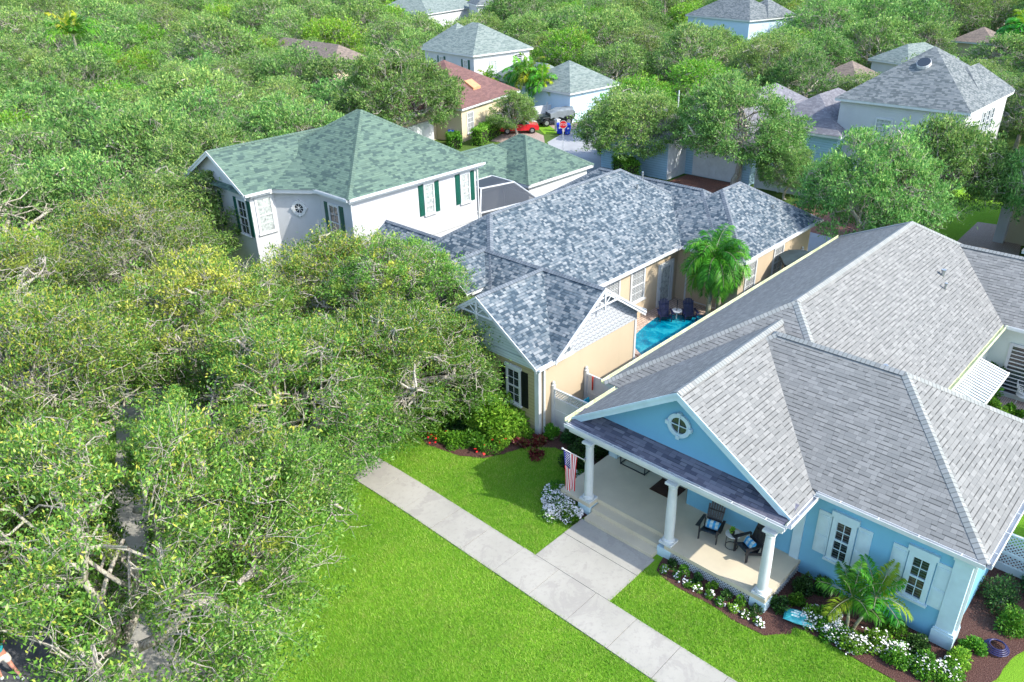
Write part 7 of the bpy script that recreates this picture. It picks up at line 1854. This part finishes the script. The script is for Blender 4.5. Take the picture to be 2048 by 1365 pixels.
place_palm('palm_tree', 'fan-leaved palm between the two trees by the stop sign lane', palm_meshes(13, 2.6, 18, 1.7, .8, .14, (0, 0), droop=.5, nl=14, wleaf=.16, yel=.2), 64.0, 48.0, 0, 1.0)
for i, (x, y) in enumerate(((124, 27), (127, 24.5))):
    place_palm('palm_tree', ('tall palm trunk at the top right edge, left of the two', 'tall palm trunk at the top right edge, right of the two')[i], pmm, x, y, i, 1.6)
# ---- shrubs and flowers
fb = [(17.35, 14.35, .62, .62, .42), (18.1, 14.75, .62, .55, .42), (18.95, 14.95, .6, .5, .42), (17.25, 13.98, .45, .4, .34), (17.45, 14.9, .5, .5, .38), (16.95, 14.5, .5, .5, .36), (17.9, 15.3, .5, .45, .4), (18.6, 14.6, .5, .4, .4)]
fl_ = ['mound of white flowers at the front left corner of the steps', 'mound of white flowers beside the left porch column', 'mound of white flowers furthest back along the porch side', 'low white-flowered clump touching the concrete walk', 'white-flowered clump under the flag, lawn side', 'white-flowered clump furthest out on the lawn near the walk', 'white-flowered clump behind the hanging flag', 'white-flowered clump between the column mound and the rear one']
for i, (x, y, a, b, c) in enumerate(fb): shrub('flowering_shrub', fl_[i], 'flowers', x, y, a, b, c, 5200, .06, M['hedge'], 20+i, 900, fsize=.03, lumps=14)
fb = [(18.45, 5.55, .5, .48, .42, 'nearest the garden bag'), (18.35, 4.95, .5, .45, .42, 'left of the young palm trunks'), (18.3, 4.3, .5, .5, .42, 'at the foot of the young palms, lawn side'), (18.75, 3.85, .5, .5, .45, 'right of the young palms'), (18.75, 3.2, .48, .45, .42, 'below the right window'), (18.85, 2.6, .48, .45, .4, 'second from the right end of the bed'), (19.05, 2.0, .5, .42, .38, 'at the right end of the bed'), (18.75, 5.2, .4, .4, .42, 'behind the garden bag by the wall')]
for i, (x, y, a, b, c, l_) in enumerate(fb): shrub('flowering_shrub', 'white-flowered green bush '+l_, 'flowers', x, y, a, b, c, 4200, .07, M['hedge'], 40+i, 330, fsize=.03, lumps=12)
rs = random.Random(5)
for i in range(9):
    y = 10.05-i*.42; x = 17.22+.05*math.sin(i*2)
    shrub('bedding_plant', 'small bedding plant with white flowers, number %d from the walk in the strip before the porch lattice' % (i+1) if False else ['first', 'second', 'third', 'fourth', 'fifth', 'sixth', 'seventh', 'eighth', 'ninth'][i]+' small white-flowered plant from the walk, lawn-side row before the porch', 'plant', x, y, .2, .2, .2, 500, .055, M['hedge'] if i % 3 else M['lime'], 60+i, 14 if i % 4 else 26, fsize=.038, lumps=6)
for i in range(7):
    y = 10.0-i*.5; x = 17.55
    shrub('bedding_plant', ['first', 'second', 'third', 'fourth', 'fifth', 'sixth', 'seventh'][i]+' dark leafy plant from the walk, row against the porch lattice', 'plant', x, y, .22, .22, .3, 650, .06, (M['darkbush'], M['hedge'])[i % 2], 80+i, 0, lumps=6)
for i, (x, y, a, c, mt, l_) in enumerate(((19.3, 6.35, .35, .75, 'darkbush', 'dark rounded bush with rusty top against the wall right of the porch'), (19.75, 5.95, .28, .6, 'darkbush', 'slim dark bush against the blue wall beside the porch end'), (18.2, 6.6, .35, .42, 'darkbush', 'dark low bush in front of the right porch column'), (18.75, 6.25, .3, .4, 'hedge', 'green low bush between the right column and the garden bag'),
        (19.55, 3.55, .45, .5, 'hedge', 'feathery green bush against the wall below the right window'), (19.5, 2.95, .42, .35, 'darkbush', 'low dark plant at the wall near the hose tap'), (19.75, 1.9, .38, .5, 'lime', 'bright green bush in front of the corner pilaster'), (20.5, 1.75, .4, .5, 'hedge', 'green bush just round the right corner of the blue house'),
        (22.9, 1.7, .8, 1.1, 'darkbush', 'large dark shrub in the shade along the right side'), (24.1, .7, .9, 1.3, 'darkbush', 'large dark shrub furthest along the right side'), (22.0, 1.2, .5, .7, 'hedge', 'green shrub in front of the dark ones at the right side'))):
    shrub('shrub', l_, 'shrub', x, y, a, a, c, 2600, .07, M[mt], 100+i)
for i, (x, y, a, c, mt, l_) in enumerate(((21.0, 16.9, .6, 1.0, 'darkbush', 'dark green shrub below the lattice fence'), (20.3, 16.2, .6, 1.0, 'darkbush', 'dark shrub beside the porch, left column side'), (20.8, 15.6, .55, 1.1, 'darkbush', 'tall dark shrub at the porch side wall'), (20.5, 17.7, .35, .7, 'hedge', 'green shrub at the foot of the beige wall'),
        (19.7, 15.9, .5, .8, 'darkbush', 'dark shrub right behind the white flower mounds'))):
    shrub('shrub', l_, 'shrub', x, y, a, a, c, 3600, .07, M[mt], 120+i)
shrub('shrub', 'large bright lime-green shrub under the beige front window', 'shrub', 19.3, 19.9, 1.3, 1.4, 1.7, 15000, .13, M['lime'], 140, lumps=12)
shrub('shrub', 'rounded green shrub at the left corner of the beige front bed', 'shrub', 18.6, 21.6, 1.0, 1.0, 1.1, 7000, .09, M['hedge'], 141, lumps=12)
for i, (x, y, r_, h_, mt, l_) in enumerate(((17.6, 22.4, .8, .8, 'hedge', 'green shrub under the bare twigs at the left of the beige bed'), (17.6, 20.4, .7, .55, 'hedge', 'leafy mound between the lime shrub and the bed edge'), (18.5, 20.9, .7, .8, 'darkbush', 'dark shrub behind the leafy mound in the beige bed'), (19.9, 18.9, .5, .7, 'lime', 'bright shrub tucked against the beige house corner'), (20.0, 22.3, .8, 1.2, 'darkbush', 'dark shrub against the olive siding'))):
    shrub('shrub', l_, 'shrub', x, y, r_, r_, h_, 4200, .08, M[mt], 190+i)
shrub('flowering_shrub', 'low green shrub dotted with red flowers along the bed edge', 'flowers', 18.3, 19.6, .8, 1.0, .55, 5000, .08, M['hedge'], 142, 26, M['redpetal'], .06)
shrub('flowering_shrub', 'low red-flowered plants at the left end of the bed edge', 'flowers', 17.4, 21.4, .5, .8, .45, 3000, .08, M['hedge'], 143, 26, M['redpetal'], .06)
shrub('flowering_shrub', 'red-flowered plant nearest the beige house corner', 'flowers', 18.7, 18.9, .35, .35, .45, 1300, .08, M['hedge'], 144, 14, M['redpetal'], .06)
for i, (x, y, l_) in enumerate(((19.3, 18.3, 'maroon leafy plant at the foot of the white downspout'), (19.9, 17.9, 'maroon leafy plant at the corner of the beige wall'), (19.2, 17.4, 'maroon ground plant along the lawn curve'))):
    shrub('shrub', l_, 'shrub', x, y, .4, .35, .3, 900, .10, M['redbush'], 150+i)
shrub('potted_plant', 'small potted plant on the porch side table', 'plant', 19.16, 8.78, .1, .1, .15, 260, .05, M['lime'], 160, z=1.14, stems=False)
MB_ = MB(); MB_.lathe([(.055, 0), (.075, .11), (.07, .12)], 19.16, 8.78, 12, 1.03); o_ = MB_.build('pot', M['black']); pp_ = [o for o in COL.objects if o.name.startswith('potted_plant')][0]
o_.parent = pp_; o_.matrix_parent_inverse = Matrix.Translation(-Vector(pp_.location))
for i, (x, y, a, c, l_) in enumerate(((35.4, 5.3, .45, .9, 'leafy potted plant beside the louvred door'), (34.6, 5.2, .45, .6, 'green plant under the slatted awning edge'), (33.6, 4.6, .5, .8, 'bushy plant past the corner of the slatted awning'), (36.0, 3.4, .4, .5, 'low plant behind the white wire chair'), (35.0, 4.4, .4, .5, 'round plant left of the white wire chair'))):
    shrub('shrub', l_, 'shrub', x, y, a, a, c, 1500, .11, M['hedge'], 170+i)
pt = MB(); pt.lathe([(.2, 0), (.28, .45), (.25, .46)], 35.95, 5.6, 14, .6); pt.tube([(35.95, 5.6, .02), (35.95, 5.6, .6)], .12, 8); solo('planter', pt, plain('purple_glaze', (.05, .02, .25), .3), 'purple planter on a stand by the louvred door', 'planter')
shrub('shrub', 'leafy plant growing in the purple planter', 'plant', 35.95, 5.6, .35, .35, .5, 900, .11, M['darkbush'], 178, z=1.05, stems=False)
hedge('hedge', 'long clipped yellow-green hedge behind the drive fence', (60.6, 28.2), (60.6, 22.0), 1.3, 1.7, 6000, .13, M['lime'], 1)
hedge('hedge', 'box hedge beyond the beige roof beside the clapboard garage', (53.2, 37.2), (54.8, 39.8), 1.4, 1.7, 5000, .13, M['hedge'], 2)
hedge('hedge', 'bright green hedge along the cream wall of the red-roofed house', (54.2, 56.8), (60.0, 59.2), 1.2, 1.6, 6000, .14, M['lime'], 3)
hedge('hedge', 'tall clipped hedge left of the jeep', (62.2, 60.4), (65.0, 60.2), 1.6, 2.0, 4500, .15, M['lime'], 4)
hedge('hedge', 'rounded low hedge at the blue bin by the cream wall', (52.0, 57.4), (53.4, 59.4), 1.3, 1.2, 3000, .14, M['hedge'], 5)
hedge('hedge', 'low green hedge on the lane verge past the green garage', (57.0, 42.0), (60.5, 46.0), 1.0, .7, 3000, .13, M['hedge'], 6)
hedge('hedge', 'leafy hedge screening the lawn behind the right trees', (56.5, 19.8), (59.0, 16.2), 1.4, 1.9, 5000, .13, M['hedge'], 7)
sheet('verge', [(62.3, 55.0), (63.4, 53.5), (66.3, 58.2), (65.6, 59.4)], 0.03, M['lawn'])
sheet('verge', [(59.5, 43.5), (66.5, 47.8), (80, 50), (80, 44), (62, 38)], 0.02, M['lawn'])
# ---- lawn blades
def grass(name, label, polys, dens, seed, h=(.035, .075), wv=.011, excl=None):
    rng = np.random.default_rng(seed); Ps = []
    for poly in polys:
        xs = np.array([p[0] for p in poly]); ys = np.array([p[1] for p in poly])
        area = (xs.max()-xs.min())*(ys.max()-ys.min()); n = int(area*dens)
        P = np.stack([rng.uniform(xs.min(), xs.max(), n), rng.uniform(ys.min(), ys.max(), n)], 1); ins = np.zeros(n, bool); j = len(poly)-1
        for i in range(len(poly)):
            c = ((ys[i] > P[:, 1]) != (ys[j] > P[:, 1])) & (P[:, 0] < (xs[j]-xs[i])*(P[:, 1]-ys[i])/(ys[j]-ys[i]+1e-9)+xs[i]); ins ^= c; j = i
        Ps.append(P[ins])
    P = np.concatenate(Ps); n = len(P); B = np.concatenate([P, np.zeros((n, 1))], 1)
    az = rng.uniform(0, 6.2832, n); hh = rng.uniform(h[0], h[1], n); ln = rng.uniform(.1, .9, n)
    d = np.stack([np.cos(az)*ln*hh, np.sin(az)*ln*hh, hh], 1); s_ = np.stack([-np.sin(az+rng.normal(size=n)), np.cos(az), np.zeros(n)], 1)*wv
    V = np.stack([B-s_*.5, B+s_*.5, B+d], 1).reshape(-1, 3); F = np.arange(3*n).reshape(n, 3); UV = np.stack([rng.random(n), np.zeros(n)], 1)
    o = bpy.data.objects.new(name, np_mesh(name, V, F, UV, M['blades'])); COL.objects.link(o); tag(o, label, 'grass', kind='stuff'); return o
grass('lawn_grass', 'bright green mown grass between the walk and the street trees', [[(6.6, -4), (13.50, -4), (13.50, 19.5), (13.3, 22), (12.6, 24), (11.6, 26.5), (9, 26.5), (6.8, 22)]], 1500, 1, h=(.045, .10), wv=.016)
grass('lawn_grass', 'mown grass between the front walk and the flower beds', [
    [(14.90, 13.59), (16.9, 13.59), (16.8, 14.4), (17.2, 15.0), (17.95, 14.9), (18.7, 14.9), (19.7, 15.4), (20.2, 16.1), (20.1, 17.2), (19.4, 18.1), (18.4, 18.45), (17.7, 18.8), (17.15, 19.6), (16.8, 21.2), (17.1, 23.0), (14.85, 22.8), (14.90, 19.5)],
    [(14.90, -3), (18.4, -3), (19.2, -1.2), (18.4, 1.1), (17.9, 1.9), (17.9, 2.9), (17.88, 4.0), (17.95, 5.0), (17.85, 5.9), (17.5, 5.85), (16.95, 6.35), (16.85, 7.2), (16.95, 8.2), (16.85, 9.3), (17.05, 10.25), (16.98, 10.58), (14.90, 10.58)]], 1700, 2, h=(.045, .10), wv=.016)
grass('lawn_grass', 'shaded grass under the oaks between walk and street', [[(1.9, 8), (3.5, 8), (3.4, 18), (4.3, 22.4), (7, 28), (9.5, 33), (8, 33), (4, 27), (2.2, 21)], [(9.6, 30.5), (12.0, 26.8), (10.2, 26), (7.2, 25.5), (5.6, 22), (4.9, 18), (5.1, 12), (6.7, 12), (6.9, 22), (9, 26.6)]], 900, 3, h=(.04, .09), wv=.016)
